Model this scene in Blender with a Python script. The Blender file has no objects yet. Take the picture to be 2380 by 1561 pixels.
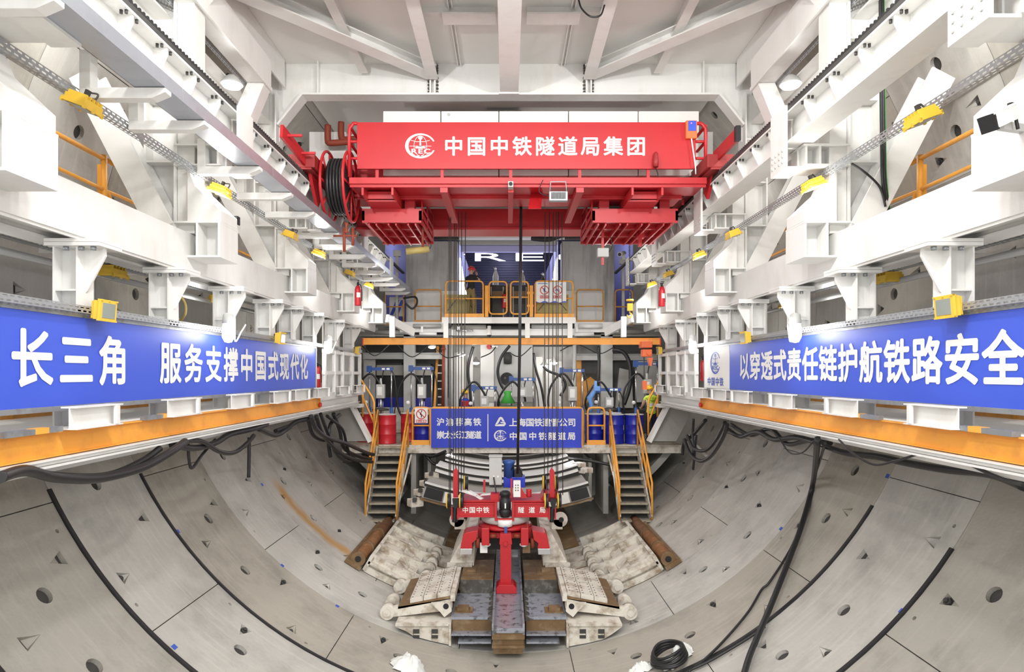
import bpy, bmesh, math, random
from mathutils import Vector, Matrix, Euler
random.seed(7)
SC = bpy.context.scene
COL = SC.collection
CZ = 5.27            # camera height above the tunnel invert (m)
F = 1526.0           # focal length in pixels of the 2380 px wide frame
VX, VY = 1180.0, 868.0
# ---------------------------------------------------------------- camera
cd = bpy.data.cameras.new('camera'); cam = bpy.data.objects.new('camera', cd); COL.objects.link(cam)
cam.location = (0, 0, CZ); cam.rotation_euler = (math.pi/2, 0, 0)
cd.sensor_width = 36; cd.lens = 36*F/2380; cd.shift_x = (1190-VX)/2380; cd.shift_y = (VY-780.5)/2380
cd.clip_start = .05; cd.clip_end = 200
SC.camera = cam
SC.view_settings.view_transform = 'Standard'; SC.view_settings.look = 'None'
SC.view_settings.exposure = 0.14; SC.view_settings.gamma = 1.0
SC.cycles.max_bounces = 6; SC.cycles.diffuse_bounces = 4; SC.cycles.glossy_bounces = 3
SC.cycles.sample_clamp_indirect = 4
# ---------------------------------------------------------------- world: even fill light added, reaching in by the open tunnel behind the camera
w = bpy.data.worlds.new('world'); SC.world = w; w.use_nodes = True
w.node_tree.nodes['Background'].inputs[0].default_value = (.95, .97, 1, 1)
w.node_tree.nodes['Background'].inputs[1].default_value = 1.3
# ---------------------------------------------------------------- lamps of the gantry, and unseen fill lights added to them
def lamp(kind, loc, energy, size=.3, target=None, color=(1, .99, .97), parent=None, spot=None):
    l = bpy.data.lights.new('lamp_light', kind); l.energy = energy; l.color = color
    if kind == 'AREA': l.shape = 'DISK'; l.size = size
    else: l.shadow_soft_size = size
    if kind == 'SPOT': l.spot_size = spot or 2.2; l.spot_blend = .6
    o = bpy.data.objects.new('lamp_light', l); COL.objects.link(o)
    o.location = (loc[0], loc[1], loc[2]+CZ)
    if target is not None:
        d = Vector(target)-Vector(loc); o.rotation_euler = d.to_track_quat('-Z', 'Y').to_euler()
    return o
LP = 1.0
for s in (-1, 1):
    ox = 0 if s < 0 else .12
    for d in (-4.5, -.6, 3.3):                     # gantry lamps continued behind the camera, plus unseen fill added beside it
        lamp('AREA', (s*(3.6 if d < 0 else 2.8)+ox, min(d, 2.2), 2.6), (66 if d < 0 else 26)*LP, .45, (s*.3, d+4.0, -2.5))
        lamp('AREA', (s*4.0+ox, d, .55), 55*LP, .35, (-s*2.5, d+3.5, -4.5))
    lamp('AREA', (s*3.0+ox, 5.0, 4.3), 170*LP, .25, (s*.8, 9.5, 6.1))  # unseen uplights added to brighten the ceiling
    for d in (6.2, 11.5, 16.5):                     # lamps over the lower walkways
        lamp('POINT', (s*5.5+ox, d, 1.05), 12*LP, .1)
    for d in (4.2, 8.2, 12.0, 15.5):               # lamps on the upper walkways
        lamp('POINT', (s*5.35+ox, d, 4.1), 14*LP, .1)
lamp("AREA", (-1.2, 4.0, 5.0), 180*LP, .6, (-.6, 8.0, 0))  # this pair: unseen fill added high in the middle for the tunnel bottom
lamp("AREA", (1.3, 4.0, 5.0), 180*LP, .6, (.8, 8.0, 0))
for x in (-1.7, 1.8): lamp('AREA', (x, 19.35, -2.42), 30*LP, .2, (x*.6, 15.5, -4.6))     # fill lights added under the edge of the lower platform
lamp('POINT', (.1, 20.6, -2.6), 22*LP, .1)
lamp('POINT', (-1.1, 21.3, .62), 22*LP, .1); lamp('POINT', (1.3, 21.6, .45), 22*LP, .1); lamp('POINT', (-2.75, 21.2, .5), 12*LP, .1)
lamp('POINT', (3.1, 21.0, .2), 10*LP, .1)
lamp('POINT', (-2.6, 18.5, 2.9), 60*LP, .15); lamp('POINT', (2.7, 18.5, 2.9), 60*LP, .15)
lamp('POINT', (0, 25.5, 5.6), 60*LP, .2, color=(.72, .74, 1)); lamp('POINT', (0, 29, 5.9), 50*LP, .2, color=(.72, .74, 1))
lamp('POINT', (-3.4, 26, 5.2), 25*LP, .2, color=(.6, .62, 1)); lamp('POINT', (3.5, 26, 5.2), 25*LP, .2, color=(.6, .62, 1))
# ---------------------------------------------------------------- materials
def mat(name, col, rough=.5, metal=0., var=.08, scale=3., dirt=None, damt=.0, dscale=1.5, streak=1., bump=0., bscale=30., emit=None, es=0., dlo=.5, dhi=.7):
    m = bpy.data.materials.new(name); m.use_nodes = True
    nt = m.node_tree; N = nt.nodes; L = nt.links; b = N['Principled BSDF']
    b.inputs['Roughness'].default_value = rough; b.inputs['Metallic'].default_value = metal
    if emit:
        b.inputs['Base Color'].default_value = (*col, 1)
        b.inputs['Emission Color'].default_value = (*emit, 1); b.inputs['Emission Strength'].default_value = es
        return m
    tc = N.new('ShaderNodeTexCoord'); n1 = N.new('ShaderNodeTexNoise'); n1.inputs['Scale'].default_value = scale; n1.inputs['Detail'].default_value = 6
    L.new(tc.outputs['Object'], n1.inputs['Vector'])
    mx = N.new('ShaderNodeMix'); mx.data_type = 'RGBA'
    mx.inputs[6].default_value = (*[c*(1-var) for c in col], 1); mx.inputs[7].default_value = (*[min(1, c*(1+var)) for c in col], 1)
    L.new(n1.outputs['Fac'], mx.inputs[0]); out = mx.outputs[2]
    if dirt:
        mp = N.new('ShaderNodeMapping'); mp.inputs['Scale'].default_value = (1, 1, 1/streak)
        L.new(tc.outputs['Object'], mp.inputs['Vector'])
        n2 = N.new('ShaderNodeTexNoise'); n2.inputs['Scale'].default_value = dscale; n2.inputs['Detail'].default_value = 8; n2.inputs['Roughness'].default_value = .65
        L.new(mp.outputs[0], n2.inputs['Vector'])
        r = N.new('ShaderNodeMapRange'); r.inputs[1].default_value = dlo; r.inputs[2].default_value = dhi; r.inputs[3].default_value = 0; r.inputs[4].default_value = damt
        L.new(n2.outputs['Fac'], r.inputs[0])
        m2 = N.new('ShaderNodeMix'); m2.data_type = 'RGBA'; m2.inputs[7].default_value = (*dirt, 1)
        L.new(r.outputs[0], m2.inputs[0]); L.new(out, m2.inputs[6]); out = m2.outputs[2]
    L.new(out, b.inputs['Base Color'])
    if bump:
        n3 = N.new('ShaderNodeTexNoise'); n3.inputs['Scale'].default_value = bscale; n3.inputs['Detail'].default_value = 4
        L.new(tc.outputs['Object'], n3.inputs['Vector'])
        bp = N.new('ShaderNodeBump'); bp.inputs['Strength'].default_value = bump; bp.inputs['Distance'].default_value = .02
        L.new(n3.outputs['Fac'], bp.inputs['Height']); L.new(bp.outputs[0], b.inputs['Normal'])
    return m
M = {}
def mk(k, *a, **q): M[k] = mat(k, *a, **q)
mk('white', (.79, .785, .76), .45, var=.03, scale=1.2, dirt=(.50, .45, .36), damt=.22, dscale=2.2, streak=3)
mk('white_clean', (.82, .81, .77), .45, var=.02)
mk('white_dirty', (.72, .68, .60), .6, var=.08, dirt=(.24, .16, .08), damt=.85, dscale=3.6, dlo=.47, dhi=.68)
mk('deck', (.82, .81, .78), .6, var=.03, scale=.8)
mk('red', (.50, .016, .022), .4, var=.10, scale=2)
mk('red_dark', (.30, .02, .02), .5, var=.15)  # darker copy of the red, with the end carriages' shade put into it
mk('orange', (.90, .40, .055), .45, var=.06, scale=2, dirt=(.45, .18, .05), damt=.35, dscale=3)
mk('orange_old', (.66, .31, .06), .55, var=.12, dirt=(.35, .18, .08), damt=.5, dscale=4)
mk('orange_box', (.85, .17, .05), .5, var=.06)
mk('lamp_yellow', (.83, .53, .05), .45, var=.08, scale=8)
mk('blue', (.045, .10, .62), .42, var=.04, scale=1)
mk('blue_deep', (.02, .045, .52), .35, var=.06, scale=1)
mk('drum_blue', (.012, .02, .33), .3, var=.06)
mk('drum_red', (.55, .02, .03), .35, var=.08)
mk('blue_steel', (.03, .09, .32), .4, var=.1)
mk('sky_blue', (.16, .36, .78), .35, var=.1)
mk('letter', (.86, .86, .83), .5, var=.02)
mk('letter_blue', (.05, .11, .52), .5, var=.02)
mk('sign_red', (.62, .04, .04), .5, var=.02)
mk('rubber', (.016, .016, .017), .42, var=.2)
mk('black', (.012, .012, .013), .5, var=.2)
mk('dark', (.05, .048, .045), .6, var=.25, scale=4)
mk('dark_steel', (.10, .09, .075), .38, metal=.5, var=.3, scale=3, dirt=(.32, .30, .26), damt=.6, dscale=6)
mk('steel', (.34, .36, .38), .42, metal=.55, var=.15, scale=4, dirt=(.14, .12, .10), damt=.6, dscale=5)
mk('wet_steel', (.40, .43, .50), .3, metal=.45, var=.18, scale=5, dirt=(.07, .065, .06), damt=.75, dscale=7, dlo=.52, dhi=.62)
mk('rust_steel', (.20, .12, .055), .55, metal=.2, var=.3, scale=4, dirt=(.42, .34, .22), damt=.6, dscale=3)
mk('rust', (.20, .085, .03), .8, var=.3, scale=6, dirt=(.34, .17, .07), damt=.7, dscale=8)
mk('pipe_red', (.26, .045, .02), .6, var=.2)
mk('galv', (.40, .42, .44), .42, metal=.6, var=.12, scale=6)
mk('trough', (.42, .44, .49), .33, metal=.55, var=.1, scale=2, dirt=(.28, .28, .30), damt=.5, dscale=2)
mk('chrome', (.72, .72, .74), .18, metal=.9, var=.04)
mk('grey', (.50, .50, .48), .5, var=.06)
mk('grey_panel', (.40, .39, .36), .6, var=.06, scale=6)
mk('streaky', (.46, .46, .45), .45, metal=.25, var=.12, scale=2, dirt=(.17, .16, .15), damt=.75, dscale=2.6, streak=9, dlo=.46, dhi=.68)
mk('concrete_seg', (.40, .385, .35), .7, var=.14, scale=4, bump=.2)
mk('stair', (.42, .38, .30), .6, metal=.2, var=.2, scale=6, dirt=(.16, .12, .07), damt=.7, dscale=5)
mk('gasket', (.02, .018, .016), .6, var=.3)
mk('skin', (.52, .30, .21), .55, var=.05)
mk('shirt_black', (.013, .013, .016), .8, var=.2)
mk('khaki', (.22, .17, .07), .85, var=.1, scale=10)
mk('navy', (.012, .015, .05), .85, var=.2)
mk('vest', (.62, .85, .06), .6, var=.06)
mk('reflective', (.62, .64, .62), .35, var=.05)
mk('helmet_yellow', (.85, .52, .03), .35, var=.03)
mk('helmet_red', (.55, .03, .025), .35, var=.03)
mk('boot', (.03, .025, .02), .7, var=.2)
mk('ochre', (.46, .36, .12), .6, var=.12, dirt=(.25, .18, .07), damt=.5, dscale=4)
mk('plastic_white', (.82, .83, .80), .5, var=.04, bump=.5, bscale=9)
mk('cardboard', (.42, .25, .11), .8, var=.1)
mk('green', (.06, .42, .06), .5, var=.1)
mk('teal', (.04, .22, .18), .5, var=.1)
mk('louvre', (.05, .05, .085), .35, metal=.3, var=.2, scale=2)
mk('violet_panel', (.50, .50, .85), .5, var=.05)
mk('glass_off', (.30, .33, .30), .15, var=.1)
mk('glow', (1, 1, 1), emit=(1, .99, .95), es=14)
mk('glow_letter', (1, 1, 1), emit=(.95, .96, 1), es=5)
mk('glow_strip', (1, 1, 1), emit=(.9, .9, 1), es=4)
mk('glow_soft', (1, 1, 1), emit=(1, .97, .9), es=7)
mk('led_red', (1, .1, .1), emit=(1, .1, .1), es=3)
# ---------------------------------------------------------------- geometry
def V(*a): return Vector(a)
def P(x, y, d): return Vector(((x-VX)*d/F, d, (VY-y)*d/F))     # a pixel of the photograph at depth d, camera frame
AX, AZ, R0 = .12, 1.38, 6.65
def surf(x, y, off=0.):                                      # where a pixel's ray meets the lining, moved inwards by off
    a, b = (x-VX)/F, (VY-y)/F; r = R0-off
    A = a*a+b*b; B = -2*(a*AX+b*AZ); C = AX*AX+AZ*AZ-r*r
    t = (-B+math.sqrt(B*B-4*A*C))/(2*A); return Vector((a*t, t, b*t))
def ring_pt(phi, d, r=R0): return Vector((AX+r*math.sin(phi), d, AZ-r*math.cos(phi)))
class MB:
    def __init__(s): s.v = []; s.f = []; s.m = []; s.s = []
    def add(s, vs, fs, m=0, sm=False):
        k = len(s.v); s.v += [tuple(v) for v in vs]
        for f in fs: s.f.append([i+k for i in f]); s.m.append(m); s.s.append(sm)
        return s
    def hexa(s, p, m=0): return s.add(p, [(0, 3, 2, 1), (4, 5, 6, 7), (0, 1, 5, 4), (1, 2, 6, 5), (2, 3, 7, 6), (3, 0, 4, 7)], m)
    def box(s, x0, x1, y0, y1, z0, z1, m=0):
        if x0 > x1: x0, x1 = x1, x0
        if y0 > y1: y0, y1 = y1, y0
        if z0 > z1: z0, z1 = z1, z0
        return s.hexa([(x0, y0, z0), (x1, y0, z0), (x1, y1, z0), (x0, y1, z0), (x0, y0, z1), (x1, y0, z1), (x1, y1, z1), (x0, y1, z1)], m)
    def bar(s, p, q, w, h, up=(0, 0, 1), m=0):
        p, q = Vector(p), Vector(q); t = (q-p).normalized(); a = t.cross(Vector(up))
        if a.length < 1e-4: a = t.cross(Vector((0, 1, 0)))
        a.normalize(); b = a.cross(t); a = a*w/2; b = b*h/2
        return s.hexa([p-a-b, p+a-b, q+a-b, q-a-b, p-a+b, p+a+b, q+a+b, q-a+b], m)
    def prism(s, pts, axis, a, b, m=0):      # pts: 2D outline in the two other axes (x,y,z order), extruded from a to b along axis
        def mkp(p, t):
            return {'x': (t, p[0], p[1]), 'y': (p[0], t, p[1]), 'z': (p[0], p[1], t)}[axis]
        n = len(pts); vs = [mkp(p, a) for p in pts]+[mkp(p, b) for p in pts]
        ar = sum(pts[i][0]*pts[(i+1) % n][1]-pts[(i+1) % n][0]*pts[i][1] for i in range(n))
        fl = (ar > 0) ^ (axis == 'y') ^ (b < a)
        fs = [tuple(range(n))[::-1], tuple(range(n, 2*n))]+[(i, (i+1) % n, (i+1) % n+n, i+n) for i in range(n)]
        if not fl: fs = [f[::-1] for f in fs]
        return s.add(vs, fs, m)
    def tube(s, path, r, n=8, closed=False, m=0, rad=None):
        path = [Vector(p) for p in path]; N = len(path); vs = []; prev = None
        for i, p in enumerate(path):
            if closed: t = path[(i+1) % N]-path[i-1]
            else: t = path[min(i+1, N-1)]-path[max(i-1, 0)]
            t.normalize()
            if prev is None:
                a = t.cross(Vector((0, 0, 1)))
                if a.length < .1: a = t.cross(Vector((0, 1, 0)))
            else: a = prev-t*prev.dot(t)
            a.normalize(); b = t.cross(a); prev = a; rr = rad[i] if rad else r
            vs += [p+(a*math.cos(2*math.pi*k/n)+b*math.sin(2*math.pi*k/n))*rr for k in range(n)]
        fs = []
        for i in range(N if closed else N-1):
            j = (i+1) % N
            for k in range(n): fs.append((i*n+k, i*n+(k+1) % n, j*n+(k+1) % n, j*n+k))
        s.add(vs, fs, m, True)
        if not closed:
            k0 = len(s.v)-len(vs)
            for f in ([i for i in range(n)][::-1], [i+(N-1)*n for i in range(n)]): s.f.append([k0+i for i in f]); s.m.append(m); s.s.append(False)
        return s
    def cyl(s, p, q, r, r2=None, n=14, m=0):
        p, q = Vector(p), Vector(q); return s.tube([p, q], r, n, m=m, rad=[r, r if r2 is None else r2])
    def lathe(s, prof, c, axis='z', n=20, m=0):     # profile [(radius, height)]
        c = Vector(c); vs = []; fs = []
        for r, h in prof:
            for k in range(n):
                u, w = r*math.cos(2*math.pi*k/n), r*math.sin(2*math.pi*k/n)
                vs.append(c+{'z': Vector((u, w, h)), 'x': Vector((h, u, w)), 'y': Vector((w, h, u))}[axis])
        for i in range(len(prof)-1):
            for k in range(n): fs.append((i*n+k, i*n+(k+1) % n, (i+1)*n+(k+1) % n, (i+1)*n+k))
        s.add(vs, fs, m, True); k0 = len(s.v)-len(vs); L = len(prof)-1
        for f in ([k for k in range(n)][::-1], [L*n+k for k in range(n)]): s.f.append([k0+i for i in f]); s.m.append(m); s.s.append(False)
        return s
    def ball(s, c, r, sc=(1, 1, 1), n=12, m=0, h0=-1., h1=1.):
        k = 7; pr = []
        for i in range(k+1):
            a = math.asin(max(-1, min(1, h0+(h1-h0)*i/k))) if False else (-math.pi/2 if h0 <= -1 else math.asin(h0))+((math.pi/2 if h1 >= 1 else math.asin(h1))-(-math.pi/2 if h0 <= -1 else math.asin(h0)))*i/k
            pr.append((max(1e-4, math.cos(a)), math.sin(a)))
        t = MB(); t.lathe(pr, (0, 0, 0), 'z', n)
        c = Vector(c); s.add([c+Vector((v[0]*r*sc[0], v[1]*r*sc[1], v[2]*r*sc[2])) for v in t.v], t.f, m, True); return s
    def ibeam(s, p, q, w, h, tf=.02, tw=.015, up=(0, 0, 1), m=0):
        p, q = Vector(p), Vector(q); t = (q-p).normalized(); a = t.cross(Vector(up)).normalized(); u = a.cross(t)
        s.bar(p+u*(h/2-tf/2), q+u*(h/2-tf/2), w, tf, up, m); s.bar(p-u*(h/2-tf/2), q-u*(h/2-tf/2), w, tf, up, m)
        return s.bar(p, q, tw, h-2*tf, up, m)
    def ringband(s, phi0, phi1, d0, d1, r0, r1, n=24, m=0):    # a piece of a thick cylinder on the tunnel's axis
        vs = []
        for i in range(n+1):
            ph = phi0+(phi1-phi0)*i/n
            vs += [ring_pt(ph, d0, r0), ring_pt(ph, d1, r0), ring_pt(ph, d1, r1), ring_pt(ph, d0, r1)]
        fs = []
        for i in range(n):
            for k in range(4): fs.append((4*i+k, 4*i+(k+1) % 4, 4*i+4+(k+1) % 4, 4*i+4+k))
        fs += [(3, 2, 1, 0), (4*n, 4*n+1, 4*n+2, 4*n+3)]
        return s.add(vs, fs, m, False)
def curve(pts, k=6):                                        # Catmull-Rom through points
    pts = [Vector(p) for p in pts]; o = []
    for i in range(len(pts)-1):
        a, b, c, d = pts[max(i-1, 0)], pts[i], pts[i+1], pts[min(i+2, len(pts)-1)]
        for j in range(k):
            t = j/k; o.append(.5*((2*b)+(c-a)*t+(2*a-5*b+4*c-d)*t*t+(3*b-a-3*c+d)*t**3))
    return o+[pts[-1]]
def rrect(x0, x1, z0, z1, r, y=0, k=4, bottom=True):        # rounded loop in the x-z plane
    o = []
    for cx, cz, a0 in ((x1-r, z1-r, 0), (x0+r, z1-r, 90), (x0+r, z0+r, 180), (x1-r, z0+r, 270)):
        for i in range(k+1):
            a = math.radians(a0+90*i/k); o.append(Vector((cx+r*math.cos(a), y, cz+r*math.sin(a))))
    return o
OFF = {}
def mesh(mb, name, mats):
    me = bpy.data.meshes.new(name); me.from_pydata(mb.v, [], mb.f); 
    for m in (mats if isinstance(mats, (list, tuple)) else [mats]): me.materials.append(M[m] if isinstance(m, str) else m)
    me.polygons.foreach_set('material_index', mb.m); me.polygons.foreach_set('use_smooth', mb.s); me.update()
    return me
def tag(o, label=None, cat=None, group=None, kind=None):
    for k, v in (('label', label), ('category', cat), ('group', group), ('kind', kind)):
        if v: o[k] = v
    return o
def thing(name, label, cat, loc=(0, 0, 0), group=None, rot=None, kind=None):     # an Empty at the thing's base (camera frame)
    o = bpy.data.objects.new(name, None); COL.objects.link(o); o.empty_display_size = .1
    loc = Vector(loc); o.location = loc+Vector((0, 0, CZ)); OFF[o.name] = loc
    if rot: o.rotation_euler = rot
    return tag(o, label, cat, group, kind)
def part(root, name, mb, mats, bev=0, local=False, label=None):                    # mb in camera frame; becomes a child of root
    me = mesh(mb, name, mats)
    off = OFF[root.name] if not local else Vector((0, 0, 0))
    if off.length: me.transform(Matrix.Translation(-off))
    o = bpy.data.objects.new(name, me); COL.objects.link(o); o.parent = root
    OFF[o.name] = off
    if bev: add_bevel(o, bev)
    if label: o['label'] = label
    return o
def add_bevel(o, w):
    b = o.modifiers.new('bevel', 'BEVEL'); b.width = w; b.segments = 2; b.limit_method = 'ANGLE'; b.angle_limit = .9
def solo(name, mb, mats, label, cat, group=None, kind=None, bev=0):               # a thing that is one mesh, origin at its base centre
    xs = [v[0] for v in mb.v]; ys = [v[1] for v in mb.v]; zs = [v[2] for v in mb.v]
    off = Vector(((min(xs)+max(xs))/2, (min(ys)+max(ys))/2, min(zs)))
    me = mesh(mb, name, mats); me.transform(Matrix.Translation(-off))
    o = bpy.data.objects.new(name, me); COL.objects.link(o); o.location = off+Vector((0, 0, CZ)); OFF[o.name] = off
    if bev: add_bevel(o, bev)
    return tag(o, label, cat, group, kind)
PRO = {}
def proto(key, parts):      # parts: [(name, mb, mats, [subparts])] in local coordinates
    def one(p): return (p[0], mesh(p[1], p[0], p[2]), [one(q) for q in (p[3] if len(p) > 3 else [])])
    PRO[key] = [one(p) for p in parts]
def place(key, name, loc, label, cat, rot=(0, 0, 0), group=None, scale=None):
    r = thing(name, label, cat, loc, group, rot)
    if scale: r.scale = (scale, scale, scale)
    def put(p, par):
        o = bpy.data.objects.new(p[0], p[1]); COL.objects.link(o); o.parent = par
        for q in p[2]: put(q, o)
    for p in PRO[key]: put(p, r)
    return r
ORD = ['nearest', 'second', 'third', 'fourth', 'fifth', 'sixth', 'seventh', 'eighth', 'ninth', 'tenth', 'eleventh', 'twelfth', 'thirteenth', 'fourteenth', 'fifteenth', 'sixteenth', 'seventeenth']
def nth(i): return (ORD[i]+' to the camera') if i == 0 else ORD[i]+' from the camera end'
def sx(s, u): return -u if s < 0 else u+.12
SIDE = {-1: 'left', 1: 'right'}
# ---------------------------------------------------------------- lettering (flat, in a frame o + x*ex + y*ey)
GL = {}
def glyph(ch, bold):
    if (ch, bold) not in GL:
        c = bpy.data.curves.new('t', 'FONT'); c.body = ch; c.size = 1; c.resolution_u = 3
        o = bpy.data.objects.new('t', c); COL.objects.link(o); bpy.context.view_layer.update()
        me = bpy.data.meshes.new_from_object(o.evaluated_get(bpy.context.evaluated_depsgraph_get()))
        vs = [(v.co.x, v.co.y) for v in me.vertices]; fs = [list(p.vertices) for p in me.polygons]
        bpy.data.objects.remove(o); bpy.data.curves.remove(c); bpy.data.meshes.remove(me)
        GL[(ch, bold)] = (vs, fs)
    return GL[(ch, bold)]
class Flat:
    def __init__(s, mb, o, ex, ey, lift=.004):
        s.mb = mb; s.ex = Vector(ex).normalized(); s.ey = Vector(ey).normalized(); s.n = s.ex.cross(s.ey); s.o = Vector(o)+s.n*lift
    def pt(s, x, y): return s.o+s.ex*x+s.ey*y
    def poly(s, pts, m=0): s.mb.add([s.pt(*p) for p in pts], [tuple(range(len(pts)))], m)
    def rect(s, x0, x1, y0, y1, m=0): s.poly([(x0, y0), (x1, y0), (x1, y1), (x0, y1)], m)
    def arc(s, cx, cy, r0, r1, a0=0, a1=360, n=40, m=0, sy=1.):
        vs = []; 
        for i in range(n+1):
            a = math.radians(a0+(a1-a0)*i/n)
            vs += [s.pt(cx+r0*math.cos(a), cy+sy*r0*math.sin(a)), s.pt(cx+r1*math.cos(a), cy+sy*r1*math.sin(a))]
        s.mb.add(vs, [(2*i, 2*i+1, 2*i+3, 2*i+2) for i in range(n)], m)
    def stroke(s, pts, w, m=0):
        for (x0, y0), (x1, y1) in zip(pts, pts[1:]):
            dx, dy = x1-x0, y1-y0; l = math.hypot(dx, dy) or 1; nx, ny = -dy/l*w/2, dx/l*w/2
            s.poly([(x0-nx, y0-ny), (x1-nx, y1-ny), (x1+nx, y1+ny), (x0+nx, y0+ny)], m)
    def text(s, body, x, y, size, pitch=None, bold=.022, m=0, wx=1.):   # x = centre of the first cell, y = centre line
        pitch = pitch or size
        for i, ch in enumerate(body):
            if ch in ' \u3000': continue
            vs, fs = glyph(ch, bold)
            a0, a1 = min(v[0] for v in vs), max(v[0] for v in vs)
            cx = (a0+a1)/2 if ord(ch) < 256 else .5
            cy = .38 if ord(ch) > 255 else .36
            for k, (dx, dy) in enumerate([(0, 0)]+[(math.cos(j*math.pi/4), math.sin(j*math.pi/4)) for j in range(8)] if bold else [(0, 0)]):      # heavier strokes
                q = s.n*(.0003*k); s.mb.add([s.pt(x+i*pitch+(v[0]-cx+dx*bold*.8)*size*wx, y+(v[1]-cy+dy*bold*.8)*size)+q for v in vs], fs, m)
    def emblem(s, cx, cy, r, m=0, sx_=1.):
        # open ring, rail section, globe lines and three letters
        n = 44
        vs = []
        for i in range(n+1):
            t = i/n; a = math.radians(22+316*t); wd = .10+.12*math.sin(math.pi*t)
            vs += [s.pt(cx+sx_*r*math.cos(a), cy+r*math.sin(a)), s.pt(cx+sx_*r*(1-wd)*math.cos(a), cy+r*(1-wd*.8)*math.sin(a))]
        s.mb.add(vs, [(2*i, 2*i+1, 2*i+3, 2*i+2) for i in range(n)], m)
        q = lambda p: [(cx+sx_*r*a, cy+r*b) for a, b in p]
        s.poly(q([(-.14, .72), (-.14, .58), (-.05, .5), (.05, .5), (.14, .58), (.14, .72), (.08, .78), (-.08, .78)]), m)
        s.poly(q([(-.045, .5), (-.06, .0), (.06, .0), (.045, .5)]), m)
        s.poly(q([(-.06, .02), (-.34, -.1), (-.34, -.2), (.34, -.2), (.34, -.1), (.06, .02)]), m)
        for e in (-1, 1):
            s.stroke([(cx+sx_*r*e*.42*math.sin(math.pi*t/12), cy+r*.8*math.cos(math.pi*t/12)) for t in range(13)], r*.035, m)
        s.stroke(q([(-.72, -.02), (.72, -.02)]), r*.035, m)
        s.stroke(q([(-.62, .45), (-.3, .34), (.3, .34), (.62, .45)]), r*.035, m)
        s.text('REC', cx-sx_*r*.40, cy-r*.42, r*.52, r*.42*sx_, .03, m, wx=1.25*sx_)
        s.stroke(q([(-.66, -.52), (-.3, -.80), (.3, -.80), (.66, -.52)]), r*.035, m)
    def prohib(s, cx, cy, r, mr):
        s.arc(cx, cy, r*.82, r, m=mr)
        c = math.cos(math.radians(135))*r*.85
        s.stroke([(cx+c, cy-c), (cx-c, cy+c)], r*.16, mr)
# ================================================================ tunnel lining, ring by ring
def ring_material(key, col, stain=None):
    m = mat(key, col, .72, var=.10, scale=1.6, dirt=tuple(c*.55 for c in col), damt=.72, dscale=1.1, streak=1, bump=.25, bscale=14, dlo=.48, dhi=.75)
    nt = m.node_tree; N = nt.nodes; L = nt.links; b = N['Principled BSDF']
    src = b.inputs['Base Color'].links[0].from_socket
    # fine pale streaks along the ring
    tc = N.new('ShaderNodeTexCoord'); mp = N.new('ShaderNodeMapping'); mp.inputs['Scale'].default_value = (.5, 9, .5); L.new(tc.outputs['Object'], mp.inputs['Vector'])
    n = N.new('ShaderNodeTexNoise'); n.inputs['Scale'].default_value = 1.5; n.inputs['Detail'].default_value = 6; L.new(mp.outputs[0], n.inputs['Vector'])
    r = N.new('ShaderNodeMapRange'); r.inputs[1].default_value = .52; r.inputs[2].default_value = .72; r.inputs[4].default_value = .26; L.new(n.outputs['Fac'], r.inputs[0])
    mx = N.new('ShaderNodeMix'); mx.data_type = 'RGBA'; mx.inputs[7].default_value = (*[min(1, c*1.45) for c in col], 1)
    L.new(r.outputs[0], mx.inputs[0]); L.new(src, mx.inputs[6]); out = mx.outputs[2]
    if stain:        # an orange rust run that follows the ring from one bolt pocket downwards
        y0, x0, x1 = stain
        sp = N.new('ShaderNodeSeparateXYZ'); L.new(tc.outputs['Object'], sp.inputs[0])
        n2 = N.new('ShaderNodeTexNoise'); n2.inputs['Scale'].default_value = 1.7; L.new(tc.outputs['Object'], n2.inputs['Vector'])
        def mth(op, a, bb):
            q = N.new('ShaderNodeMath'); q.operation = op
            for i, z in enumerate((a, bb)):
                if isinstance(z, (int, float)): q.inputs[i].default_value = z
                else: L.new(z, q.inputs[i])
            return q.outputs[0]
        dy = mth('ABSOLUTE', mth('SUBTRACT', mth('ADD', sp.outputs[1], mth('MULTIPLY', n2.outputs['Fac'], .35)), y0+.17), 0)
        a = N.new('ShaderNodeMapRange'); a.inputs[1].default_value = .03; a.inputs[2].default_value = .30; a.inputs[3].default_value = 1; a.inputs[4].default_value = 0; L.new(dy, a.inputs[0])
        g = N.new('ShaderNodeMapRange'); g.inputs[1].default_value = x0; g.inputs[2].default_value = x0+.25; L.new(sp.outputs[0], g.inputs[0])
        h = N.new('ShaderNodeMapRange'); h.inputs[1].default_value = x1; h.inputs[2].default_value = x1-.3; L.new(sp.outputs[0], h.inputs[0])
        f = mth('MULTIPLY', mth('MULTIPLY', a.outputs[0], g.outputs[0]), mth('MULTIPLY', h.outputs[0], .9))
        zz = N.new('ShaderNodeMapRange'); zz.inputs[1].default_value = 0; zz.inputs[2].default_value = -.5; L.new(sp.outputs[2], zz.inputs[0])
        f = mth('MULTIPLY', f, zz.outputs[0])
        m3 = N.new('ShaderNodeMix'); m3.data_type = 'RGBA'; m3.inputs[7].default_value = (.50, .27, .07, 1)
        L.new(f, m3.inputs[0]); L.new(out, m3.inputs[6]); out = m3.outputs[2]
    L.new(out, b.inputs['Base Color'])
    return m
RINGS = [-6, -4, -2, 0.4, 2.4, 4.4, 6.4, 8.4, 10.4, 12.4, 14.4, 16.4, 18.4, 20.4, 22.4, 24.4]
TONE = {4.4: (.335, .315, .275), 6.4: (.355, .335, .295), 8.4: (.45, .435, .40), 10.4: (.37, .345, .295), 12.4: (.49, .475, .44), 14.4: (.48, .46, .42), 16.4: (.42, .40, .36), 18.4: (.33, .31, .28)}
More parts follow.
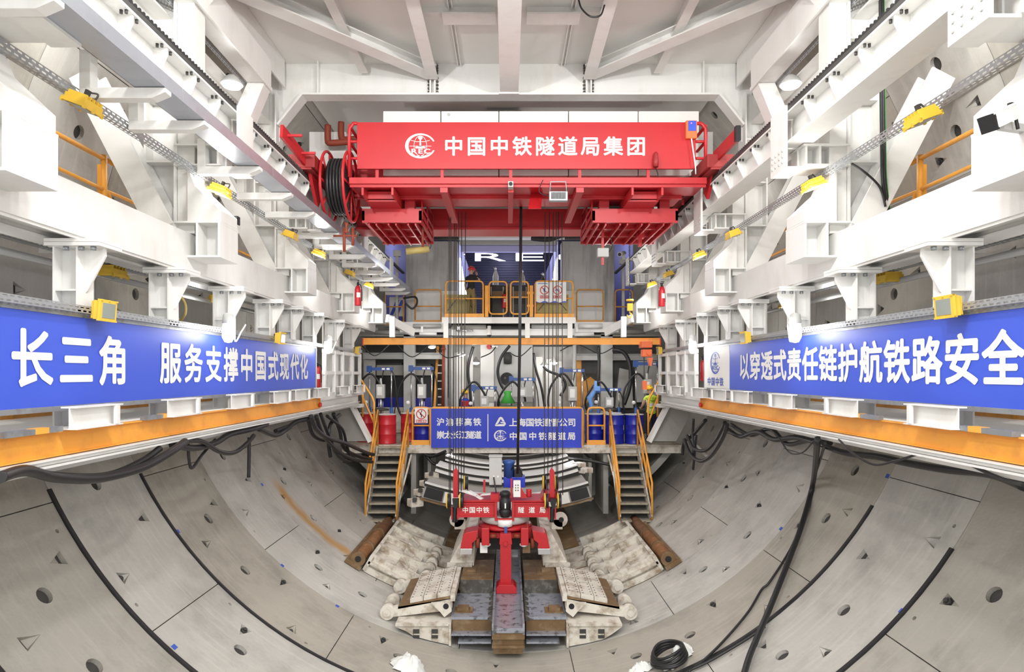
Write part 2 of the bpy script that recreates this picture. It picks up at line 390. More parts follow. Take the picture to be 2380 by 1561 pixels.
BOLT = mesh(MB().cyl((0, 0, 0), (0, 0, .05), .05, n=10).cyl((0, 0, .05), (0, 0, .075), .03, n=6), 'bolt', 'dark')
def hull_wedge(ph, d, sgn, L_=.27, Wd=.24, dep=.12):
    # a bolt pocket: a wedge that is deep at its wide end and runs out to a tip
    rr = R0-.06; a = Wd/2/R0
    tip = ring_pt(ph, d+sgn*L_, rr); t1 = ring_pt(ph-a, d, rr); t2 = ring_pt(ph+a, d, rr)
    b1 = ring_pt(ph-a*.8, d+sgn*.01, R0+dep); b2 = ring_pt(ph+a*.8, d+sgn*.01, R0+dep)
    tipd = ring_pt(ph, d+sgn*L_, R0+.004)
    return [t1, t2, tip, b1, b2, tipd], [(0, 1, 2), (3, 5, 4), (0, 3, 4, 1), (1, 4, 5, 2), (2, 5, 3, 0)]
def build_ring(i, d0, d1, cut):
    mb = MB(); n = 120; g = .006
    vs = []
    for k in range(n):
        ph = 2*math.pi*k/n
        vs += [ring_pt(ph, d0+g, R0), ring_pt(ph, d1-g, R0), ring_pt(ph, d1-g, R0+.35), ring_pt(ph, d0+g, R0+.35)]
    fs = [(4*k+j, 4*k+(j+1) % 4, 4*((k+1) % n)+(j+1) % 4, 4*((k+1) % n)+j) for k in range(n) for j in range(4)]
    mb.add(vs, fs)
    me = mesh(mb, 'tunnel_lining_ring', 'white')
    bm = bmesh.new(); bm.from_mesh(me); bmesh.ops.recalc_face_normals(bm, faces=bm.faces); bm.to_mesh(me); bm.free()
    bolts = []
    if cut:
        cb = MB(); rnd = random.Random(i*13+5); off = (i % 2)*18+9
        for k in range(10):                              # joints between the segments of the ring
            ph = math.radians(off+36*k)
            q = lambda a, d, r: ring_pt(ph+a, d, r)
            a = .0045/6.65*1.6
            cb.hexa([q(-a, d0-.1, R0-.05), q(a, d0-.1, R0-.05), q(a, d1+.1, R0-.05), q(-a, d1+.1, R0-.05), q(-a, d0-.1, R0+.06), q(a, d0-.1, R0+.06), q(a, d1+.1, R0+.06), q(-a, d1+.1, R0+.06)])
            for e, dd in ((-6.5, .42), (-12, 1.5), (-18, .95), (9.0, 1.05), (6.5, 1.55), (11.5, .5)):
                p2 = ph+math.radians(e+rnd.uniform(-.8, .8)); d = d0+dd+rnd.uniform(-.08, .08)
                if e in (-18, 9.0):                                # round grout socket
                    t = MB(); c = ring_pt(p2, d, R0-.06); o = ring_pt(p2, d, R0+.13); t.cyl(c, o, .105, n=16); cb.add(t.v, t.f)
                else:
                    sg = 1 if dd < 1 else -1
                    hv, hf = hull_wedge(p2, d-sg*.1, sg, rnd.uniform(.22, .3), rnd.uniform(.17, .24), rnd.uniform(.07, .12)); cb.add(hv, hf)
                    if rnd.random() < .55: bolts.append((p2, d-sg*.06))
            for e, dd in ((-3.5, .2), (3.2, 1.8)):
                p2 = ph+math.radians(e); d = d0+dd; t = MB(); t.cyl(ring_pt(p2, d, R0-.05), ring_pt(p2, d, R0+.08), .03, n=8); cb.add(t.v, t.f)
        cme = mesh(cb, 'cut', 'white')
        bm = bmesh.new(); bm.from_mesh(cme); bmesh.ops.recalc_face_normals(bm, faces=bm.faces); bm.to_mesh(cme); bm.free()
        co = bpy.data.objects.new('cut', cme); ro = bpy.data.objects.new('cut_ring', me); COL.objects.link(co); COL.objects.link(ro)
        md = ro.modifiers.new('b', 'BOOLEAN'); md.object = co; md.operation = 'DIFFERENCE'; md.solver = 'EXACT'; md.use_self = False
        dg = bpy.context.evaluated_depsgraph_get(); dg.update()
        me2 = bpy.data.meshes.new_from_object(ro.evaluated_get(dg)); me2.name = 'tunnel_lining_ring'
        bpy.data.objects.remove(co); bpy.data.objects.remove(ro); me = me2
    assert len(me.polygons) > 400
    me.materials.clear()
    me.materials.append(ring_material('concrete_ring', tuple(c*1.1 for c in TONE.get(d0, (.40, .385, .35))), (15.0, -5.4, -3.4) if d0 == 14.4 else None))
    me.transform(Matrix.Translation((0, 0, 0)))
    o = bpy.data.objects.new('tunnel_lining_ring', me); COL.objects.link(o); o.location = (0, 0, CZ); OFF[o.name] = Vector((0, 0, 0))
    tag(o, 'grey precast concrete lining ring with bolt pockets, '+nth(max(0, i-5)) if i >= 5 else 'grey concrete lining ring beside and behind the camera', 'tunnel lining', 'concrete lining rings', 'structure')
    for p2, d in bolts:
        c = ring_pt(p2, d, R0+.07)
        vis = c.y > 4 and abs(c.x/c.y) < .85 and -.5 < c.z/c.y < .6
        if not vis: continue
        b = bpy.data.objects.new('bolt', BOLT); COL.objects.link(b); b.parent = o
        inw = (Vector((AX, c.y, AZ))-c).normalized(); b.location = c; b.rotation_euler = inw.to_track_quat('Z', 'Y').to_euler()
for i, (d0, d1) in enumerate(zip(RINGS, RINGS[1:])): build_ring(i, d0, d1, 4 <= d0 <= 19)
# dark backing behind the joints, and the bulkhead that closes the far end
mb = MB(); mb.ringband(0, 2*math.pi, -6, 24.4, R0+.06, R0+.3, 96); solo('tunnel_joint_backing', mb, 'dark', 'dark mortar behind the joints between the lining rings', 'tunnel lining', kind='structure')
# black rubber seal strips standing out of the ring joints
def seal(d, a0, a1, lab, r=.030):
    mb = MB(); n = 40; vs = []
    for i in range(n+1):
        ph = math.radians(a0+(a1-a0)*i/n)
        vs += [ring_pt(ph, d-r, R0-.03), ring_pt(ph, d+r, R0-.03), ring_pt(ph, d+r, R0+.02), ring_pt(ph, d-r, R0+.02)]
    mb.add(vs, [(4*i+k, 4*i+(k+1) % 4, 4*i+4+(k+1) % 4, 4*i+4+k) for i in range(n) for k in range(4)]+[(0, 1, 2, 3), (4*n+3, 4*n+2, 4*n+1, 4*n)])
    solo('rubber_seal_strip', mb, 'rubber', lab, 'seal strip', 'rubber seals in the lining joints')
seal(6.4, -62, -5, 'black rubber seal strip along the joint in the bottom corner on the left')
seal(8.4, -64.5, -14, 'black rubber seal strip on the left lining, second joint from the camera')
seal(10.4, -63.5, -9, 'black rubber seal strip on the left lining, thinner and farther along', .022)
seal(8.4, 15, 57, 'black rubber seal strip on the right lining, nearest joint')
seal(10.4, 8, 58.5, 'black rubber seal strip on the right lining under the hanging black pipe')
# thin service wires along the upper lining
for s in (-1, 1):
    for k, ph in enumerate((112, 103)):
        mb = MB(); p = math.radians(ph)
        mb.tube([ring_pt(-p if s < 0 else p, 3+.9*j, R0-.03-.02*(j % 2)) for j in range(20)], .012, 6)
        solo('service_wire', mb, 'grey', 'thin grey service wire along the %s lining, %s of two' % (SIDE[s], ('upper', 'lower')[k]), 'wire', 'service wires')
# small blue tags stuck on the lining beside the joints
for k, (x, y) in enumerate(((413, 1235), (405, 1503), (609, 1126), (656, 1314), (2063, 1106), (1815, 1228), (2096, 1420), (784, 1408))):
    c = surf(x, y); ph = math.atan2(c.x-AX, AZ-c.z); a = .035/R0; d = c.y
    mb = MB(); q = lambda aa, dd, r: ring_pt(ph+aa, d+dd, r)
    mb.hexa([q(-a, -.04, R0-.006), q(a, -.04, R0-.006), q(a, .04, R0-.006), q(-a, .04, R0-.006), q(-a, -.04, R0+.01), q(a, -.04, R0+.01), q(a, .04, R0+.01), q(-a, .04, R0+.01)])
    solo('segment_tag', mb, 'letter_blue', 'small blue tag on the lining, %s' % ('beside the second left seal', 'beside the first left seal near the bottom', 'on the pale left ring under the hoses', 'on the brown left ring', 'high on the right ring by the joint', 'on the brown right ring', 'between the two right seals', 'low on the left by the steel arm')[k], 'tag', 'lining tags')
# ================================================================ steel gantry on both sides
COLD = [1.6, 5.4, 9.2, 13.1, 17.0, 20.8]                 # column lines along the tunnel
POSTD = [3.2, 5.0, 6.85, 8.65, 10.5, 12.3, 13.5, 15.0, 16.9, 18.7]
def U(s, u): return sx(s, u)
def perforated(mb, a, ex, ey, L_, W_, pitch, hl, hw, rows, m=0, th=.004):
    # a plate from a along ex (length L_) and ey (width W_) with rows of slots right through it
    a, ex, ey = Vector(a), Vector(ex), Vector(ey); n = int(L_/pitch); rw = W_/rows; nn = ex.cross(ey).normalized()*th
    def qd(x0, x1, y0, y1): 
        p = [a+ex*x0+ey*y0, a+ex*x1+ey*y0, a+ex*x1+ey*y1, a+ex*x0+ey*y1]; mb.add(p, [(0, 1, 2, 3)], m)
    for r in range(rows):
        y0 = r*rw; ya, yb = y0+(rw-hw)/2, y0+(rw+hw)/2
        qd(0, n*pitch, y0, ya); qd(0, n*pitch, yb, y0+rw)
        o = (r % 2)*pitch/2
        if o: qd(0, o+(pitch-hl)/2, ya, yb)
        for k in range(n):
            x = k*pitch+o
            if x+pitch > n*pitch+1e-6: qd(x-(pitch-hl)/2, n*pitch, ya, yb); break
            x0 = x-(pitch-hl)/2 if k else x
            qd(x0 if k else (x if not o else x+(pitch-hl)/2-.001), x+(pitch-hl)/2, ya, yb)
        else: qd(n*pitch-(pitch-hl)/2, n*pitch, ya, yb)
for s in (-1, 1):
    sd = SIDE[s]
    # --- walkway girder and deck
    t = thing('walkway_girder', 'long white box girder carrying the upper walkway on the %s side' % sd, 'steel girder', (U(s, 4.55), 1, 1.40), 'walkway girders', kind='structure')
    mb = MB(); mb.box(U(s, 4.35), U(s, 4.38), 1, 21.6, 1.40, 1.92); mb.box(U(s, 4.72), U(s, 4.75), 1, 21.6, 1.40, 1.92)
    mb.box(U(s, 4.38), U(s, 4.72), 1, 21.6, 1.44, 1.47); mb.box(U(s, 4.38), U(s, 4.72), 1, 21.6, 1.89, 1.92)
    part(t, 'girder_body', mb, 'white')
    mb = MB(); mb.box(U(s, 4.37), U(s, 4.40), 1, 21.6, 1.37, 1.40); mb.box(U(s, 4.70), U(s, 4.95), 1, 21.6, 1.37, 1.40)
    part(t, 'bottom_flange', mb, 'white')
    mb = MB(); mb.box(U(s, 4.76), U(s, 6.25), 1, 22.5, 1.80, 1.87)
    for k in range(12): mb.box(U(s, 4.76), U(s, 6.3), 1.5+1.83*k, 1.6+1.83*k, 1.62, 1.80)
    mb.box(U(s, 5.5), U(s, 5.58), 1, 22.5, 1.66, 1.80)
    solo('walkway_floor', mb, 'deck', 'pale steel plate floor of the upper walkway on the %s side' % sd, 'walkway floor', 'upper walkway floors', 'structure')
    # --- columns with their brackets
    for i, d in enumerate(COLD):
        lab = 'on the %s side, %s' % (sd, nth(max(0, i-1)) if i else 'beside the camera')
        t = thing('gantry_column', 'tall white H-section gantry column '+lab, 'steel column', (U(s, 4.63), d, 1.92), 'gantry columns', kind='structure')
        top = 5.55
        mb = MB(); mb.box(U(s, 4.58), U(s, 4.96), d-.01, d+.01, 1.93, top)
        mb.box(U(s, 4.552), U(s, 4.58), d-.2, d+.2, 1.93, top); mb.box(U(s, 4.96), U(s, 4.99), d-.2, d+.2, 1.93, top)
        for z in (2.9, 3.75, 4.6): mb.box(U(s, 4.58), U(s, 4.96), d-.19, d+.19, z, z+.025)
        part(t, 'web_and_flanges', mb, 'white')
        mb = MB(); mb.box(U(s, 4.31), U(s, 4.548), d-.16, d+.16, 1.93, top if d < 12 else 3.9); part(t, 'box_post', mb, 'white', .008)
        # lower bracket: box with two open cells and a sloping gusset up to the column
        mb = MB(); u0, u1, z0, z1 = 3.90, 4.56, 1.58, 2.07
        mb.box(U(s, u0+.01), U(s, u1-.01), d-.02, d+.02, z0+.02, z1-.02)
        mb.box(U(s, u0), U(s, u1), d-.3, d+.3, z0, z0+.025); mb.box(U(s, u0), U(s, u1), d-.3, d+.3, z1-.025, z1)
        for u in (u0+.002, u0+.30, u1-.032): mb.box(U(s, u), U(s, u+.03), d-.297, d+.297, z0+.025, z1-.025)
        part(t, 'lower_bracket', mb, 'white')
        mb = MB(); mb.prism([(U(s, u0), z1), (U(s, u1-.2), z1), (U(s, u1-.2), 2.80), (U(s, u0+.35), 2.55), (U(s, u0), 2.22)], 'y', d-.27, d+.27); part(t, 'gusset', mb, 'white', .006)
        # upper bracket under the crane rail, with its bolted end plate
        mb = MB(); u0, u1, z0, z1 = 3.92, 4.56, 2.84, 3.14
        mb.box(U(s, u0+.01), U(s, u1-.01), d-.02, d+.02, z0+.02, z1-.02)
        mb.box(U(s, u0), U(s, u1), d-.24, d+.24, z0, z0+.025); mb.box(U(s, u0), U(s, u1), d-.24, d+.24, z1-.025, z1)
        for u in (u0+.03, u0+.22, u1-.033): mb.box(U(s, u), U(s, u+.03), d-.22, d+.22, z0+.025, z1-.025)
        part(t, 'upper_bracket', mb, 'white')
        mb = MB(); u = 3.60 if s > 0 else 3.71
        mb.box(U(s, 3.66), U(s, 3.70), d-.24, d+.24, 2.80, 3.66)
        mb.box(U(s, 3.70), U(s, 3.92), d-.24, d+.24, 2.80, 2.83)
        for zz in (2.90, 2.98, 3.06):
            for yy in (-.17, -.06, .06, .17): mb.cyl((U(s, 3.66), d+yy, zz), (U(s, 3.645), d+yy, zz), .016, n=6, m=1)
        part(t, 'end_plate', mb, ['white', 'grey'])
    # --- crane rail beams between the columns
    for i, (a, b) in enumerate(zip(COLD, COLD[1:])):
        t = thing('crane_rail_beam', 'white I-beam under the crane rail on the %s side, %s span' % (sd, ORD[i]+(' and' if False else '')), 'crane beam', (U(s, 3.88), (a+b)/2, 3.15), 'crane rail beams', kind='structure')
        a2, b2 = a+.03, b-.03
        mb = MB(); mb.box(U(s, 3.70), U(s, 4.05), a2, b2, 3.15, 3.175); mb.box(U(s, 3.70), U(s, 4.05), a2, b2, 3.555, 3.58); mb.box(U(s, 3.865), U(s, 3.885), a2, b2, 3.175, 3.555)
        part(t, 'beam', mb, 'white')
        n = int((b-a-.6)/.66)
        for k in range(n+1):
            y = a+.45+k*.66
            mb = MB(); mb.prism([(U(s, 3.715), 3.555), (U(s, 3.865), 3.555), (U(s, 3.865), 3.22), (U(s, 3.835), 3.22), (U(s, 3.715), 3.47)], 'y', y-.012, y+.012)
            part(t, 'stiffener', mb, 'white')
        mb = MB()
        for k in range(n+1):
            y = a+.45+k*.66
            for dy, u in ((-.09, 3.73), (-.09, 3.78), (.09, 3.73), (.09, 3.78)): mb.cyl((U(s, u), y+dy, 3.555), (U(s, u), y+dy, 3.52), .017, n=6)
        part(t, 'bolt', mb, 'dark')
    # --- toothed rail
    t = thing('crane_rail', 'dark toothed crane rail along the %s side' % sd, 'crane rail', (U(s, 3.75), 1, 3.58), 'crane rails')
    mb = MB(); mb.box(U(s, 3.705), U(s, 3.79), 1, 23.6, 3.582, 3.64); part(t, 'rail_bar', mb, 'dark')
    mb = MB(); y = 3.0
    while y < 17: mb.prism([(y, 3.64), (y+.052, 3.64), (y+.038, 3.685), (y+.014, 3.685)], 'x', U(s, 3.705), U(s, 3.755)); y += .075
    part(t, 'rack_teeth', mb, 'black')
    # --- perforated cable trays
    for key, u, z, hh, d0, d1, lab in (('upper', 4.25, 2.735, .085, 3.0, 21.5, 'upper'), ('banner', 4.30, .615, .075, 4.0, 19.4, 'lower')):
        mb = MB(); e = Vector((0, 1, 0))
        perforated(mb, (U(s, u), d0, z), (0, 1, 0), (0, 0, 1), d1-d0, hh, .085, .05, .016, 2)
        perforated(mb, (U(s, u), d0, z), (0, 1, 0), (1 if s > 0 else -1, 0, 0), d1-d0, .09, .085, .05, .018, 2)
        if key == 'banner': mb.box(U(s, u+.1), U(s, u+.104), d0, d1, z, z+hh)
        o = solo('cable_tray', mb, 'galv', 'long perforated grey cable tray on the %s side, %s' % (sd, 'above the blue banner' if key == 'banner' else 'under the crane rail'), 'cable tray', 'cable trays')
    # --- yellow railing on the upper walkway, one panel between posts
    R = [3.35, 5.3, 7.25, 9.2, 11.15, 13.1, 15.05, 17.0, 18.95, 20.9]
    for i, (a, b) in enumerate(zip(R, R[1:])):
        u = 5.62
        t = thing('walkway_railing', 'orange-yellow tube railing on the %s upper walkway, %s panel' % (sd, ORD[i]), 'railing', (U(s, u), (a+b)/2, 1.87), 'upper walkway railings')
        mb = MB(); mb.cyl((U(s, u), b-.06, 1.87), (U(s, u), b-.06, 3.04), .042, n=10); mb.box(U(s, u+.02), U(s, u+.07), b-.1, b-.02, 1.87, 2.9); part(t, 'post', mb, 'orange')
        mb = MB(); mb.tube([(U(s, u), a-.02, 2.99), (U(s, u), b-.06, 2.99)], .032, 10); part(t, 'handrail', mb, 'orange')
        mb = MB(); mb.tube(curve([(U(s, u), a+.08, 1.9), (U(s, u), a+.08, 2.46), (U(s, u), a+.13, 2.56), (U(s, u), b-.06, 2.56)], 5), .026, 8); part(t, 'mid_rail', mb, 'orange')
        mb = MB(); mb.box(U(s, u), U(s, u+.01), a, b-.06, 1.88, 2.03); part(t, 'toe_board', mb, 'orange')
    # --- diagonal struts from the column feet out to the lining
    for i, (d, p, q, w_) in enumerate(((9.0, (4.66, 1.95), (5.75, 4.05), .34), (13.0, (4.66, 1.95), (5.75, 4.05), .3), (16.9, (4.66, 1.95), (5.75, 4.05), .3), (5.2, (4.66, 1.95), (5.75, 4.05), .34))):
        mb = MB()
        if s > 0 and d < 6: p, q, w_ = (4.65, 4.3), (6.1, 2.7), .36; d = 6.6
        mb.ibeam((U(s, p[0]), d, p[1]), (U(s, q[0]), d, q[1]), .34, w_, .03, .03, (0, 1, 0))
        solo('diagonal_strut', mb, 'white', 'white diagonal strut between column and lining on the %s side, %s' % (sd, ('second from the camera', 'third from the camera', 'fourth from the camera', 'nearest')[i]), 'strut', 'diagonal struts', 'structure')
    # --- lower posts between the two walkways
    for i, d in enumerate(POSTD):
        t = thing('support_post', 'short white post with bolted cap on the %s side, %s' % (sd, nth(max(0, i-2)) if i > 1 else ('beside the camera', 'just outside the frame')[i]), 'steel post', (U(s, 4.53), d, -.55), 'posts under the walkway girder')
        mb = MB(); mb.box(U(s, 4.40), U(s, 4.42), d-.13, d+.13, -.55, 1.30); mb.box(U(s, 4.64), U(s, 4.66), d-.13, d+.13, -.55, 1.30); mb.box(U(s, 4.42), U(s, 4.64), d-.012, d+.012, -.55, 1.30)
        mb.box(U(s, 4.42), U(s, 4.64), d-.12, d+.12, .85, .87)
        part(t, 'web_and_flanges', mb, 'white')
        mb = MB(); mb.box(U(s, 4.14), U(s, 4.70), d-.2, d+.2, 1.30, 1.335); mb.box(U(s, 4.14), U(s, 4.70), d-.2, d+.2, 1.338, 1.372)
        part(t, 'cap_plate', mb, 'white')
        mb = MB(); mb.prism([(U(s, 4.40), 1.30), (U(s, 4.19), 1.30), (U(s, 4.19), 1.22), (U(s, 4.38), .86), (U(s, 4.40), .84)], 'y', d-.012, d+.012); part(t, 'gusset', mb, 'white')
        for u in (4.24, 4.36, 4.52):
            mb = MB(); mb.cyl((U(s, u), d-.13, 1.30), (U(s, u), d-.13, 1.262), .03, n=6); part(t, 'bolt', mb, 'steel')
        # short beam stub under the post
        mb = MB(); mb.ibeam((U(s, 4.16), d-.62, -.425), (U(s, 4.16), d+.12, -.425), .16, .22, .014, .012)
        mb.box(U(s, 4.06), U(s, 4.10), d-.02, d+.03, -.52, -.33)
        solo('stub_beam', mb, 'white', 'short white beam stub on the orange beam, %s side, %s' % (sd, nth(max(0, i-2)) if i > 1 else ('beside the camera', 'just outside the frame')[i]), 'steel stub', 'stub beams')
    # --- lower deck, orange hoist beam and its ledge
    mb = MB(); mb.box(U(s, 4.30), U(s, 6.35), 1, 19.6, -.62, -.54); mb.box(U(s, 4.42), U(s, 4.50), 1, 19.4, -.95, -.62); mb.box(U(s, 5.6), U(s, 5.7), 1, 19.4, -.9, -.62)
    solo('lower_walkway_floor', mb, 'deck', 'pale steel floor of the lower walkway on the %s side' % sd, 'walkway floor', 'lower walkway floors', 'structure')
    t = thing('hoist_beam', 'long orange-yellow hoist beam below the blue banner on the %s side' % sd, 'hoist beam', (U(s, 4.3), 4, -.82), 'orange hoist beams')
    mb = MB(); mb.box(U(s, 4.27), U(s, 4.29), 3.5, 14.85, -.765, -.555); mb.box(U(s, 4.23), U(s, 4.37), 3.5, 14.85, -.555, -.54); mb.box(U(s, 4.23), U(s, 4.37), 3.5, 14.85, -.775, -.762)
    part(t, 'beam', mb, 'orange')
    mb = MB(); mb.box(U(s, 4.18), U(s, 4.36), 3.5, 18.6, -.80, -.785); mb.box(U(s, 4.22), U(s, 4.23), 3.5, 18.6, -.84, -.80); mb.box(U(s, 4.19), U(s, 4.40), 3.5, 18.6, -.865, -.845)
    part(t, 'ledge', mb, 'white')
    mb = MB(); mb.box(U(s, 4.24), U(s, 4.36), 14.85, 14.87, -.78, -.54); mb.cyl((U(s, 4.24), 14.8, -.70), (U(s, 4.2), 14.8, -.70), .05, n=12, m=1); part(t, 'end_stop', mb, ['orange', 'sign_red'])
    for i, d in enumerate((5.8, 7.95, 12.2) if s < 0 else (5.95, 8.0, 13.3)):
        t2 = thing('steel_bar', 'flat grey steel bar with an orange patch lying on the %s hoist beam, %s' % (sd, ORD[i]), 'steel bar', (U(s, 4.22), d, -.54), 'bars lying on the hoist beams')
        mb = MB(); mb.box(U(s, 4.17), U(s, 4.25), d-.36, d+.36, -.54, -.49); part(t2, 'bar', mb, 'steel')
        mb = MB(); mb.box(U(s, 4.168), U(s, 4.252), d+.0, d+.17, -.54, -.487); part(t2, 'painted_patch', mb, 'orange')
    # --- railing of the outer edge, seen below the banner
    mb = MB(); mb.tube([(U(s, 5.9), 3, -.12), (U(s, 5.9), 14, -.12)], .03, 8); mb.box(U(s, 5.9), U(s, 5.92), 3, 14, -.54, -.40)
    for k in range(6): mb.cyl((U(s, 5.9), 4+1.9*k, -.54), (U(s, 5.9), 4+1.9*k, -.12), .028, n=8)
    solo('low_railing', mb, 'orange_old', 'worn orange railing behind the %s banner on the lower walkway' % sd, 'railing')
    # --- portal: post top, haunch, and top side beam
    t = thing('top_side_beam', 'white box beam along the top corner of the gantry on the %s side' % sd, 'steel girder', (U(s, 4.35), 3, 5.2), 'top side beams', kind='structure')
    mb = MB(); mb.box(U(s, 4.25), U(s, 4.56), 1, 11.8, 5.10, 5.62); part(t, 'beam', mb, 'white'); part(t, 'upper_plate', MB().box(U(s, 4.38), U(s, 4.41), 1, 12.9, 5.62, 6.165), 'white')
    mb = MB(); mb.box(U(s, 4.23), U(s, 4.26), 1, 11.8, 5.07, 5.13); part(t, 'lower_lip', mb, 'white')
    mb = MB(); perforated(mb, (U(s, 4.60), 4, 5.02), (0, 1, 0), (0, 0, 1), 8.0, .09, .085, .05, .018, 2); solo('cable_tray', mb, 'galv', 'perforated grey cable tray under the top beam on the %s side' % sd, 'cable tray', 'cable trays')
    mb = MB(); mb.box(U(s, 4.95), U(s, 5.03), 1, 13, 4.86, 4.98); mb.box(U(s, 4.70), U(s, 4.95), 1, 13, 4.95, 4.98)
    solo('ceiling_runner', mb, 'white', 'narrow white runner beside the lining above the %s upper walkway' % sd, 'steel runner', 'ceiling runners', 'structure')
# --- portal frames (the cross beams that carry the ceiling)
for i, d in enumerate((5.4, 9.2, 13.1)):
    t = thing('portal_beam', 'white welded cross beam with sloped corners under the ceiling, %s' % ('beside the camera', 'just above the frame', 'over the red crane')[i], 'cross beam', (.06, d, 5.5), 'portal cross beams', kind='structure')
    zb, zt = 5.52, 6.17
    mb = MB(); mb.box(-4.06, 4.18, d-.012, d+.012, zb, zt); mb.box(-4.05, 4.17, d-.16, d+.16, zb-.02, zb+.019)
    part(t, 'web', mb, 'white')
    for x in (-3.75, -1.53, -1.44, 1.56, 1.65, 3.87): part(t, 'stiffener', MB().box(x-.015, x+.015, d-.14, d+.14, zb, zt), 'white')
    part(t, 'cover_plate', MB().box(-.17, .22, d-.22, d+.10, zb-.03, zt), 'white')
    mb = MB()
    for x in (-1.57, -1.40, 1.52, 1.69):
        for k in range(5): mb.cyl((x, d-.012, zb+.08+k*.07), (x, d-.05, zb+.08+k*.07), .026, n=6)
        if abs(x) < 1.53:
            for k in range(4): mb.cyl((x, d-.012, zb+.46+k*.05), (x, d-.05, zb+.46+k*.05), .02, n=6)
    part(t, 'bolt', mb, 'dark_steel')
    for s in (-1, 1):
        mb = MB(); mb.prism([(U(s, 4.75), 4.62), (U(s, 4.54), 4.62), (U(s, 4.54), 4.92), (U(s, 4.06), zb+.03), (U(s, 4.06), zt), (U(s, 4.5), zt), (U(s, 4.75), 6.0)], 'y', d-.016, d+.016)
        mb.hexa([(U(s, 4.53), d-.158, 4.90), (U(s, 4.53), d+.158, 4.90), (U(s, 4.05), d+.158, zb-.021), (U(s, 4.05), d-.158, zb-.021), (U(s, 4.56), d-.158, 4.93), (U(s, 4.56), d+.158, 4.93), (U(s, 4.075), d+.158, zb+.018), (U(s, 4.075), d-.158, zb+.018)])
        part(t, 'haunch', mb, 'white')
        if i < 3:
            mb = MB(); mb.hexa([(U(s, 4.26), d-1.6, 5.095), (U(s, 4.56), d-1.6, 5.095), (U(s, 4.56), d-1.3, 5.095), (U(s, 4.26), d-1.3, 5.095), (U(s, 4.54), d-1.6, 4.42), (U(s, 4.86), d-1.6, 4.42), (U(s, 4.86), d-1.3, 4.42), (U(s, 4.54), d-1.3, 4.42)])
            part(t, 'corner_brace', mb, 'white')
# --- ceiling deck and its longitudinal beams
mb = MB(); mb.box(-4.42, 4.54, 1, 20.8, 6.17, 6.25)
for x in (-1.0, -.94, 1.06, 1.12): mb.box(x, x+.02, 9.3, 13.1, 6.11, 6.17)
solo('ceiling', mb, 'deck', 'white steel plate ceiling of the gantry', 'ceiling', kind='structure')
for k, x in enumerate((-2.83, -1.48, .03, 1.60, 2.95)):
    mb = MB(); zb = 5.9 if k in (0, 4) else (5.52 if k == 2 else 5.78)
    wd = .16 if k in (0, 4) else (.36 if k == 2 else .22)
    d1 = 12.9 if k != 2 else 13.0
    mb.box(x-wd/2, x+wd/2, 5.6, d1, zb, zb+.025); mb.box(x-.012, x+.012, 5.6, d1, zb+.02, 6.17)
    solo('ceiling_beam', mb, 'white', 'white T-beam under the ceiling, %s' % ('outermost on the left', 'left of the centre one', 'wide centre one', 'right of the centre one', 'outermost on the right')[k], 'ceiling beam', 'ceiling beams', 'structure')
for s in (-1, 1):
    for k, (p, q) in enumerate((((1.52, 12.85), (4.25, 9.95)), ((2.9, 13.0), (4.0, 9.4)))):
        if k == 1: continue
        mb = MB(); mb.ibeam((U(s, p[0]-.03), p[1], 5.90), (U(s, q[0]), q[1], 5.90), .30, .2, .02, .015)
        solo('ceiling_brace', mb, 'white', 'white diagonal brace under the ceiling on the %s side' % SIDE[s], 'brace', 'ceiling braces', 'structure')
    mb = MB(); mb.box(U(s, .2), U(s, 1.45), 11.05, 11.2, 6.08, 6.17); mb.box(U(s, .2), U(s, 1.1), 10.95, 11.3, 6.0, 6.03)
    solo('ceiling_crosspiece', mb, 'white', 'short white cross piece between ceiling beams on the %s of the centre beam' % SIDE[s], 'crosspiece', 'ceiling crosspieces', 'structure')
    # round lamps under the top corners
    t = thing('corner_lamp', 'round bright lamp under the top corner on the %s side' % SIDE[s], 'lamp', (U(s, 4.62), 11.0, 4.92), 'corner lamps')
    part(t, 'housing', MB().lathe([(.05, .16), (.10, .12), (.17, .03), (.18, 0)], (U(s, 4.62), 11.0, 4.84)), 'grey')
    part(t, 'lens', MB().lathe([(.17, 0), (.14, -.04), (.05, -.06)], (U(s, 4.62), 11.0, 4.84)), 'glow')
    lamp('AREA', (U(s, 4.62), 11.0, 4.76), 45*LP, .28, (U(s, 3.0), 10.4, 2.5))
# --- galvanised busbar trough and its hangers, left side only
t = thing('busbar_trough', 'long grey metal trough hanging under the left crane rail', 'trough', (-3.5, 4, 2.83))
mb = MB(); mb.box(-3.69, -3.38, 4.2, 23.4, 2.83, 2.838); mb.box(-3.69, -3.685, 4.2, 23.4, 2.83, 2.95); part(t, 'bottom_plate', mb, 'trough')
y = 4.2; k = 0
while y < 23.2:
    y2 = min(y+2.62, 23.4); part(t, 'side_plate', MB().box(-3.385, -3.378, y+.012, y2, 2.826, 2.965), 'trough'); y = y2
for k, d in enumerate([4.95, 6.54, 7.38, 9.0, 10.3, 11.5, 13.2, 14.4, 15.6, 16.8, 18.0, 19.3, 20.5, 21.7, 22.7]):
    t = thing('trough_hanger', 'white L-shaped hanger under the grey trough, %s' % nth(k), 'hanger', (-4.18, d, 2.7), 'trough hangers')
    part(t, 'arm', MB().prism([(-4.23, 2.72), (-3.52, 2.72), (-3.38, 2.78), (-3.38, 2.825), (-4.23, 2.825)], 'y', d-.06, d+.06), 'white', .004)
    part(t, 'upright', MB().box(-4.23, -4.12, d-.06, d+.06, 2.825, 3.2), 'white', .004)
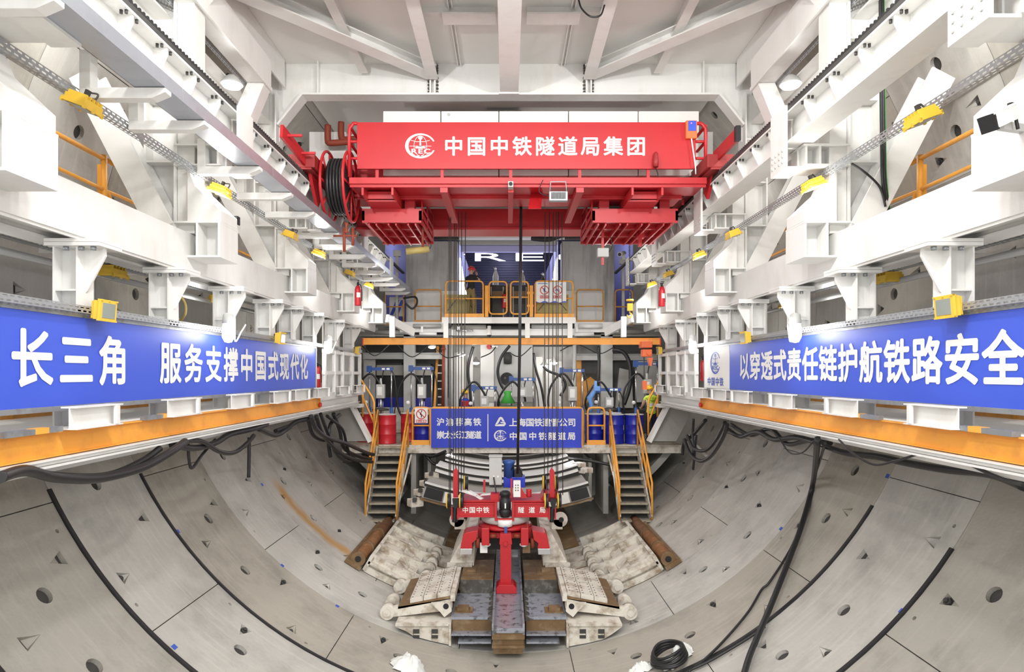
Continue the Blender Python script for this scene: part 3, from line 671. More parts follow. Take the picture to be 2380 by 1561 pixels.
# ================================================================ banners
def banner(s, d0, d1, body, dfirst, pitch, size, label):
    u = 4.38; x = U(s, u); z0, z1 = -.315, .575
    t = thing('banner', label, 'banner', (x, (d0+d1)/2, z0), 'blue slogan banners')
    nx = 1 if s < 0 else -1
    part(t, 'board', MB().box(x, x-nx*.03, d0, d1, z0, z1), 'blue')
    mb = MB()
    for a, b in ((z0-.05, z0), (z1, z1+.045)): mb.box(x+nx*.012, x-nx*.035, d0-.0, d1+.03, a, b)
    mb.box(x+nx*.012, x-nx*.035, d1, d1+.03, z0, z1)
    part(t, 'metal_frame', mb, 'steel')
    mb = MB()
    ex = (0, 1, 0) if s < 0 else (0, -1, 0)
    fl = Flat(mb, (x, 0, 0), ex, (0, 0, 1))
    sg = 1 if s < 0 else -1
    fl.text(body, sg*dfirst, .145, size, pitch, .034)
    part(t, 'lettering', mb, 'letter')
    return t, fl, x, nx
banner(-1, 4.6, 14.95, '长三角\u3000服务支撑中国式现代化', 6.05, .62, .555, 'long blue banner on the left with white characters about the delta')
t, fl, x, nx = banner(1, 4.6, 15.0, '以穿透式责任链护航铁路安全', 12.48, .543, .53, 'long blue banner on the right with a white logo panel at its far end')
part(t, 'logo_panel', MB().box(x-.004, x+.01, 13.32, 15.0, -.315, .575), 'letter')
mb = MB(); f2 = Flat(mb, (x-.004, 14.22, 0), (0, -1, 0), (0, 0, 1)); f2.emblem(0, .235, .245, sx_=1.35); f2.text('中国中铁', -.42, -.17, .19, .28, .02, wx=1.35)
part(t, 'logo', mb, 'letter_blue')
# ================================================================ lamps
def flood_parts(lit):
    h = MB(); h.box(-.13, .13, -.17, .17, 0, .07); h.box(-.15, .15, -.19, .19, -.035, .0)
    for k in range(5): h.box(-.12, .12, -.14+.07*k-.008, -.14+.07*k+.008, .07, .115)
    for a in (-.15, .13):
        for b in (-.19, -.02, .15): h.box(a, a+.02, b, b+.04, -.05, .01)
    g = MB().box(-.105, .105, -.145, .145, -.042, -.03)
    br = MB(); br.box(-.02, .02, -.03, .03, .1, .2); br.tube(curve([(.04, 0, .18), (.09, .05, .2), (.1, .02, .12), (.06, -.02, .08)], 4), .012, 6)
    return [('housing', h, 'lamp_yellow'), ('glass', g, 'glow' if lit else 'glass_off'), ('bracket', br, 'dark')]
proto('flood_off', flood_parts(False)); proto('flood_on', flood_parts(True))
tube_h = MB().lathe([(.03, .16), (.07, .14), (.085, .05), (.085, .0)], (0, 0, 0))
proto('bulb', [('cap', tube_h, 'grey'), ('tube', MB().lathe([(.07, 0), (.085, -.06), (.085, -.2), (.05, -.27), (.01, -.28)], (0, 0, 0)), 'glow'), ('cable', MB().tube(curve([(0, 0, .15), (.05, .1, .1), (.02, .2, -.25), (.05, .35, -.1), (.08, .45, .02)], 5), .012, 6), 'letter')])
n_ = {}
for s in (-1, 1):
    sd = SIDE[s]
    for i, (d, lit) in enumerate(((6.4, 0), (9.45, 1), (12.5, 0), (14.4, 1), (17.2, 0), (19.6, 1)) if s < 0 else ((6.75, 0), (9.15, 1), (12.4, 0), (14.6, 1), (17.4, 0), (19.4, 1))):
        ly = .45 if not lit else .1
        fl_ = place('flood_on' if lit else 'flood_off', 'floodlight', (U(s, 4.14), d, 2.61), '%s yellow floodlight hanging under the upper tray on the %s, %s' % ('glowing' if lit else 'unlit', sd, nth(i)), 'floodlight', (0, s*-.35, 0), 'floodlights on the upper trays', .8)
        if lit:
            lamp('AREA', (U(s, 4.13), d, 2.565), 60*LP, .22, (s*2.6, d-.1, -1.5)); lamp('POINT', (U(s, 4.02), d-.2, 2.44), 17*LP, .1)
    for i, d in enumerate((6.9, 12.25, 18.6) if s < 0 else (6.5, 12.05, 18.9)):
        place('flood_off', 'floodlight', (U(s, 4.22), d, .66), 'yellow floodlight standing on the %s banner tray, %s' % (sd, nth(i)), 'floodlight', (0, s*math.pi/2*.95, 0), 'floodlights on the banner trays', .75)
    for i, d in enumerate((9.75, 15.15)):
        place('bulb', 'tube_lamp', (U(s, 4.15), d, .74), 'glaring white tube lamp over the %s banner, %s' % (sd, ('at mid length', 'at its far end')[i]), 'lamp', (0, 0, 0), 'tube lamps above the banners'); lamp('POINT', (U(s, 4.02), d, .62), 16*LP, .12)
    for i, d in enumerate((6.1, 9.1, 12.5)):
        place('flood_on' if (i == 0 and s < 0) or (i == 2 and s > 0) else 'flood_off', 'floodlight', (U(s, 5.5), d+(.6 if s > 0 else 0), 1.37), '%s floodlight under the upper walkway on the %s, %s' % ('glowing' if (i == 0 and s < 0) or (i == 2 and s > 0) else 'unlit yellow', sd, nth(i)), 'floodlight', (0, 0, 0), 'floodlights under the walkways')
    mb = MB(); perforated(mb, (U(s, 5.5), 3.5, 1.50), (0, 1, 0), (0, 0, 1), 15, .075, .085, .05, .016, 2); perforated(mb, (U(s, 5.5), 3.5, 1.50), (0, 1, 0), (s, 0, 0), 15, .10, .085, .05, .016, 2)
    solo('cable_tray', mb, 'galv', 'perforated grey cable tray under the upper walkway on the %s side' % sd, 'cable tray', 'cable trays')
    mb = MB(); mb.tube([(U(s, 5.6), 3.5, 1.36), (U(s, 5.6), 18.5, 1.36)], .045, 8); solo('conduit', mb, 'grey', 'grey pipe under the upper walkway on the %s side' % sd, 'pipe')
# white discharge pipe with valve on the left lining wall
t = thing('drain_pipe', 'steel elbow pipe with a red-handled valve between two posts on the left', 'pipe', (-4.95, 9.55, -.5))
part(t, 'elbow', MB().tube(curve([(-5.05, 9.75, 1.02), (-4.9, 9.6, 1.06), (-4.86, 9.55, .98), (-4.86, 9.55, .8)], 5), .062, 12), 'chrome')
part(t, 'valve_body', MB().lathe([(.06, 0), (.08, .02), (.08, .12), (.06, .14)], (-4.86, 9.55, .68)), 'chrome')
part(t, 'handle', MB().bar((-4.77, 9.5, .78), (-4.72, 9.5, .5), .03, .02, (0, 1, 0)), 'sign_red')
part(t, 'hose', MB().cyl((-4.86, 9.55, .68), (-4.86, 9.55, -.5), .055), 'green')
mb = MB(); mb.tube(curve([P(413, 680, 9.4), P(430, 705, 9.3), P(430, 730, 9.3), P(415, 750, 9.4)], 5), .02, 6); solo('cable', mb, 'ochre', 'short yellowed cable curving down beside the elbow pipe', 'cable')
# pale screens that close the gap to the lining behind the posts farther on
for s in (-1, 1):
    for i, (a, b) in enumerate(((12.4, 13.4), (13.6, 15.0), (16.9, 18.6))):
        mb = MB(); mb.box(U(s, 4.75), U(s, 4.78), a, b, -.54, 1.35)
        solo('side_screen', mb, 'white_clean', 'white sheet screen behind the posts on the %s side, %s' % (SIDE[s], nth(i)), 'screen', 'white side screens')
# ================================================================ fire extinguishers
def ext_parts():
    b = MB().lathe([(.02, .0), (.075, .0), (.08, .02), (.08, .40), (.06, .47), (.028, .50)], (0, 0, 0), n=18)
    v = MB().lathe([(.028, .50), (.03, .56), (.02, .58)], (0, 0, 0), n=12); v.box(-.015, .015, -.08, .06, .57, .59); v.box(-.012, .012, -.09, .03, .61, .625)
    h = MB().tube(curve([(0, .05, .56), (.09, .06, .5), (.1, .02, .3), (.095, 0, .12)], 5), .012, 6)
    l = MB().add([(.0815*math.sin(a), -.0815*math.cos(a), z) for z in (.2, .32) for a in (-.6, -.3, 0, .3, .6)], [(k, k+1, k+6, k+5) for k in range(4)])
    return [('cylinder_body', b, 'drum_red'), ('valve', v, 'black'), ('hose', h, 'rubber'), ('label_band', l, 'letter')]
proto('ext', ext_parts())
EXT = 'red fire extinguisher '
for x, y, d, lab in ((832, 710, 16.4, 'hung on the left column below the far hangers'), (1538, 712, 16.4, 'hung on the right column across from the left one'), (738, 900, 15.6, 'standing behind the far end of the left banner'), (1635, 885, 15.7, 'behind the far end of the right banner'), (1172, 716, 22.6, 'beside the black machine on the upper platform')):
    p = P(x, y, d); place('ext', 'fire_extinguisher', p, EXT+lab, 'fire extinguisher', (0, 0, .4), 'fire extinguishers')
# ================================================================ window-like guard frames past the banners
for s in (-1, 1):
    t = thing('window_guard', 'white steel guard frame past the far end of the %s banner' % SIDE[s], 'guard frame', (U(s, 4.42), 17.3, -.54), 'guard frames')
    for d in (15.5, 16.4, 17.2, 18.2, 19.2): part(t, 'upright', MB().box(U(s, 4.29), U(s, 4.37), d-.05, d+.05, -.54, .56), 'white')
    for z in (-.50, .02, .53): part(t, 'crossbar', MB().box(U(s, 4.30), U(s, 4.36), 15.4, 19.3, z-.04, z+.04), 'white')
    t = thing('handle_bar', 'orange tube ladder loop behind the %s guard frame' % SIDE[s], 'hand rail', (U(s, 4.7), 17.6, -.5), 'orange ladder loops')
    part(t, 'loop', MB().tube([Vector((U(s, 4.75), p.x+17.6, p.z)) for p in rrect(-.25, .25, -.45, .5, .1)], .035, 8, closed=True), 'orange')
    # sloping cheek plate where the lower walkway ends
    t = thing('cheek_plate', 'sloping grey plate with a white edge at the end of the %s lower walkway' % SIDE[s], 'steel plate', (U(s, 4.2), 19.0, -1.9), 'cheek plates')
    part(t, 'plate', MB().prism([(U(s, 5.1), -.93), (U(s, 4.53), -.93), (U(s, 3.97), -1.95), (U(s, 4.75), -1.95), (U(s, 5.1), -1.3)], 'y', 18.98, 19.02), 'grey_panel')
    part(t, 'edge', MB().bar((U(s, 4.52), 18.85, -.80), (U(s, 3.93), 18.85, -1.95), .08, .4, (0, 1, 0)), 'white')
    part(t, 'top_edge', MB().box(U(s, 4.2), U(s, 5.2), 18.7, 19.2, -.97, -.88), 'white')
# ================================================================ far end: bulkhead, lit room, platforms
def X_(x, d): return (x-VX)*d/F
def Z_(y, d): return (VY-y)*d/F
mb = MB(); mb.box(-6.9, 7.1, 24.6, 24.7, -5.4, 1.75); mb.box(-6.9, -4.6, 24.6, 24.7, 1.75, 8.2); mb.box(4.7, 7.1, 24.6, 24.7, 1.75, 8.2); mb.box(-4.6, 4.7, 24.6, 24.7, 5.15, 8.2)
solo('bulkhead_wall', mb, 'grey_panel', 'dark bulkhead wall at the far end', 'wall', kind='structure')
# the violet lit room behind the steel pillars
mb = MB(); mb.box(-4.6, 4.7, 24.5, 32.2, 1.75, 1.85); solo('back_room_floor', mb, 'grey', 'grey floor of the violet lit room', 'floor', kind='structure')
mb = MB(); mb.box(-4.7, 4.8, 24.7, 32.2, 6.8, 6.9); solo('back_room_ceiling', mb, 'louvre', 'dark ceiling of the violet lit room', 'ceiling', kind='structure')
mb = MB(); mb.box(-4.7, -4.6, 24.7, 32.2, 1.75, 6.8); mb.box(4.7, 4.8, 24.7, 32.2, 1.75, 6.8); solo('back_room_wall', mb, 'violet_panel', 'violet side walls of the lit room', 'wall', kind='structure')
t = thing('louvre_screen', 'dark violet louvred screen at the back of the lit room', 'screen', (0, 32, 1.85))
part(t, 'panel', MB().box(-4.58, 4.68, 32.05, 32.1, 1.86, 6.75), 'louvre')
mb = MB()
for k in range(40): mb.box(-4.58, 4.68, 32.0, 32.05, 1.92+k*.12, 2.0+k*.12)
part(t, 'slat', mb, 'louvre')
t = thing('lit_sign', 'glowing white letters on the dark louvred screen', 'sign', (0, 32.0, 5.2))
mb = MB(); fl = Flat(mb, (0, 31.97, Z_(597, 31.97)), (1, 0, 0), (0, 0, 1), 0)
for ch, x0, x1 in (('C', 1008, 1082), ('R', 1104, 1176), ('E', 1199, 1264), ('C', 1292, 1362)):
    vs, fs = glyph(ch, .06); a0, a1 = min(v[0] for v in vs), max(v[0] for v in vs); b0, b1 = min(v[1] for v in vs), max(v[1] for v in vs)
    xa, xb = X_(x0, 31.97), X_(x1, 31.97)
    mb.add([(xa+(v[0]-a0)/(a1-a0)*(xb-xa), 31.99, Z_(606, 31.97)+(v[1]-b0)/(b1-b0)*.38) for v in vs], fs)
part(t, 'lettering', mb, 'glow_letter'); part(t, 'backing', MB().box(-1.8, 1.9, 31.993, 32.0, Z_(605, 32), Z_(590, 32)), 'louvre')
t = thing('light_strip', 'white light strips along the sides of the lit room', 'lamp', (0, 28, 3.5))
for x0 in (-1.80, 1.80):
    part(t, 'strip', MB().hexa([(x0, 24.4, 3.3), (x0+.05, 24.4, 3.3), (x0+.05, 28.5, 2.9), (x0, 28.5, 2.9), (x0, 24.4, 4.3), (x0+.05, 24.4, 4.3), (x0+.05, 28.5, 3.3), (x0, 28.5, 3.3)]), 'glow_strip'); part(t, 'lower_strip', MB().box(x0, x0+.05, 24.4, 25.4, 1.9, 3.2), 'glow_strip')
    part(t, 'wall_plate', MB().box(x0-.03 if x0 < 0 else x0+.05, x0 if x0 < 0 else x0+.08, 24.3, 31.9, 1.86, 4.9), 'violet_panel')
for zz in (2.75, 3.15): part(t, 'strip', MB().box(-.55, -.02, 31.95, 32.0, zz+.9, zz+.97), 'glow_strip')
mb = MB(); mb.box(-1.72, 1.78, 24.0, 24.15, 4.45, 4.68); solo('lintel_panel', mb, 'violet_panel', 'pale violet panel across the top of the room opening', 'panel')
mb = MB(); mb.box(-1.75, 1.80, 23.8, 24.15, 4.69, 4.93); solo('lintel_beam', mb, 'grey', 'grey steel lintel above the violet panel', 'beam', kind='structure')
# two stainless pillars
for k, (x0, x1) in enumerate(((943, 1063), (1306, 1428))):
    d = 23.5; t = thing('steel_pillar', 'broad streaky steel pillar on the %s of the lit room' % ('left', 'right')[k], 'pillar', ((X_(x0, d)+X_(x1, d))/2, d, 1.9), 'steel pillars', kind='structure')
    part(t, 'shaft', MB().box(X_(x0, d), X_(x1, d), d, d+.7, 1.85, 4.74), 'streaky', .01)
    part(t, 'pale_base', MB().box(X_((x0+22, x0)[k], d), X_((x1, x1-24)[k], d), d-.06, d-.01, 1.86, 2.95), 'white')
# white header with pipes above
t = thing('pipe_header', 'white pipe header with dark pipes above the lit room', 'pipes', (0, 23, 4.8))
part(t, 'beam', MB().box(-3.6, 4.0, 23.2, 23.5, 4.78, 4.84), 'white')
part(t, 'girder', MB().box(-1.4, 1.7, 22.9, 23.1, 4.9, 5.25), 'white')
for x0, x1, z in ((-2.6, -1.7, 4.74), (2.0, 3.2, 4.74), (-3.2, -.7, 5.05)): part(t, 'pipe', MB().cyl((x0, 23.0, z), (x1, 23.0, z), .055), 'dark')
mb = MB(); mb.tube(curve([P(1235, 553, 22), P(1275, 556, 21.9), P(1300, 548, 21.8), P(1330, 540, 21.7)], 5), .09, 8); solo('black_duct', mb, 'black', 'black flexible duct under the white header', 'duct')
for k, (x, y, lab) in enumerate(((923, 590, 'white control box on a stalk beside the left steel pillar'), (1448, 608, 'white control box under the camera beside the right steel pillar'))):
    d = 24.0; p = P(x, y, d); t = thing('control_box', lab, 'control box', (p.x, d, 1.85))
    part(t, 'box', MB().box(p.x-.13, p.x+.13, d-.1, d+.1, p.z-.1, p.z+.12), 'white_clean', .01); part(t, 'stalk', MB().box(p.x-.05, p.x+.05, d-.05, d+.05, 1.86, p.z-.1), 'white_clean')
# white panel with blue stripes and blue notice at the left and right of the pillars
for x0, x1, y0, y1, lab in ((905, 940, 690, 735, 'white notice board with blue slanted stripes left of the platform'),):
    d = 24.1; mb = MB(); t = thing('notice_board', lab, 'notice', P((x0+x1)/2, y1, d)); part(t, 'board', MB().box(X_(x0, d), X_(x1, d), d, d+.03, Z_(y1, d), Z_(y0, d)), 'letter')
    fl = Flat(mb, (X_(x0, d), d, Z_(y1, d)), (1, 0, 0), (0, 0, 1)); 
    for a in (.02, .2): fl.poly([(a, .05), (a+.12, .05), (a+.35, .6), (a+.22, .6)])
    part(t, 'stripe', mb, 'blue')
# ---------------------------------------------------------------- yellow tube guard panels
def loop_panel(t, x0, x1, z0, z1, d, mid=True, toe=0., r=.028, matl='orange', round_bottom=False):
    if round_bottom: path = rrect(x0, x1, z0, z1, .12, d)
    mb = MB()
    if round_bottom: mb.tube(path, r, 8, closed=True)
    else: mb.tube([(x0, d, z0)]+curve([(x0, d, z1-.12), (x0+.035, d, z1-.035), (x0+.12, d, z1)], 3)+curve([(x1-.12, d, z1), (x1-.035, d, z1-.035), (x1, d, z1-.12)], 3)+[(x1, d, z0)], r, 8)
    part(t, 'frame_tube', mb, matl)
    if mid: part(t, 'mid_rail', MB().cyl((x0, d, (z0+z1)/2+.02), (x1, d, (z0+z1)/2+.02), r*.85, n=8), matl)
    if toe: part(t, 'toe_board', MB().box(x0-.03, x1+.03, d-.03, d+.0, z0, z0+toe), matl)
D1 = 22.0
t = thing('platform_deck', 'white edged deck of the upper platform', 'platform', (0, 22.7, 1.7), kind='structure')
part(t, 'fascia', MB().box(X_(1027, D1), X_(1338, D1), D1-.02, D1+.1, Z_(751, D1), Z_(737, D1)), 'white_clean')
part(t, 'floor_plate', MB().box(-2.2, 2.3, D1+.1, 24.6, 1.78, 1.86), 'grey')
part(t, 'side_deck', MB().box(-3.6, -2.2, 22.6, 23.6, 1.56, 1.78).box(2.3, 3.75, 22.6, 23.6, 1.56, 1.78), 'white')
part(t, 'lower_beam', MB().box(-3.7, -2.2, 22.5, 22.6, 1.42, 1.74).box(2.3, 3.8, 22.5, 22.6, 1.42, 1.74).box(-2.2, 2.3, 22.6, 22.8, 1.32, 1.55), 'white')
for x in (1036, 1226, 1325): part(t, 'post', MB().box(X_(x-5.5, D1), X_(x+5.5, D1), D1, D1+.12, Z_(786, D1), Z_(750, D1)), 'white_clean')
for x in (911, 1450): part(t, 'post', MB().box(X_(x-6, 20.3), X_(x+6, 20.3), 20.3, 20.42, Z_(783, 20.3), Z_(735, 20.3)), 'white')
for s in (-1, 1): part(t, 'side_brace', MB().bar((U(s, 3.75), 20.4, 1.72), (U(s, 3.1), 21.6, 1.35), .1, .25), 'white')
GP = 'guard rails of the upper platform'
t = thing('guard_rail', 'orange tube guard rail in front of the man in black', 'guard rail', (X_(1078, D1), D1, 1.9), GP); loop_panel(t, X_(1036, D1), X_(1123, D1), 1.89, Z_(653, D1), D1, toe=.12)
t = thing('guard_rail', 'orange tube guard rail that carries the two prohibition signs', 'guard rail', (X_(1287, D1), D1, 1.9), GP); loop_panel(t, X_(1244, D1), X_(1332, D1), 1.89, Z_(653, D1), D1, toe=.12)
for x, lab in ((1158, 'left'), (1208, 'right')):
    t = thing('swing_gate', 'orange swing gate in the middle of the upper platform, %s leaf' % lab, 'gate', (X_(x, D1), D1, 1.95), 'platform swing gates'); loop_panel(t, X_(x-21, D1), X_(x+20, D1), 2.0, Z_(654, D1), D1, round_bottom=True)
    xp = x-27 if lab == 'left' else x+27
    part(t, 'hinge_post', MB().box(X_(xp-4, D1), X_(xp+4, D1), D1-.03, D1+.03, 1.9, 2.95), 'orange'); 
    for yy in (678, 708): part(t, 'hinge', MB().box(X_(min(x-19, xp), D1) if lab == 'left' else X_(x+17, D1), X_(xp+5, D1), D1-.045, D1-.01, Z_(yy+5, D1), Z_(yy, D1)), 'orange')
for k, (x0, x1, d, lab) in enumerate(((965, 1025, 22.8, 'left of the upper platform'), (1340, 1402, 22.8, 'right of the upper platform'), (895, 938, 23.2, 'farther left beside the notice board'), (1430, 1470, 23.2, 'farther right beside the chain'))):
    t = thing('guard_rail', 'old dull orange guard rail '+lab, 'guard rail', (X_((x0+x1)/2, d), d, 1.7), GP); loop_panel(t, X_(x0, d), X_(x1, d), 1.72, Z_(673, d), d, toe=.14, matl='orange_old')
# ---------------------------------------------------------------- goods on the upper platform
def crate(x0, x1, y0, y1, d, lab):
    xa, xb, za, zb = X_(x0, d), X_(x1, d), Z_(y1, d), Z_(y0, d)
    t = thing('metal_crate', lab, 'crate', ((xa+xb)/2, d+.4, za), 'metal crates'); part(t, 'body', MB().box(xa, xb, d, d+.33, za, zb), 'ochre', .01)
    mb = MB()
    for x in (xa, (xa+xb)/2, xb): mb.box(x-.02, x+.02, d-.02, d, za, zb)
    for z in (za+.03, zb-.03): mb.box(xa, xb, d-.025, d-.003, z-.025, z+.025)
    part(t, 'frame_bars', mb, 'ochre'); part(t, 'brace', MB().bar((xa+.05, d-.012, za+.1), ((xa+xb)/2-.1, d-.012, zb-.1), .02, .03, (0, 1, 0)).bar((xb-.05, d-.012, za+.1), ((xa+xb)/2+.1, d-.012, zb-.1), .02, .03, (0, 1, 0)), 'dark')
crate(1037, 1106, 684, 728, 22.6, 'dull yellow metal crate behind the left guard rail'); crate(1248, 1320, 684, 728, 22.3, 'dull yellow metal crate under the prohibition signs')
for x0, x1, lab in ((1137, 1182, 'black machine cabinet behind the left swing gate'), (1188, 1235, 'black machine cabinet behind the right swing gate')):
    d = 22.7; xa, xb = X_(x0, d), X_(x1, d); t = thing('machine_cabinet', lab, 'machine', ((xa+xb)/2, d+.4, 1.87), 'black machine cabinets')
    part(t, 'case', MB().box(xa, xb, d, d+.9, 1.87, Z_(662, d)), 'black', .03); part(t, 'control_panel', MB().box(xa+.1, xb-.2, d-.02, d, 2.6, 2.85), 'rust_steel'); part(t, 'grille', MB().box(xa+.08, xb-.2, d-.02, d, 2.0, 2.4), 'dark')
    part(t, 'frame_bar', MB().box(xa+.05, xa+.09, d-.03, d, 1.9, 3.0).box(xb-.2, xb-.16, d-.03, d, 1.9, 3.0), 'grey_panel')
for k, (x, y, lab) in enumerate(((1152, 620, 'pale gas cylinder standing left of the power cable'), (1214, 627, 'grey gas cylinder right behind the power cable'), (1262, 634, 'dark gas cylinder behind the prohibition signs'))):
    d = 23.75; p = P(x, y, d); t = thing('gas_cylinder', lab, 'gas cylinder', (p.x, d, 1.87), 'gas cylinders'); part(t, 'body', MB().lathe([(.02, 1.87), (.105, 1.88), (.105, p.z-.35), (.08, p.z-.24), (.04, p.z-.15), (.035, p.z-.1)], (p.x, d, 0), n=16), ('grey', 'grey_panel', 'dark_steel')[k], ); part(t, 'valve', MB().lathe([(.03, p.z-.1), (.035, p.z-.04), (.02, p.z)], (p.x, d, 0), n=10).box(p.x-.08, p.x+.02, d-.02, d+.02, p.z-.06, p.z-.02), 'chrome')
mb = MB(); mb.tube(curve([P(1128, 735, 22.1), P(1125, 705, 22.2), P(1122, 680, 22.3), P(1130, 664, 22.4), P(1138, 690, 22.4), P(1136, 733, 22.2)], 6), .05, 8); mb.tube(curve([P(1131, 735, 22.2), P(1129, 700, 22.3), P(1134, 675, 22.4), P(1141, 700, 22.5), P(1140, 730, 22.3)], 6), .045, 8)
solo('hose_bundle', mb, 'black', 'black hose bundle hung up beside the left swing gate', 'hoses')
# prohibition signs
d = D1-.05; t = thing('prohibition_sign', 'white board with two red prohibition rings and blue waves', 'sign', (X_(1281, d), d, Z_(703, d)))
xa, xb, za, zb = X_(1246, d), X_(1316, d), Z_(703, d), Z_(655, d); part(t, 'board', MB().box(xa, xb, d, d+.02, za, zb), 'letter')
mb = MB(); fl = Flat(mb, (xa, d, za), (1, 0, 0), (0, 0, 1)); S = (xb-xa)/70
for cx, body in ((19.5, '禁止使用手机'), (50, '禁止吸烟')):
    fl.prohib(cx*S, 29*S, 10.5*S, 0); fl.rect((cx-10.5)*S, (cx+10.5)*S, 10*S, 16.5*S, 0)
part(t, 'red_marks', mb, 'sign_red')
mb = MB(); fl = Flat(mb, (xa, d-.003, za), (1, 0, 0), (0, 0, 1)); n = 6
fl.text('禁止使用手机', (19.5-8.4)*S, 13.2*S, 3.4*S, 3.4*S, .02); fl.text('禁止吸烟', (50-7.4)*S, 13.2*S, 4.4*S, 5*S, .02); part(t, 'lettering', mb, 'letter')
mb = MB(); fl = Flat(mb, (xa, d, za), (1, 0, 0), (0, 0, 1))
fl.poly([(0, 0)]+[(70*S*i/20, (2+1.8*math.sin(i*.95+2.5))*S) for i in range(21)][::1]+[(70*S, 0)]); fl.rect(4*S, 27*S, 43.5*S, 45*S); fl.poly([(55*S, 42*S), (60*S, 42*S), (59*S, 44*S), (56*S, 43.5*S)]); fl.rect(17.5*S, 21.5*S, 25*S, 34*S); fl.rect(43*S, 55*S, 28*S, 30*S)
part(t, 'blue_marks', mb, 'blue')
# orange travel beam with its chain hoist
t = thing('hoist_beam', 'orange cross beam with an electric chain hoist at its right end', 'hoist beam', (X_(1189, 18.9), 18.9, .85), 'orange hoist beams')
d = 18.9; xa, xb = X_(845, d), X_(1533, d); part(t, 'beam', MB().ibeam((xa, d, Z_(793, d)), (xb, d, Z_(793, d)), .13, .19, .012, .05), 'orange')
part(t, 'end_stop', MB().box(xa-.02, xa, d-.07, d+.07, Z_(803, d), Z_(785, d)).box(xb, xb+.02, d-.07, d+.07, Z_(803, d), Z_(785, d)), 'sign_red')
d = 18.7; t = thing('chain_hoist', 'orange-red electric chain hoist hanging on the right end of the orange cross beam', 'chain hoist', P(1503, 850, d))
part(t, 'trolley', MB().box(X_(1490, d), X_(1514, d), d-.15, d+.35, Z_(808, d), Z_(793, d)), 'orange_box', .02)
part(t, 'motor', MB().box(X_(1491, d), X_(1513, d), d-.16, d+.14, Z_(829, d), Z_(812, d)).cyl((X_(1506, d), d-.2, Z_(820, d)), (X_(1506, d), d-.15, Z_(820, d)), .08, n=16), 'orange_box', .02)
part(t, 'chain_bag', MB().prism([(X_(1504, d), Z_(831, d)), (X_(1516, d), Z_(831, d)), (X_(1513, d), Z_(850, d)), (X_(1509, d), Z_(850, d))], 'y', d-.1, d+.1), 'orange_box')
part(t, 'chain', MB().cyl(P(1497, 829, d), P(1497, 880, d), .012, n=6), 'dark'); part(t, 'hook', MB().box(X_(1493, d), X_(1503, d), d-.05, d+.05, Z_(905, d), Z_(885, d)), 'orange_box')
# hook block on a long chain, right
d = 19.5; t = thing('hook_block', 'yellow hook block on a long black chain in front of the right steel pillar', 'hook', P(1463, 738, d))
mb = MB(); y = 560
while y < 695: mb.tube([P(1463, y, d)+Vector((.018*math.cos(a) if int(y/3) % 2 else 0, 0 if int(y/3) % 2 else .018*math.cos(a), .032*math.sin(a))) for a in [k*math.pi/4 for k in range(8)]], .007, 5, closed=True); y += 3.6
part(t, 'chain', mb, 'black'); part(t, 'guard_disc', MB().lathe([(.02, 0), (.11, .01), (.11, .06), (.02, .07)], P(1464, 700, d)), 'lamp_yellow')
part(t, 'block', MB().box(X_(1458, d), X_(1470, d), d-.06, d+.06, Z_(722, d), Z_(705, d)), 'lamp_yellow'); part(t, 'hook', MB().tube(curve([P(1464, 722, d), P(1464, 727, d), P(1468, 731, d), P(1465, 738, d), P(1459, 736, d), P(1458, 731, d)], 5), .02, 8), 'lamp_yellow')
# ---------------------------------------------------------------- lower platform
D2 = 19.5
t = thing('lower_platform', 'dirty white steel platform with the drums and pumps', 'platform', (.1, 20.9, -2.4), kind='structure')
part(t, 'fascia', MB().box(X_(795, D2), X_(1585, D2), D2, D2+.12, -2.36, -2.12), 'white_dirty'); part(t, 'floor_plate', MB().box(-4.95, 5.2, D2+.12, 24.5, -2.2, -2.12), 'stair')
part(t, 'underside_beam', MB().box(-4.0, 4.2, 21.5, 21.7, -2.6, -2.2), 'dark_steel')
# centre sign
d = 19.35; xa, xb, za, zb = X_(1002, d), X_(1352, d), Z_(1040, d), Z_(949, d)
t = thing('project_sign', 'blue sign board with white characters and two logos on the lower platform', 'sign', ((xa+xb)/2, d, za)); part(t, 'board', MB().box(xa, xb, d, d+.04, za, zb), 'blue_deep'); part(t, 'rim', MB().box(xa, xb, d-.01, d+.05, zb, zb+.025).box(xa-.02, xa, d-.01, d+.05, za, zb+.025).box(xb, xb+.02, d-.01, d+.05, za, zb), 'orange')
mb = MB(); fl = Flat(mb, (xa, d, za), (1, 0, 0), (0, 0, 1)); S = (xb-xa)/350
fl.text('沪渝蓉高铁', 22*S, 60*S, 19*S, 21.3*S, .03); fl.text('崇太长江隧道', 22*S, 30*S, 19*S, 17.2*S, .034); fl.rect(131*S, 133*S, 15*S, 78*S)
fl.text('上海国铁建管公司', 191*S, 59*S, 20*S, 19.4*S, .03); fl.text('中国中铁隧道局', 191*S, 27*S, 19*S, 22.6*S, .03)
fl.emblem(161*S, 28*S, 13*S, sx_=1.15)
cx, cy = 161*S, 58*S; q = lambda p: [(cx+a*S, cy+b*S) for a, b in p]
fl.poly(q([(-13, -6), (-3, 12), (1, 14), (5, 12), (10, 3), (5, 3), (1, 9), (-6, -3), (-2, -3)])); fl.poly(q([(-2, -3), (-6, -8), (9, -8), (13, -3), (11, 2), (-1, 2), (2, -1), (7, -1), (8, -3)])); fl.poly(q([(-13, -6), (-6, -3), (-2, -3), (-6, -8), (-11, -8)]))
part(t, 'lettering', mb, 'letter')
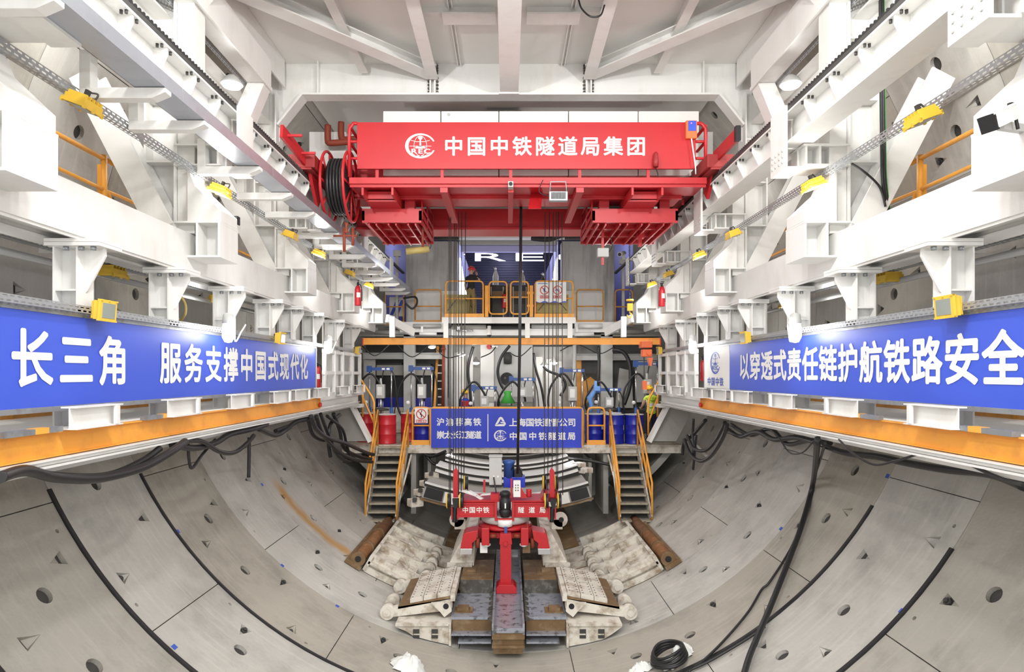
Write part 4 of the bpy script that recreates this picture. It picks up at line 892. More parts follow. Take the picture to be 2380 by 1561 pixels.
for x0, x1, lab, toe in ((959, 999, 'orange gate with a no-leaning sign on the lower platform', .14), (1366, 1405, 'orange gate panel in front of the blue drums', .14)):
    t = thing('guard_rail', lab, 'guard rail', (X_((x0+x1)/2, 19.6), 19.6, -2.12), 'lower platform guard rails'); loop_panel(t, X_(x0, 19.6), X_(x1, 19.6), -2.12, Z_(947, 19.6), 19.6, toe=toe, r=.03)
t = thing('guard_rail', 'orange guard rail that carries the blue project sign', 'guard rail', (0, 19.44, -2.12), 'lower platform guard rails'); loop_panel(t, X_(1000.5, 19.5), X_(1355, 19.5), -2.12, Z_(946.5, 19.5), 19.47, r=.025)
d = 19.5; xa, xb, za, zb = X_(964, d), X_(994, d), Z_(983, d), Z_(948, d); t = thing('warning_sign', 'small white no-leaning sign on the left orange gate', 'sign', ((xa+xb)/2, d, za)); part(t, 'board', MB().box(xa, xb, d, d+.02, za, zb), 'letter')
mb = MB(); fl = Flat(mb, (xa, d, za), (1, 0, 0), (0, 0, 1)); S = (xb-xa)/30; fl.prohib(15*S, 21*S, 12*S, 0); fl.rect(3*S, 27*S, 1*S, 8*S); part(t, 'red_marks', mb, 'sign_red')
mb = MB(); fl = Flat(mb, (xa, d-.003, za), (1, 0, 0), (0, 0, 1)); fl.text('禁止倚靠', 6.5*S, 4.5*S, 5.4*S, 5.6*S, .02); part(t, 'lettering', mb, 'letter')
mb = MB(); fl = Flat(mb, (xa, d, za), (1, 0, 0), (0, 0, 1)); fl.arc(16*S, 28*S, 0, 1.6*S); fl.stroke([(15*S, 25.5*S), (13*S, 20*S), (16*S, 19*S), (15*S, 13*S)], 2.2*S); part(t, 'figure_mark', mb, 'black')
# ---------------------------------------------------------------- stairs
def stairs(s, x0t, x1t, x0b, x1b):
    d0, z0, d1, z1 = 19.45, -2.14, 18.15, -4.02; n = 9
    t = thing('stairs', 'steel stairs with orange handrails on the %s of the lower platform' % SIDE[s], 'stairs', ((x0b+x1b)/2, (d0+d1)/2, z1), 'steel stairs')
    L_ = lambda a, b, k: a+(b-a)*k
    for k in range(n+1):
        f = k/n; xa, xb, dd, zz = L_(x0t, x0b, f), L_(x1t, x1b, f), L_(d0, d1, f), L_(z0, z1, f)
        part(t, 'step', MB().box(xa+.03, xb-.03, dd-.15, dd+.11, zz-.03, zz).box(xa+.03, xb-.03, dd-.155, dd-.145, zz-.05, zz), 'stair')
    for xt, xb in ((x0t, x0b), (x1t, x1b)): part(t, 'stringer', MB().bar((xt, d0, z0-.06), (xb, d1, z1+.02), .035, .24), 'white_dirty')
    part(t, 'back_plate', MB().hexa([(x0t+.04, d0+.16, z0-.2), (x1t-.04, d0+.16, z0-.2), (x1b-.04, d1+.16, z1), (x0b+.04, d1+.16, z1), (x0t+.04, d0+.18, z0-.2), (x1t-.04, d0+.18, z0-.2), (x1b-.04, d1+.18, z1), (x0b+.04, d1+.18, z1)]), 'dark')
    for xt, xb in ((x0t-.02, x0b-.02), (x1t+.02, x1b+.02)):
        for h, nm in ((1.06, 'handrail'), (.58, 'mid_rail')):
            a = Vector((xt, d0+.05, z0+h)); b = Vector((xb, d1-.05, z1+h-.05))
            path = ([Vector((xt, d0+.05, z0-.05))] if h > 1 else [])+[a, a+(b-a)*.97, b, Vector((xb, d1-.05, z1))]
            part(t, nm, MB().tube(path, .03, 8), 'orange')
        for f in (.33, .66):
            xx, dd, zz = L_(xt, xb, f), L_(d0, d1, f), L_(z0, z1, f); part(t, 'baluster', MB().cyl((xx, dd, zz-.1), (xx, dd, zz+1.05), .024, n=8), 'orange')
stairs(-1, -3.84, -2.98, -3.90, -3.08); stairs(1, 3.06, 3.84, 3.10, 3.96)
for s in (-1, 1):     # handrails of the short stair beside the cheek plate
    t = thing('side_handrail', 'orange sloping handrail beside the cheek plate on the %s' % SIDE[s], 'hand rail', (U(s, 4.1), 19.7, -2.1), 'side handrails')
    x0, x1 = (838, 880) if s < 0 else (1533, 1498); d = 19.7
    for y0, y1, nm in ((871, 935, 'top_rail'), (912, 982, 'mid_rail')): part(t, nm, MB().tube([P(x0-6*s*-1, y0, d+.6), P(x0+(x1-x0)*.65, y1-12, d+.2), P(x1-(x1-x0)*.25, y1, d), P(x1-(x1-x0)*.25, 1012, d)] if nm == 'top_rail' else [P(x0, y0, d+.6), P(x1-(x1-x0)*.25, y1, d)], .03, 8), 'orange')
    part(t, 'post', MB().cyl(P(x0+(x1-x0)*.12, 895, d+.3), P(x0+(x1-x0)*.12, 968, d+.3), .03, n=8), 'orange')
# ---------------------------------------------------------------- drums and drum pumps
def drum_parts(col):
    pr = [(.02, 0), (.285, 0), (.29, .02), (.283, .04), (.283, .28), (.292, .295), (.283, .31), (.283, .57), (.292, .585), (.283, .60), (.283, .85), (.29, .865), (.285, .88), (.27, .87), (.01, .865)]
    return [('body', MB().lathe(pr, (0, 0, 0), n=28), col), ('rim', MB().lathe([(.27, .868), (.293, .868), (.293, .892), (.27, .892), (.27, .868)], (0, 0, 0), n=28), 'grey')]
proto('drum_r', drum_parts('drum_red')); proto('drum_b', drum_parts('drum_blue'))
lbl = MB(); lbl.add([(.2855*math.sin(a), -.2855*math.cos(a), z) for z in (.42, .56) for a in [-.45+.1*k for k in range(7)]], [(k, k+1, k+8, k+7) for k in range(6)])
proto('drum_bl', drum_parts('drum_blue')+[('paper_label', lbl, 'letter')])
for k, (x, d, key, lab) in enumerate(((899, 20.0, 'drum_r', 'red steel drum between the left stairs and the pillar'), (851, 20.6, 'drum_r', 'red steel drum partly behind the left cheek plate'), (953, 20.6, 'drum_r', 'red steel drum behind the left orange gate'),
    (984, 20.1, 'drum_b', 'blue steel drum behind the gate with the no-leaning sign'), (1381, 20.2, 'drum_bl', 'blue drum with a pale label behind the right orange gate'), (1428, 20.0, 'drum_bl', 'blue drum with a pale label behind the left rail of the right stairs'), (1474, 20.0, 'drum_b', 'plain blue drum at the top of the right stairs'), (1423, 20.7, 'drum_b', 'blue drum in the second row on the right'))):
    place(key, 'steel_drum', (X_(x, d), d, -2.12), lab, 'drum', (0, 0, .3*k), 'steel drums')
def pump(k, xl, xr, ytop, d, z0, low, lab):
    xa, xb = X_(xl, d), X_(xr, d); zt = Z_(ytop, d); zm = z0+.95; xm = (xa+xb)/2; y = d
    t = thing('drum_pump', lab, 'drum pump', (xm, d, z0), 'blue drum pumps')
    part(t, 'crossbar', MB().box(xa, xb, y-.05, y+.05, zt-.05, zt+.05).box(xa-.04, xa+.1, y-.08, y+.08, zt-.1, zt+.1), 'blue_steel')
    for x in (xb-.3, xb-.15): part(t, 'label_plate', MB().box(x-.06, x+.04, y-.055, y-.05, zt-.03, zt+.03), 'letter')
    for x in (xa+.04, xb-.06): part(t, 'rod', MB().cyl((x, y, z0+.9), (x, y, zt), .022, n=8), 'chrome'); part(t, 'cylinder', MB().cyl((x, y, z0+.0), (x, y, zm+.08), .055, n=12), 'blue_steel')
    part(t, 'air_motor', MB().box(xm-.13, xm+.13, y-.12, y+.12, zt-.95 if not low else zt-.55, zt-.5 if not low else zt-.25).cyl((xm, y, zt-.5 if not low else zt-.25), (xm, y, zt-.3 if not low else zt-.12), .05, .03), 'grey', .01)
    part(t, 'motor_label', MB().box(xm-.09, xm+.06, y-.128, y-.12, zt-.85 if not low else zt-.5, zt-.58 if not low else zt-.32), 'letter')
    part(t, 'pump_tube', MB().cyl((xm, y, z0+.6), (xm, y, zt-.7), .04, n=10).cyl((xm-.07, y, zt-1.5 if not low else zt-.9), (xm-.07, y, zt-.9), .012, n=6).cyl((xm+.07, y, zt-1.5 if not low else zt-.9), (xm+.07, y, zt-.9), .012, n=6), 'chrome')
    part(t, 'follower_plate', MB().lathe([(.02, 0), (.27, 0), (.27, .05), (.05, .09)], (xm, y, z0+.93)), 'dark')
    part(t, 'gauge', MB().lathe([(.01, -.02), (.06, -.02), (.06, .02), (.01, .02)], (xa-.05, y-.1, zm+.25), 'y', 14), 'letter')
    h = .75 if not low else .5
    part(t, 'hose', MB().tube(curve([(xm+.08, y, zm+.3), (xm+.02, y-.05, zm+h), (xm-.32, y-.1, zm+h+.42), (xm-.70, y-.1, zm+h+.0), (xm-.76, y-.05, zm+.1), (xm-.5, y, zm-.4)], 6), .034, 7), 'rubber')
    part(t, 'air_hose', MB().tube(curve([(xm, y, zt-.55), (xm+.12, y+.05, zt+.02), (xm+.4, y+.05, zt-.15), (xm+.5, y, zt-.9), (xm+.42, y, zm-.2)], 6), .018, 6), 'rubber')
for k, a in enumerate(((856, 914, 857, 21.3, -2.12, 0, 'blue crossbar drum pump leftmost over the red drums'), (953, 1008, 856, 21.0, -2.12, 0, 'blue crossbar drum pump second from the left, before the ladder'), (1098, 1155, 901, 20.4, -2.12, 1, 'low blue drum pump behind the left half of the project sign'), (1186, 1244, 881, 20.6, -2.12, 1, 'blue drum pump beside the green funnel'), (1303, 1358, 861, 20.8, -2.12, 0, 'blue drum pump in front of the orange machine'), (1388, 1443, 905, 21.3, -2.12, 1, 'low blue drum pump over the drums in the second row'), (1475, 1532, 845, 21.0, -2.12, 0, 'tall blue drum pump beside the worker in the yellow vest'))): pump(k, *a)
# green funnel and teal tub
p = P(1180, 925, 20.0); t = thing('green_funnel', 'bright green fabric funnel on a teal tub behind the project sign', 'funnel', (p.x, p.y, -2.12)); part(t, 'funnel', MB().lathe([(.24, -.15), (.10, .1), (.13, .2), (.12, .22)], p, n=10), 'green'); part(t, 'tub', MB().lathe([(.2, -2.12), (.26, -1.0), (.25, -.98)], (p.x, p.y, 0), n=18), 'teal')
# ---------------------------------------------------------------- the machine hall behind the pumps
H = 22.9
for k, (x0, x1, lab) in enumerate(((938, 964, 'grey hall column left of the ladder'), (1397, 1424, 'grey hall column right of the blue gun'))): 
    mb = MB().box(X_(x0, H), X_(x1, H), H, H+.3, -2.12, 1.4); solo('hall_column', mb, 'grey', lab, 'column', 'hall columns', 'structure')
mb = MB().ibeam((X_(842, H), H+.15, .62), (X_(1030, H), H+.15, .62), .2, .22).ibeam((X_(1330, H), H+.15, .58), (X_(1530, H), H+.15, .58), .2, .22); solo('hall_beam', mb, 'grey', 'grey cross beams between the hall columns', 'beam', kind='structure')
mb = MB().box(-5.2, 5.4, 24.4, 24.5, -2.12, -.9).box(-2.1, -.95, 24.3, 24.5, -2.1, 1.2).box(.95, 2.5, 24.3, 24.5, -2.1, 1.0); solo('hall_wall', mb, 'white_clean', 'white lit wall panels behind the pumps', 'wall', kind='structure')
mb = MB().box(-5.2, 5.4, 22.9, 24.5, 1.30, 1.36); solo('hall_ceiling', mb, 'grey_panel', 'dark ceiling of the machine hall', 'ceiling', kind='structure')
for k, (x0, x1, m_, lab) in enumerate(((1033, 1041, 'grey', 'grey round pipe left of the left white stanchion'), (1044, 1053, 'grey', 'thicker grey pipe beside the left white stanchion'), (1330, 1339, 'grey', 'grey round pipe right of the right white stanchions'))):
    solo('vertical_pipe', MB().cyl((X_((x0+x1)/2, H), H-.1, -2.12), (X_((x0+x1)/2, H), H-.1, 1.3), (x1-x0)*H/F/2, n=12), m_, lab, 'pipe', 'vertical pipes')
for k, (x0, x1, lab) in enumerate(((1056, 1081, 'white stanchion left of the worker in blue'), (1088, 1099, 'narrow white stanchion right of the worker in blue'), (1246, 1262, 'white round-topped stanchion right of the fan panel'), (1270, 1284, 'white stanchion under the ceiling lamps'), (1291, 1306, 'rightmost white stanchion before the grey pipe'))):
    solo('stanchion', MB().box(X_(x0, H), X_(x1, H), H+.1, H+.35, -2.12, .75-.08*k), 'white_clean', lab, 'stanchion', 'white stanchions')
t = thing('fan_panel', 'white equipment panel with a dark motor and a black round fan', 'equipment panel', (X_(1178, H), H, -2.1))
part(t, 'white_post', MB().box(X_(1117, H), X_(1148, H), H-.05, H+.3, -2.12, 1.05), 'white_clean'); part(t, 'panel', MB().box(X_(1148, H), X_(1238, H), H+.05, H+.3, -1.0, 1.0), 'grey'); part(t, 'ledge', MB().box(X_(1122, H), X_(1238, H), H-.1, H+.05, -.98, -.8), 'grey_panel')
part(t, 'motor', MB().lathe([(.05, .0), (.14, .02), (.15, .3), (.11, .34), (.11, .42)], P(1180, 846, H)), 'dark'); part(t, 'fan', MB().cyl(P(1178, 880, H-.05), P(1178, 880, H+.05), .225, n=24), 'black'); part(t, 'fan_hub', MB().cyl(P(1174, 878, H-.08), P(1174, 878, H-.04), .04), 'dark_steel')
t = thing('ladder', 'steel ladder with an orange stringer behind the second pump', 'ladder', (X_(1020, 23.2), 23.2, -2.1)); part(t, 'stringer', MB().bar(P(1010, 950, 23.0), P(1018, 805, 23.8), .08, .12), 'orange')
for k in range(8): part(t, 'rung', MB().box(X_(1018, 23.3), X_(1030, 23.3), 23.2, 23.4, -1.4+.28*k, -1.36+.28*k), 'letter')
solo('standpipe', MB().cyl(P(1029, 955, 22.6), P(1031, 800, 22.6), .05, n=12).lathe([(.08, 0), (.08, .04)], P(1031, 812, 22.6)), 'pipe_red', 'brown-red vertical pipe beside the ladder', 'pipe')
for k, (x0, x1, y0, y1, m_, lab, nm) in enumerate(((875, 937, 848, 872, 'concrete_seg', 'beige machine housing behind the leftmost pump', 'machine_housing'), (966, 1004, 850, 872, 'concrete_seg', 'beige machine housing behind the second pump', 'machine_housing'))):
    d = 23.4; t = thing(nm, lab, 'machine', (X_((x0+x1)/2, d), d, -2.1), 'beige machine housings'); part(t, 'hood', MB().box(X_(x0, d), X_(x1, d), d, d+.5, Z_(y1, d), Z_(y0, d)), m_); part(t, 'lid', MB().box(X_(x0+2, d), X_(x1-3, d), d-.01, d+.5, Z_(y0, d), Z_(y0-5, d)), 'black'); part(t, 'dark_front', MB().box(X_(x0, d), X_(x1, d), d+.2, d+.6, -1.0, Z_(y1, d)), 'black'); part(t, 'blue_band', MB().box(X_(x0, d), X_(x1, d), d+.1, d+.2, -1.2, -.85), 'drum_blue'); part(t, 'base', MB().box(X_(x0, d), X_(x1, d), d, d+.5, -2.1, -1.2), 'white_dirty')
d = 23.2; t = thing('orange_machine', 'orange-brown machine body behind the pumps right of centre', 'machine', (X_(1355, d), d, -2.1)); part(t, 'column_body', MB().box(X_(1334, d), X_(1352, d), d, d+.5, -2.1, .5), 'orange_old', .02); part(t, 'head', MB().prism([(X_(1350, d), Z_(945, d)), (X_(1372, d), Z_(930, d)), (X_(1384, d), Z_(885, d)), (X_(1372, d), Z_(875, d)), (X_(1350, d), Z_(890, d))], 'y', d-.1, d+.4), 'orange_old', .02); part(t, 'hood', MB().box(X_(1334, d), X_(1392, d), d+.1, d+.5, .0, .5), 'dark')
d = 20.75; t = thing('blue_gun', 'bright sky-blue bent metal arm standing before the right hall column', 'tool', P(1373, 960, d)); part(t, 'arm', MB().tube([P(1384, 885, d), P(1384, 905, d), P(1370, 925, d), P(1374, 940, d), P(1372, 965, d)], .1, 8, rad=[.04, .07, .09, .07, .04]), 'sky_blue'); part(t, 'collar', MB().box(X_(1380, d), X_(1394, d), d-.1, d+.1, Z_(908, d), Z_(897, d)), 'sky_blue', .01)
d = 23.0; t = thing('grey_machine', 'grey angular machine panels behind the right hall column', 'machine', (X_(1450, d), d, -2.1)); part(t, 'panel', MB().prism([(X_(1430, d), -1.2), (X_(1472, d), -1.2), (X_(1468, d), .1), (X_(1440, d), .2)], 'y', d, d+.3), 'grey_panel'); part(t, 'side_panel', MB().box(X_(1478, d), X_(1526, d), d, d+.2, -1.0, .45), 'grey'); part(t, 'dark_body', MB().box(X_(1426, d), X_(1530, d), d+.3, d+.7, -2.1, 1.2), 'dark')
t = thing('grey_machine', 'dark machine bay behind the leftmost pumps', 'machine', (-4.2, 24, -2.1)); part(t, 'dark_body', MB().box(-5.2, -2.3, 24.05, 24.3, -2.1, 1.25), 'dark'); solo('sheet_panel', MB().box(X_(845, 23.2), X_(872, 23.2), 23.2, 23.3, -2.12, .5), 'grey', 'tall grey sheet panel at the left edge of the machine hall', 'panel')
# dome lamps in the hall
for k, (x, y, d, lab) in enumerate(((1004, 806, 22.6, 'bright dome lamp above the ladder'), (1073, 824, 22.5, 'bright dome lamp above the left stanchion'), (1106, 843, 23.5, 'small bright lamp left of the fan panel'), (1287, 843, 22.5, 'bright dome lamp above the right stanchions'), (1265, 850, 23.0, 'smaller lit dome lamp beside the right stanchions'), (1250, 852, 23.4, 'lit lamp on top of the round-topped stanchion'))):
    p = P(x, y, d); t = thing('dome_lamp', lab, 'lamp', p, 'dome lamps'); part(t, 'shade', MB().lathe([(.03, .22), (.05, .14), (.13, .06), (.15, .02)], p), 'grey'); part(t, 'bulb', MB().lathe([(.13, .02), (.12, -.03), (.05, -.06)], p), 'glow_soft')
p = P(1137, 805, 22.7); t = thing('alarm_bell', 'small red alarm lamp on the white post of the fan panel', 'alarm', p); part(t, 'housing', MB().cyl(p, p+Vector((0, .12, 0)), .09, n=14), 'drum_red'); part(t, 'bracket', MB().box(p.x+.05, p.x+.3, p.y, p.y+.06, p.z-.03, p.z+.03), 'letter')
# tangle of thin cables that sag below the orange cross beam
for k, (a, m_, b) in enumerate((((842, 803), (872, 826), (908, 798)), ((922, 800), (958, 829), (1000, 800)), ((1014, 812), (1040, 831), (1078, 822)), ((1118, 830), (1140, 820), (1152, 806)), ((1185, 820), (1208, 828), (1235, 806)), ((1302, 815), (1340, 800), (1386, 820)), ((1388, 820), (1402, 820), (1424, 808)))):
    solo('sagging_cable', MB().tube(curve([P(*a, 20.6), P(*m_, 20.4), P(*b, 20.6)], 8), .017, 6), 'rubber', 'thin black cable sagging under the orange cross beam, %s from the left' % ('first', 'second', 'third', 'fourth', 'fifth', 'sixth', 'seventh')[k], 'cable', 'sagging cables')
for k, (pts, r, lab) in enumerate(([((1100, 805), (1090, 840), (1088, 870), (1092, 900), (1095, 945)), .05, 'thick black hose left of the fan panel'], [((1185, 803), (1165, 830), (1157, 862), (1163, 890), (1172, 905)), .05, 'thick black hose bowed in front of the fan panel'], [((1262, 850), (1275, 862), (1300, 872), (1312, 885), (1313, 900), (1302, 920)), .045, 'thick black hose looping by the right pump'], [((1424, 812), (1448, 818), (1462, 840), (1466, 870), (1462, 905), (1450, 940)), .07, 'fat black hose curving down past the right hall column'], [((1391, 805), (1392, 840), (1390, 880), (1384, 940)), .05, 'black hose hanging left of the right hall column'], [((1240, 820), (1246, 860), (1258, 900), (1266, 945)), .04, 'straight black hose slanting down right of the fan panel'])):
    solo('black_hose', MB().tube(curve([P(*p, 21.9) for p in pts], 6), r, 8), 'rubber', lab, 'hose', 'hall hoses')
# small dome camera under the platform
p = P(1137, 778, 21.8); t = thing('dome_camera', 'white dome camera under the upper platform', 'camera', p); part(t, 'body', MB().lathe([(.06, .3), (.06, .1), (.085, .06), (.085, 0)], p), 'white_clean'); part(t, 'dome', MB().ball(p, .075, h0=-1, h1=0), 'black')
p = P(1444, 590, 22.8); t = thing('bullet_camera', 'white bullet camera beside the right steel pillar', 'camera', p); part(t, 'body', MB().cyl(p+Vector((-.1, -.25, -.06)), p+Vector((.12, .15, .06)), .08, n=14), 'white_clean'); part(t, 'lens', MB().cyl(p+Vector((-.103, -.256, -.062)), p+Vector((-.1, -.25, -.06)), .06), 'black'); part(t, 'mount', MB().box(p.x+.05, p.x+.14, p.y, p.y+.1, p.z-.2, p.z), 'white_clean')

# lamp below the platform and the clutter of beams and pipes between the two platforms
p = P(1190, 1058, 20.6); t = thing('platform_lamp', 'lit lamp under the lower platform above the stacked segments', 'lamp', p); part(t, 'housing', MB().box(p.x-.2, p.x+.2, p.y-.08, p.y+.08, p.z+.0, p.z+.08), 'grey'); part(t, 'lens', MB().box(p.x-.18, p.x+.18, p.y-.07, p.y+.07, p.z-.02, p.z), 'glow_soft')
CLUT = [(960, 1025, 757, 22.4, .10, 'grey'), (1050, 1130, 760, 22.6, .12, 'grey_panel'), (1140, 1220, 762, 22.5, .07, 'dark'), (1235, 1318, 758, 22.6, .10, 'grey'), (1345, 1400, 757, 22.4, .12, 'white'), (1045, 1215, 774, 22.8, .06, 'white'), (1230, 1320, 776, 22.7, .07, 'dark'), (870, 950, 772, 22.9, .1, 'grey'), (1410, 1500, 771, 22.9, .12, 'grey_panel'), (975, 1015, 775, 22.2, .08, 'letter'), (1335, 1380, 776, 22.3, .1, 'white'), (1060, 1100, 768, 22.4, .05, 'chrome')]
for k, (x0, x1, y, d, r, m_) in enumerate(CLUT): solo('service_pipe', MB().cyl(P(x0, y, d), P(x1, y, d), r*.7, n=10).box(X_(x0, d)+.05, X_(x0, d)+.12, d-.02, d+.02, Z_(y, d), 1.6), m_, '%s pipe in the gap under the upper platform, %s of that row' % ({'grey': 'grey', 'grey_panel': 'dull grey', 'dark': 'dark', 'white': 'white', 'letter': 'short pale', 'chrome': 'shiny'}[m_], ('first', 'second', 'third', 'fourth', 'fifth', 'sixth', 'seventh', 'eighth', 'ninth', 'tenth', 'eleventh', 'twelfth')[k]), 'pipe', 'pipes under the upper platform')
# ================================================================ red travelling crane
FD = 12.4
cr = thing('travelling_crane', 'big red travelling crane with white characters spanning the gantry', 'crane', (.3, 14, 2.9))
mb = MB().box(X_(830, FD), X_(1617, FD), FD, FD+.05, Z_(392, FD), Z_(284, FD)); bn = part(cr, 'front_panel', mb, 'red')
mb = MB(); fl = Flat(mb, (X_(830, FD), FD, Z_(392, FD)), (1, 0, 0), (0, 0, 1)); S = (X_(831, FD)-X_(830, FD))
fl.emblem(147*S, 53*S, 29*S, sx_=1.22); fl.text('中国中铁隧道局集团', 224.5*S, 52.5*S, 46.5*S, 53*S, .028); part(bn, 'lettering', mb, 'letter')
for k, (a, b) in enumerate(((890, 1024), (1025, 1159), (1160, 1321), (1322, 1483), (1484, 1625))):
    d = 12.95; c = part(cr, 'electrical_cabinet', MB().box(X_(a, d)+.004, X_(b, d)-.004, d, d+.5, Z_(408, d), Z_(258, d)), 'white_clean', .01)
    if k == 1: part(c, 'plug', MB().cyl(P(1043, 266, d-.02), P(1043, 266, d), .03, n=10), 'grey')
mb = MB()
for sd_ in (0, 1):
    xs = (830, 812) if sd_ == 0 else (1617, 1640); d = FD
    a, b = xs
    mb = MB().tube(curve([(X_(a, d), d, Z_(287, d)), (X_((a+b)/2, d), d, Z_(287, d)), (X_(b, d)+(.06 if sd_ == 0 else -.06), d, Z_(290, d)), (X_(b, d), d, Z_(300, d))], 4)+[Vector((X_(b, d), d, Z_(412, d)))], .035, 8)
    for y in (329, 368): mb.cyl((X_(a, d), d, Z_(y, d)), (X_(b, d), d, Z_(y, d)), .028, n=8)
    mb.tube([(X_(b, d), d, Z_(329, d)), (X_(b, d), d+1.6, Z_(329, d))], .028, 8); mb.tube([(X_(b, d), d, Z_(292, d)), (X_(b, d), d+1.6, Z_(292, d))], .03, 8); mb.cyl((X_(b, d), d+1.6, 3.6), (X_(b, d), d+1.6, Z_(292, d)), .03)
    part(cr, 'side_railing', mb, 'red')
for x in (875, 1027, 1187, 1348, 1508): part(cr, 'panel_post', MB().box(X_(x, FD)-.03, X_(x, FD)+.03, FD+.05, FD+.1, 3.6, Z_(388, FD)), 'red')
part(cr, 'toe_board', MB().box(X_(812, 12.3), X_(1642, 12.3), 12.28, 12.33, Z_(427, 12.3), Z_(413, 12.3)), 'red')
part(cr, 'platform', MB().box(X_(812, 12.3), X_(1642, 12.3), 12.33, 13.15, 3.56, 3.60).box(X_(812, 12.3), X_(1642, 12.3), 12.33, 12.37, 3.5, 3.56), 'red')
part(cr, 'main_girder', MB().box(-3.3, 3.5, 13.2, 13.85, 3.60, 4.2).box(-3.3, 3.5, 13.16, 13.9, 3.53, 3.60).box(-3.3, 3.5, 13.16, 13.25, 3.50, 3.53), 'red', .01)
part(cr, 'rear_girder', MB().box(-3.6, 3.8, 15.6, 16.2, 3.46, 3.92).box(-3.6, 3.8, 15.5, 16.3, 3.40, 3.46), 'red', .01)
part(cr, 'rear_walkway', MB().box(-2.6, 2.4, 15.2, 15.55, 3.94, 4.02), 'rust_steel')
for x, w_, d1, z in ((-1.2, .14, 14.9, 3.47), (.06, .10, 14.9, 3.47), (1.36, .14, 14.9, 3.47)): part(cr, 'outrigger', MB().box(x-w_/2, x+w_/2, 12.35, d1, z-.06, z+.055), 'red')
part(cr, 'hanging_plate', MB().hexa([(X_(1228, 12.6), 12.6, Z_(485, 12.6)), (X_(1257, 12.6), 12.6, Z_(485, 12.6)), (X_(1262, 13), 13.0, Z_(444, 13)), (X_(1234, 13), 13.0, Z_(444, 13)), (X_(1228, 12.6), 12.62, Z_(485, 12.6)), (X_(1257, 12.6), 12.62, Z_(485, 12.6)), (X_(1262, 13), 13.03, Z_(444, 13)), (X_(1234, 13), 13.03, Z_(444, 13))]), 'red')
for x in (-2.45, 2.63):
    mb = MB().box(x-.30, x-.26, 12.35, 14.6, 3.36, 3.52).box(x+.26, x+.30, 12.35, 14.6, 3.36, 3.52).box(x-.3, x+.3, 12.75, 14.3, 3.34, 3.37).box(x-.26, x+.26, 12.7, 12.73, 3.38, 3.52)
    part(cr, 'longitudinal_box', mb, 'red')
# trolley frames hanging below, left and right
for x0, x1 in ((-2.95, -1.75), (1.72, 3.45)):
    mb = MB(); mb.box(x0, x1, 13.3, 13.36, 3.06, 3.34); mb.box(x0, x1, 15.5, 15.56, 3.06, 3.34); mb.box(x0, x0+.05, 13.3, 15.5, 3.1, 3.3); mb.box(x1-.05, x1, 13.3, 15.5, 3.1, 3.3); mb.box(x0, x1, 13.36, 15.5, 3.16, 3.19)
    f = part(cr, 'trolley_frame', mb, 'red')
    n = 3 if x1 < 0 else 4
    for k in range(n): 
        x = x0+.2+(x1-x0-.4)*k/(n-1); part(f, 'rib', MB().box(x-.09, x-.06, 13.36, 15.5, 3.02, 3.16).box(x+.06, x+.09, 13.36, 15.5, 3.02, 3.16), 'red')
    for k in range(2): part(f, 'cross_rib', MB().box(x0+.05, x1-.05, 14.0+.75*k, 14.06+.75*k, 3.08, 3.16), 'red')
    for xa in (x0+.15, x1-.35):
        for ya in (13.4, 15.2): part(f, 'leg', MB().box(xa, xa+.2, ya, ya+.2, 3.34 if ya < 14 else 3.3, 3.56 if ya < 14 else 3.5), 'red')
    part(f, 'machinery', MB().box(x0+.4, x1-.4, 13.7, 14.4, 3.2, 3.5).cyl((x0+.3, 14.8, 3.35), (x1-.3, 14.8, 3.35), .15), 'dark')
    xi = x1 if x1 < 0 else x0; mb = MB()
    for d in (13.4, 14.3, 15.3): mb.cyl((xi, d, 3.15), (xi, d, 3.7), .02, n=6)
    for z in (3.4, 3.68): mb.cyl((xi, 13.4, z), (xi, 15.3, z), .02, n=6)
    part(f, 'inner_railing', mb, 'red')
# end carriages on the rails
for s in (-1, 1):
    c = part(cr, 'end_carriage', MB().box(U(s, 3.50), U(s, 3.98), 11.9, 17.0, 3.74, 3.98).box(U(s, 3.56), U(s, 3.92), 11.9, 17.0, 3.70, 3.74), 'red_dark', .01)  # shade on the carriages is painted in by the darker red
    for d in (12.3, 14.2, 16.5): part(c, 'wheel', MB().cyl((U(s, 3.76), d, 3.83), (U(s, 3.86), d, 3.83), .185, n=20), 'dark_steel')
    a = MB(); p0, p1 = (P(654, 304, 10.9), P(722, 388, 12.2)) if s < 0 else (P(1713, 313, 10.9), P(1660, 368, 12.2))
    a.bar(p0, p1, .05, .22, (0, 0, 1)); a.bar(p1, p1+Vector((0, .5, -.55)), .06, .3, (0, 1, 0)); ar = part(cr, 'buffer_arm', a, 'red')
    if s < 0:
        for f_ in (.15, .62): q = p0+(p1-p0)*f_+Vector((0, 0, .02)); part(ar, 'rod', MB().bar(q, q+Vector((.27, 0, 0)), .03, .04), 'red')
    else: part(ar, 'rubber_bumper', MB().box(p0.x-.05, p0.x+.03, p0.y-.1, p0.y, p0.z-.12, p0.z+.12), 'black')
